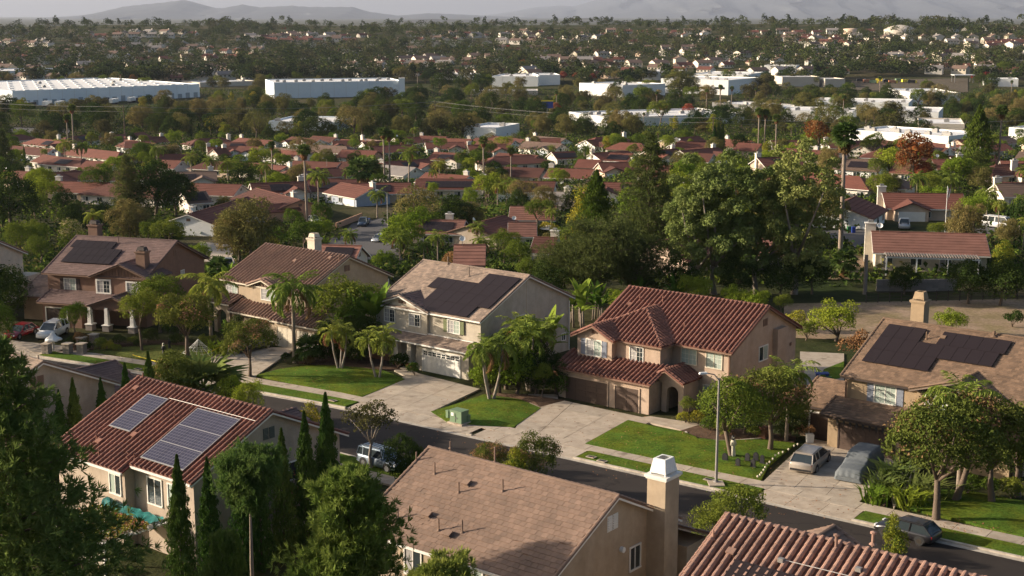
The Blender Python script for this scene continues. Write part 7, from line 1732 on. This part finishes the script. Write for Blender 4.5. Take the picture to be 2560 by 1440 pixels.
for nm, lb, n_, t_, W, H, pt, kd, L in [
 ('pickup_truck', 'dark pickup truck at the street end behind the tan house', (895, 575), (922, 553), 1.95, 1.85, 'blue', 'pickup', 5.6), ('parked_car', 'white car beside the coral garage door', (800, 560), (772, 552), 1.8, 1.5, 'white', 'sedan', 4.6),
 ('parked_car', 'silver car at street end near the bright palms', (935, 608), (962, 600), 1.8, 1.55, 'silver', 'hatch', 4.3), ('pickup_truck', 'pale pickup truck outside the blue grey garage', (2258, 560), (2262, 582), 1.95, 1.8, 'silver', 'pickup', 5.4),
 ('parked_car', 'teal car beside the cream gabled house', (80, 478), (106, 474), 1.85, 1.6, 'teal', 'suv', 4.7), ('pickup_truck', 'silver pickup in front of cream gabled house', (160, 486), (190, 478), 1.95, 1.85, 'silver', 'pickup', 5.5),
 ('parked_van', 'white van with blue tarp right of bright green tree', (2520, 572), (2472, 568), 2.0, 2.1, 'white', 'van', 5.6), ('parked_car', 'white car hidden between brown and tan houses', (575, 672), (568, 660), 1.8, 1.5, 'white', 'sedan', 4.5),
 ('parked_car', 'dark car before the white garage in lower streets', (640, 402), (632, 406), 1.8, 1.5, 'blue', 'sedan', 4.6)]:
    vehicle(nm, lb, n_, t_, W, H, PAINT[pt], kd, L, cat='van' if 'van' in nm else 'truck' if 'truck' in nm else 'car')
# the covered car: one cloth draped to the ground
a, b = hit(2098, 1228), hit(2196, 1146); mid = (a+b)/2; d = a-b; o = empty('covered_car', (mid.x, mid.y, .12), math.atan2(d.y, d.x)); tag(o, 'vehicle under a grey blue cloth cover on the driveway', 'car')
L, W = 5.6, 2.2; st = [(-.5, 1.05), (-.47, 1.6), (-.40, 1.86), (-.1, 1.9), (.06, 1.84), (.2, 1.32), (.3, 1.16), (.43, 1.06), (.49, .85), (.51, .5)]; V, Q = [], []; nr = 60; n_ = 24
for i in range(nr+1):
    t = -.5+1.01*i/nr; H = interp(t, st)
    for k in range(n_+1):
        s = k/n_; e = abs(s-.5)*2; side = -1 if s < .5 else 1; foldy = .05*math.sin(i*.9+k)*(e > .45)*min(1, (e-.45)*2.5)+.04*math.sin(i*2.3)*(e > .7)
        if e < .5: y = W*.40*e/.5; z = H-.06*(e/.5)**2
        else: f = (e-.5)/.5; y = W*.40+W*.12*math.sin(min(1, f*1.6)*1.57)+foldy; z = H-.06-(H-.16)*f
        endf = max(0, (abs(t)-.46)/.05); V.append((t*L+(.03*math.sin(k*1.7) if abs(t) > .47 else 0), side*y*(1-.10*endf), z+.012*math.sin(k*2.1+i*.7)))
for i in range(nr):
    for k in range(n_): a_ = i*(n_+1)+k; Q.append((a_, a_+1, a_+n_+2, a_+n_+1))
MAT['cover'] = M('cover', (.125, .14, .152), rough=.75, var=.1, bump=.3, bs=5); link('cloth', mesh_np('cloth', V, Q, [MAT['cover']], flat=False), o)
e = MB()
for i in (0, nr): e.face([V[i*(n_+1)+k] for k in (range(n_+1) if i else reversed(range(n_+1)))])
e.build('cloth_end', MAT['cover'], o)
for x in (-1.6, 1.6):
    for y in (-.82, .82): MB().tube([(x, y-.1, .2), (x, y+.1, .2)], .3, 12).build('wheel', MAT['tyre'], o)
MB().tube([(.95, -.86, 1.3), (.95, 0, 1.36), (.95, .86, 1.3)], .022, 6).build('strap', MAT['black'], o)
# ------------------------------------------------------------------ street furniture and yard things
def lamp_post(name, label, px, py, ytop, arm=(-2.0, -.6), m='pole'):
    p = hit(px, py); r = ray(px, ytop); h = CAMZ+r.z*p.y/r.y-p.z; o = empty(name, p); tag(o, label, 'street lamp'); k = h/8.3
    MB().tube([(0, 0, 0), (0, 0, h*.5), (0, 0, h)], [.12*k, .095*k, .07*k], 12).build('pole', MAT[m], o); MB().lathe((0, 0, 0), [(.3*k, 0), (.3*k, .05), (.2*k, .28), (.17*k, .34)], 10).build('base', MAT[m], o)
    q = Vector((arm[0], arm[1], .55))*k; MB().tube([(0, 0, h-.15), (q.x*.35, q.y*.35, h+.32*k), (q.x, q.y, h+.5*k)], [.06*k, .045*k, .04*k], 7).build('arm', MAT[m], o)
    MB().box((q.x*1.12, q.y*1.12, h+.48*k), (.66*k, .26*k, .13*k), rz=math.atan2(arm[1], arm[0]), taper=.8).build('lamp_head', MAT['white'], o); return o
lamp_post('street_lamp', 'tall grey street lamp on the verge before the pink house', 1790, 1212, 946, (-1.1, -.25))
for x, yb, yt, t in ((818, 442, 398, 'grey street lamp beside the fan palms'), (1150, 592, 540, 'grey street lamp before the panel roof'), (1370, 372, 352, 'grey street lamp above the red roofs'), (248, 355, 340, 'grey street lamp before green belt'), (572, 245, 224, 'pale street lamp right of huge warehouse'), (970, 600, 482, 'slim pole lamp by the big round tree')): lamp_post('street_lamp', t, x, yb, yt, (-1.6, 0))
sl_ = MB().box(P(1790, 1212, .1), (1.2, 1.2, .3)).build('lamp_footing', MAT['concrete']); tag(sl_, kind='structure')
tb = P(1148, 1058, .1); o = empty('utility_box', tb, HS_D.ang); tag(o, 'green transformer box on the lawn by the driveway', 'utility box')
MB().box((0, 0, .06), (1.7, 1.3, .2)).build('pad', MAT['concrete'], o); MB().box((0, 0, .68), (1.35, 1.0, 1.05)).build('cabinet', MAT['paint_green'], o); MB().box((0, 0, 1.23), (1.42, 1.08, .07)).build('lid', MAT['paint_green'], o); MB().box((0, -.515, .62), (.03, .02, .8)).build('seam', MAT['black'], o); MB().box((-.35, -.52, .9), (.3, .02, .3)).build('warning_label', MAT['white'], o); MB().box((.1, -.53, .6), (.08, .05, .12)).build('handle', MAT['metal_grey'], o)
for px, py, w, t in ((1120, 1046, .28, 'small green pedestal left of transformer box'), (1169, 1058, .36, 'small green pedestal right of transformer box')):
    q = empty('utility_pedestal', P(px, py, .1), HS_D.ang); tag(q, t, 'utility box'); MB().box((0, 0, .33), (w, w, .75)).build('housing', MAT['paint_green'], q); MB().box((0, 0, .74), (w+.05, w+.05, .08)).build('cap', MAT['paint_green'], q)
for px, py, t in ((1478, 1142, 'left concrete meter lid in the verge'), (1505, 1152, 'small meter lid right of first lid'), (1772, 1199, 'meter lid beside the street lamp'), (832, 1001, 'meter lid by the cream house driveway'), (345, 922, 'meter lid on left verge')):
    q = empty('meter_lid', P(px, py, .22), HS_D.ang); tag(q, t, 'utility lid'); MB().box((0, 0, 0), (.8, .5, .05)).build('frame', MAT['concrete'], q); MB().box((0, 0, .03), (.6, .32, .02)).build('lid', MAT['stone'], q)
# halloween things on the lawns
def stone(px, py, label, w=.55, h=.85, rz=-.5):
    o = empty('tombstone', P(px, py, .2), rz); tag(o, label, 'decoration', 'mock tombstones on the lawn'); n = 8; pr = [(-w/2, 0)]+[(-w/2*math.cos(math.pi*k/n), h-w/2+w/2*math.sin(math.pi*k/n)) for k in range(n+1)]+[(w/2, 0)]
    o.scale = (.8, .8, .8); MB().prism([(x, 0, z) for x, z in pr], (0, .12, 0)).build('slab', MAT['stone'], o); pr2 = [(x*.8, z*.9+.03) for x, z in pr]; MB().prism([(x, -.012, z) for x, z in pr2], (0, .012, 0)).build('inset', MAT['stone'], o); MB().box((0, .06, .04), (w+.15, .26, .1)).build('plinth', MAT['stone'], o)
for px, py, t, w in ((1812, 1153, 'leftmost mock tombstone left of tan figure', .6), (1844, 1166, 'front mock tombstone below lawn tree', .5), (1868, 1153, 'mock tombstone just right of tree trunk', .5), (1889, 1151, 'rightmost upper mock tombstone', .55), (1882, 1168, 'lower right mock tombstone', .5), (1905, 1158, 'small far right mock tombstone', .42)): stone(px, py, t, w)
def figure(px, py, label, cloth, h=1.75, hair='black', name='lawn_figure'):
    o = empty(name, P(px, py, .2), .6); tag(o, label, 'figure'); k = h/1.75
    pr = [(.24, 0), (.25, .25), (.2, .6), (.16, .92), (.2, 1.15), (.22, 1.32), (.17, 1.42), (.06, 1.47), (.065, 1.52), (.1, 1.6), (.105, 1.68), (.07, 1.76), (.01, 1.79)]
    b = MB().lathe((0, 0, 0), [(r*k, z*k) for r, z in pr], 12)
    for sg in (-1, 1): b.tube([(sg*.2*k, 0, 1.34*k), (sg*.29*k, -.05, 1.05*k), (sg*.14*k, -.24*k, 1.0*k)], [.07*k, .055*k, .045*k], 8)
    b.build('body', cloth, o, True); b = MB().lathe((0, .04, 0), [(.06*k, 1.0*k), (.13*k, 1.2*k), (.13*k, 1.6*k), (.12*k, 1.76*k), (.04*k, 1.83*k)], 10); b.build('hair', MAT[hair], o, True); return o
figure(1832, 1142, 'tan standing lawn figure with long dark hair beside tree', MAT['bone'])
figure(410, 893, 'dark hooded lawn figure on the dry lawn', MAT['black'], 1.5, 'bone')
figure(424, 872, 'small pale statue on the dry lawn', MAT['stone'], 1.1, 'stone')
g_ = empty('ghost_figure', P(134, 876, .2)); tag(g_, 'white cloth ghost figure on a stone pier by the sidewalk', 'decoration')
b = MB(); b.lathe((0, 0, 0), [(.1, 0), (.12, .9), (.3, 1.0), (.9, 1.15), (.75, 1.35), (.4, 1.55), (.2, 1.9), (.14, 2.05), (.02, 2.1)], 14); b.v = [(x*(1+.18*math.sin(5*math.atan2(y, x))), y*(1+.18*math.sin(5*math.atan2(y, x))), z+.06*math.sin(7*math.atan2(y, x))*(.3 < z < 1.4)) for x, y, z in b.v]; b.build('cloth', MAT['white'], g_, True); MB().tube([(0, 0, -.2), (0, 0, 1)], .05, 6).build('stake', MAT['metal_grey'], g_)
for px, py, t in ((118, 884, 'left stone pier near the ghost figure'), (170, 884, 'second stone pier from left'), (205, 868, 'tall stone pier by the steps'), (236, 860, 'stone pier right of the steps'), (205, 884, 'low stone pier on the sidewalk')):
    q = empty('stone_pier', P(px, py, .1), angA); tag(q, t, 'pier')
    for j in range(5):
        for k in range(2): MB().box(((k-.5)*.4*(1 if j % 2 else 1), 0, .12+j*.2), (.39 if (j+k) % 2 else .36, .78-.04*((j+k) % 2), .19)).build('stone', MAT['block'], q)
    MB().box((0, 0, 1.12), (.95, .95, .1)).build('cap', MAT['concrete'], q)
nt = empty('cobweb_net', P(497, 886, .2)); tag(nt, 'white stretched cobweb net over a bush on the dry lawn', 'decoration'); b = MB()
for k in range(16): an = k*.3927; b.tube([(0, 0, 1.7), (math.cos(an)*.8, math.sin(an)*.6, .9), (math.cos(an)*1.9, math.sin(an)*1.2, .1)], .012, 4)
for rr, zz in ((.5, 1.2), (.9, .85), (1.3, .52), (1.7, .25)):
    b.tube([(math.cos(k*.3927)*rr, math.sin(k*.3927)*rr*.66, zz) for k in range(17)], .012, 4, cap=False)
b.build('web', MAT['white'], nt)
for a0, a1, t in (((330, 888), (395, 906), 'yellow caution tape on the dry lawn'), ((455, 900), (498, 890), 'yellow caution tape beside the cobweb net'), ((528, 880), (560, 862), 'yellow caution tape by the tall palm')):
    p0, p1 = P(*a0, .9), P(*a1, .9); q = empty('caution_tape', (p0+p1)/2); tag(q, t, 'tape'); c = (p0+p1)/2; MB().obox(p0-c, (p1-p0), Vector((0, 0, .09)), Vector((0, .01, 0))).build('tape', MAT['yellow'], q)
    for e_ in (p0-c, p1-c): MB().tube([e_-Vector((0, 0, .9)), e_+Vector((0, 0, .15))], .02, 5).build('stake', MAT['metal_grey'], q)
for i, (px, py) in enumerate(((1994, 1118), (1985, 1122), (1971, 1131), (1957, 1138), (1947, 1141), (1938, 1146), (1932, 1155), (1924, 1163), (1917, 1168), (1913, 1176), (1909, 1183), (1904, 1190), (1900, 1195), (1894, 1199))):
    q = empty('skull_stake', P(px, py, .2)); tag(q, ('topmost small white skull stake on the driveway edge', 'bottom small white skull stake nearest the sidewalk')[i > 0] if i in (0, 13) else 'small white skull stake on the driveway edge, number %s from top' % ('two three four five six seven eight nine ten eleven twelve thirteen'.split()[i-1]), 'decoration', 'skull stakes along the driveway edge'); MB().tube([(0, 0, 0), (0, 0, .2)], .015, 5).build('stake', MAT['black'], q); MB().lathe((0, 0, .18), [(.03, 0), (.07, .04), (.085, .1), (.065, .16), (.01, .19)], 8).build('skull', MAT['bone'], q, True)
q = empty('flower_pot', P(2024, 1105, .12)); tag(q, 'white square pot with russet plant by the garage door', 'pot'); MB().box((0, 0, .35), (.55, .55, .7), taper=1.15).build('pot', MAT['white'], q); tr, cr = KIND['red_bush'][0]; c_ = link('plant', cr, q, Matrix.Translation((0, 0, .6))@Matrix.Scale(.42, 4))
q = empty('brick_pier', P(1908, 1095, .12), HS_D.ang); tag(q, 'low brick pier at the planting bed corner', 'pier')
for j in range(7):
    for k in range(2): MB().box(((k-.5)*.3, 0, .08+j*.15), (.29, .6-.03*((j+k) % 2), .14)).build('brick', MAT['brick'], q)
q = empty('garden_edging', (0, 0, 0)); tag(q, 'pale curved kerb edging round the planting bed', 'edging')
pts = [P(x, y, .2) for x, y in ((1712, 1078), (1716, 1086), (1735, 1095), (1765, 1100), (1800, 1102), (1850, 1100), (1900, 1096), (1905, 1094))]; q.location = pts[3]
for k in range(len(pts)-1):
    for j in range(2): A_, B_ = pts[k].lerp(pts[k+1], j/2), pts[k].lerp(pts[k+1], (j+1)/2); e_ = (B_-A_); n_ = Vector((-e_.y, e_.x, 0)).normalized()*.16; MB().obox(A_-pts[3]-Vector((0, 0, .2))+e_*.02, e_*.96, n_, Vector((0, 0, .22))).build('edging_block', MAT['kerb'], q)
# boundary walls, fences
def board_fence(name, label, a, b, h, m='wood_fence', board=.16, z=None, rails=True, cat='fence'):
    p0, p1 = a, b; o = empty(name, p0); tag(o, label, cat); d = p1-p0; L = math.hypot(d.x, d.y); ang = math.atan2(d.y, d.x); o.rotation_euler = (0, 0, ang); n = int(L/board); me = MB().box((0, 0, h/2), (board-.018, .03, h)).mesh('board', MAT[m])
    for i in range(n): t = (i+.5)*board; link('board', me, o, Matrix.Translation((t, random.uniform(-.006, .006), (T(p0.x+d.x*t/L, p0.y+d.y*t/L)-p0.z)+random.uniform(-.02, .02))))
    for i in range(int(L/2.4)+1): t = i*2.4; MB().box((t, .07, h*.5), (.1, .1, h+.1)).build('post', MAT[m], o)
    return o
fz = lambda x, y, d: (lambda r: Vector((r.x/r.y*d, d, 0)))(ray(x, y))
board_fence('board_fence', 'reddish vertical board fence at bottom between the pines', fz(690, 1400, 70), fz(800, 1385, 73.5), 1.9)
board_fence('board_fence', 'reddish board fence beside the cream and pink houses', HS_C.world(-87.4, 108, 0), HS_C.world(-78, 108.4, 0), 1.7, 'wood_fence')
def block_wall(name, label, pts, h, m='block', bl=.8, bh=.4, cat='wall'):
    o = empty(name, pts[0]); tag(o, label, cat); me = None
    for a, b in zip(pts, pts[1:]):
        d = b-a; L = math.hypot(d.x, d.y); ang = math.atan2(d.y, d.x); n = max(1, int(L/bl)); w = L/n; me = MB().box((0, 0, bh/2-.01), (w-.02, .22, bh-.02)).mesh('block', MAT[m])
        for i in range(n):
            p = a.lerp(b, (i+.5)/n); z = T(p.x, p.y)-pts[0].z
            for j in range(int(h/bh)): link('block', me, o, Matrix.Translation((p.x-pts[0].x, p.y-pts[0].y, z+j*bh)) @ Matrix.Rotation(ang, 4, 'Z'))
    return o
block_wall('retaining_wall', 'grey block retaining wall below the patio roof', [hit(2190, 728), hit(2300, 728), hit(2390, 726)], 1.7)
block_wall('garden_wall', 'orange block wall at the street end', [hit(840, 572), hit(905, 546)], 1.3, 'stucco_coral', 1.2, .65)
o = empty('wire_fence', hit(2165, 758)); tag(o, 'dark post and rail fence along the dirt lot', 'fence'); a, b = hit(2165, 758), hit(2600, 748); me = MB().box((0, 0, .7), (.1, .1, 1.5)).mesh('post', MAT['trim_dark'])
for i in range(16):
    p = a.lerp(b, i/15); link('post', me, o, Matrix.Translation(p-a))
for zz in (.5, .9, 1.35): MB().tube([(0, 0, zz), tuple(b-a+Vector((0, 0, zz)))], .03, 5).build('rail', MAT['trim_dark'], o)
o = empty('wood_post', hit(2162, 735)); tag(o, 'thick weathered wooden post beside the dirt path', 'post'); MB().tube([(0, 0, -.3), (0, 0, 5.2)], [.28, .22], 9).build('shaft', MAT['wood_grey'], o)
# patio cover of the tiled house
p0, p1 = hit(2210, 668), hit(2428, 672); c = HOUSES[0][0]; ca, sa = math.cos(c.rotation_euler.z), math.sin(c.rotation_euler.z); o = empty('patio_cover', tuple(c.location+Vector((sa*8.6, -ca*8.6, 0))), c.rotation_euler.z); tag(o, 'brown lattice patio cover along the tiled house', 'patio cover')
for i in range(34): MB().box((-6.4+12.4*i/33, 0, 2.75), (.14, 3.6, .1)).build('slat', MAT['wood_grey'], o)
for x in (-6.4, -2.3, 1.9, 6.0): MB().box((x, -1.6, 1.0), (.16, .16, 3.4)).build('post', MAT['white'], o)
for y in (-1.6, 1.5): MB().box((-.2, y, 2.6), (12.8, .12, .2)).build('beam', MAT['white'], o)
# pergola with vine behind the left house, table below
pc = Vector((HS_G.world(-76.2, 52.3))); o = empty('pergola', pc, HS_G.ang); tag(o, 'vine covered pergola with white posts behind the panel roof house', 'pergola')
for x in (-2.6, 2.6): MB().box((x, -2.0, 1.35), (.18, .18, 2.7)).build('post', MAT['trim_white'], o); MB().box((x, 0, 2.62), (.12, 5.2, .2)).build('beam', MAT['trim_white'], o)
for i in range(17): MB().box((0, -2.4+i*.31, 2.78), (6.4, .09, .12)).build('slat', MAT['trim_white'], o)
gg = np.random.default_rng(3); n = 2600; C = np.stack([gg.uniform(-3.2, 3.1, n), gg.uniform(-2.6, 1.4, n), 2.9+.22*gg.random(n)], 1); C[:, 0] += .3*np.sin(C[:, 1]*3); V, Q = leaf_cards(C, unit(gg.normal(size=(n, 3))*.6+np.array([0, 0, 1.])), gg.uniform(.14, .26, n), gg); link('vine', mesh_np('vine', V, Q, [LF['lime'], LF['rust']], (gg.random(n) < .4).astype(int)), o)
V, Q = [], []; nu, nv = 26, 9
for i in range(nu+1):
    for j in range(nv+1): x, y = -2.9+5.6*i/nu, 1.5+1.25*j/nv; V.append((x+.1*math.sin(j*1.9), y+.06*math.sin(i*1.1), 2.95+.03*math.sin(i*1.7+j)+.03*math.sin(j*2.3-i)+(.5 if i < 6 else 0)*math.sin(j*.35)**2*(6-i)/6))
Q = [(i*(nv+1)+j, i*(nv+1)+j+1, (i+1)*(nv+1)+j+1, (i+1)*(nv+1)+j) for i in range(nu) for j in range(nv)]; tp = link('tarp', mesh_np('tarp', V, Q, [MAT['tarp']], flat=False)); tp.location = pc; tp.rotation_euler = (0, 0, HS_G.ang); tag(tp, 'crumpled teal tarp on the pergola against the wall', 'tarp')
q = empty('patio_table', pc+HS_G.U*.4-HS_G.W*1.2, HS_G.ang); tag(q, 'pale patio table under the vine pergola', 'table'); MB().box((0, 0, .74), (2.2, 1.2, .06)).build('tabletop', MAT['stucco_cream'], q)
for x in (-.95, .95):
    for y in (-.45, .45): MB().box((x, y, .36), (.08, .08, .72)).build('leg', MAT['trim_brown'], q)
# poles, wires, bins, flag, umbrella
def wire(name, label, pts, r=.035):
    o = empty(name, pts[0]); tag(o, label, 'wire', 'overhead wires of the green belt'); P_ = []
    for a, b in zip(pts, pts[1:]):
        for k in range(13): t = k/12; p = a.lerp(b, t); p.z -= 4*t*(1-t)*(b-a).length*.012; P_.append(p-pts[0])
    MB().tube(P_, r, 4, cap=False).build('strand', MAT['metal_grey'], o)
PT = []
for px, yb, yt, lb in ((313, 358, 262, 'tall brown utility pole left of green belt'), (1088, 312, 250, 'utility pole with crossarm in the green belt'), (1782, 352, 290, 'utility pole behind slim cypresses'), (-260, 340, 232, 'utility pole beyond left edge'), (2600, 340, 295, 'utility pole beyond right edge')):
    p = hit(px, yb); r = ray(px, yt); h = CAMZ+r.z*p.y/r.y-p.z; PT.append((px, p, h))
    if 0 < px < 2560: o = empty('utility_pole', p); tag(o, lb, 'utility pole'); MB().tube([(0, 0, -.5), (0, 0, h)], [.24, .16], 8).build('pole', MAT['wood_pole'], o); MB().box((0, 0, h-1), (3.2, .16, .18), rz=.8).build('crossarm', MAT['wood_pole'], o)
PT.sort(key=lambda t: t[0])
for k, (dx, dz, lb) in enumerate(((-1.2, -.8, 'upper overhead wire sagging across the green belt'), (1.2, -.8, 'second overhead wire across the green belt'), (0, -3.0, 'lowest overhead wire across the green belt'))): wire('overhead_wire', lb, [p+Vector((dx, 0, h+dz)) for _, p, h in PT])
def bin_(px, py, m, label):
    q = empty('wheelie_bin', hit(px, py)); tag(q, label, 'bin'); MB().box((0, 0, .5), (.55, .6, 1.0), taper=1.12).build('body', MAT[m], q); MB().box((0, -.02, 1.04), (.66, .74, .09)).build('lid', MAT[m], q)
    for x in (-.25, .25): MB().tube([(x-.04, .3, .12), (x+.04, .3, .12)], .12, 8).build('wheel', MAT['tyre'], q)
bin_(2122, 582, 'bin_green', 'green wheelie bin before the white garage'); bin_(2133, 583, 'bin_blue', 'blue wheelie bin beside the green bin'); bin_(2184, 566, 'bin_blue', 'blue wheelie bin left of the blue grey garage'); bin_(922, 558, 'bin_blue', 'blue wheelie bin behind the dark pickup')
p = hit(2362, 588); r = ray(2362, 465); h = CAMZ+r.z*p.y/r.y-p.z; o = empty('flagpole', p); tag(o, 'white flagpole with hanging flag before the grey garage house', 'flagpole'); MB().tube([(0, 0, 0), (0, 0, h)], [.07, .04], 8).build('pole', MAT['white'], o)
V = [(.05+.16*j*(1-.5*i/6)+.03*math.sin(i), .05*math.sin(i*1.3+j*2), h-.2-i*.28-j*.12) for i in range(7) for j in range(4)]; link('flag', mesh_np('flag', V, [(i*4+j, i*4+j+1, i*4+j+5, i*4+j+4) for i in range(6) for j in range(3)], [MAT['white'], MAT['lamp_red']], [(j % 2) for i in range(6) for j in range(3)]), o)
p = hit(1372, 600); o = empty('patio_umbrella', p); tag(o, 'pale patio umbrella beside the wide red roof', 'umbrella'); MB().lathe((0, 0, 0), [(1.9, 2.3), (1.2, 2.65), (.5, 2.9), (.02, 3.0)], 8).build('canopy', MAT['stucco_cream'], o); MB().tube([(0, 0, 0), (0, 0, 2.9)], .04, 6).build('pole', MAT['white'], o)
p = hit(2055, 945); o = empty('play_table', p); tag(o, 'bright blue children play table on the rear lawn', 'toy table'); MB().box((0, 0, .5), (1.3, .8, .1)).build('tabletop', MAT['bin_blue'], o)
for x in (-.5, .5):
    for y in (-.3, .3): MB().box((x, y, .23), (.14, .14, .46)).build('leg', MAT['bin_blue'], o)
    MB().box((x*1.1, -.75, .28), (.5, .3, .08)).build('seat', MAT['bin_green'], o)
p = hit(1368, 296); o = empty('billboard', p); tag(o, 'small dark blue sign board behind green belt trees', 'sign'); MB().box((0, 0, 8), (7, .4, 4)).build('panel', MAT['bin_blue'], o); MB().box((0, -.05, 10.4), (7, .5, .8)).build('header', MAT['yellow'], o); MB().tube([(0, 0, 0), (0, 0, 6)], .3, 8).build('post', MAT['metal_grey'], o)

# fallen leaves on lawns, verge and drives
gg = np.random.default_rng(9); C = []
for (x0, x1, y0, y1), n in (((1480, 1960, 1075, 1200), 240), ((2290, 2560, 1225, 1330), 320), ((1880, 2140, 1190, 1290), 110), ((640, 1000, 915, 985), 150), ((1300, 1620, 1010, 1110), 90), ((200, 560, 865, 905), 160), ((1080, 1340, 990, 1065), 70), ((900, 1280, 1030, 1110), 90)):
    for _ in range(n): p = P(gg.uniform(x0, x1), gg.uniform(y0, y1), .36); C.append((p.x, p.y, .2+.14*(x0 < 1700)))
C = np.array(C); n = len(C); V, Q = leaf_cards(C, unit(np.array([0, 0, 1.])+.25*gg.normal(size=(n, 3))), gg.uniform(.09, .2, n), gg); tag(link('fallen_leaves', mesh_np('fallen_leaves', V, Q, [LF['dead'], LF['rust']], (gg.random(n) < .5).astype(int))), 'dry leaves scattered on lawns and drives', 'fallen leaves', kind='stuff')
# ------------------------------------------------------------------ labels: what it is plus what it stands beside
def lab_all():
    LM = [('the brown two chimney house', HS_A.root.location), ('the arched entry house', HS_B.root.location), ('the cream white garage house', HS_C.root.location), ('the pink house', HS_D.root.location), ('the ochre shuttered house', HS_E.root.location), ('the bluish panel roof', HS_G.root.location), ('the clay tiled roof', HS_H.root.location)]
    named = [x for x in PLANTS if not x[4]]; cnt = {}
    for o, d, p, h, g in PLANTS: cnt[d] = cnt.get(d, 0)+1
    for o, d, p, h, g in PLANTS:
        if cnt[d] == 1 and len(d.split()) >= 4: o['label'] = d; LM.append(('the '+d, p)) if len(d.split()) <= 6 else None
        if g: o['group'] = g
    hc = {}
    for o, d, p, r in HOUSES+INDUS: hc[d] = hc.get(d, 0)+1
    for o, d, p, r in HOUSES+INDUS:
        if hc[d] == 1: o['label'] = d if len(d.split()) >= 4 else d+' in the lower streets'; LM.append(('the '+d, p))
    used = {}
    for o in bpy.data.objects:
        if o.get('label') and not o.parent: used.setdefault(o['label'], []).append(o)
    LP = [(t, pix(q), Vector(q)) for t, q in LM]
    todo = [(o, d, p, g) for o, d, p, h, g in PLANTS if not o.get('label')]+[(o, d, p, None) for o, d, p, r in HOUSES+INDUS if not o.get('label')]
    for o, d, p, g in todo:
        a = pix(p); size = ''
        done = False
        for t, q, P3 in sorted(LP, key=lambda e: (e[1][0]-a[0])**2+((e[1][1]-a[1])*2.2)**2):
            dx, dd = a[0]-q[0], a[2]-q[2]
            if (P3-p).length < .5 or len(t.split()) > 9: continue
            if abs(dx) > 18: rel = ['just right of', 'right of'][abs(dx) > 70] if dx > 0 else ['just left of', 'left of'][abs(dx) > 70]
            else: rel = 'behind' if dd > 0 else 'in front of'
            if abs(dx) > 18 and abs(dd) > 40: rel = rel+' and '+('behind' if dd > 0 else 'below')
            s = ' '.join((d+' '+rel+' '+t).split())
            if len(s.split()) > 16 or s in used: continue
            o['label'] = s; used[s] = [o]; done = True; break
        if not done: o['label'] = d+' among the lower streets'
lab_all()
def lab_far():
    xs = [(130, 'teal building'), (260, 'warehouse skylights'), (400, 'huge warehouse centre'), (500, 'warehouse right end'), (640, 'low beige building'), (760, 'long warehouse left end'), (900, 'long warehouse middle'), (1010, 'pale tower block'), (1130, 'tower side trees'), (1230, 'white strip building'), (1345, 'block beside red trees'), (1450, 'red autumn trees'), (1560, 'middle white block'), (1650, 'gap between blocks'), (1760, 'large white block'), (1880, 'long white roof'), (1960, 'row of fan palms'), (2060, 'large pale shed'), (2140, 'small pale shed'), (2260, 'parked work trucks'), (2360, 'leafy yard trees'), (2450, 'open canopy'), (9999, 'right yard building')]
    lv = [(92, 'at the skyline above'), (112, 'high on slope above'), (134, 'halfway up slope above'), (158, 'low on slope above'), (999, 'right behind')]
    G = {}
    for o, d, p in FARL:
        a = pix(p); t = next(n for x, n in xs if a[0] < x); l = next(n for y, n in lv if a[1] < y); G.setdefault('%s %s %s' % (d, l, t), []).append((a[0], o))
    od = ['leftmost', 'second', 'third', 'fourth', 'fifth', 'sixth', 'seventh', 'eighth', 'ninth', 'tenth']+[w+'th' for w in 'eleven twelf thirteen fourteen fifteen sixteen seventeen eighteen nineteen'.split()]+['number %d' % k for k in range(20, 90)]
    for s, L in G.items():
        L.sort(key=lambda e: e[0])
        for i, (x, o) in enumerate(L): o['label'] = s.replace(' far house', ' house') if len(L) == 1 else (s.replace(' far house', ' house').replace('hillside ', '')+', '+od[i])
lab_far()
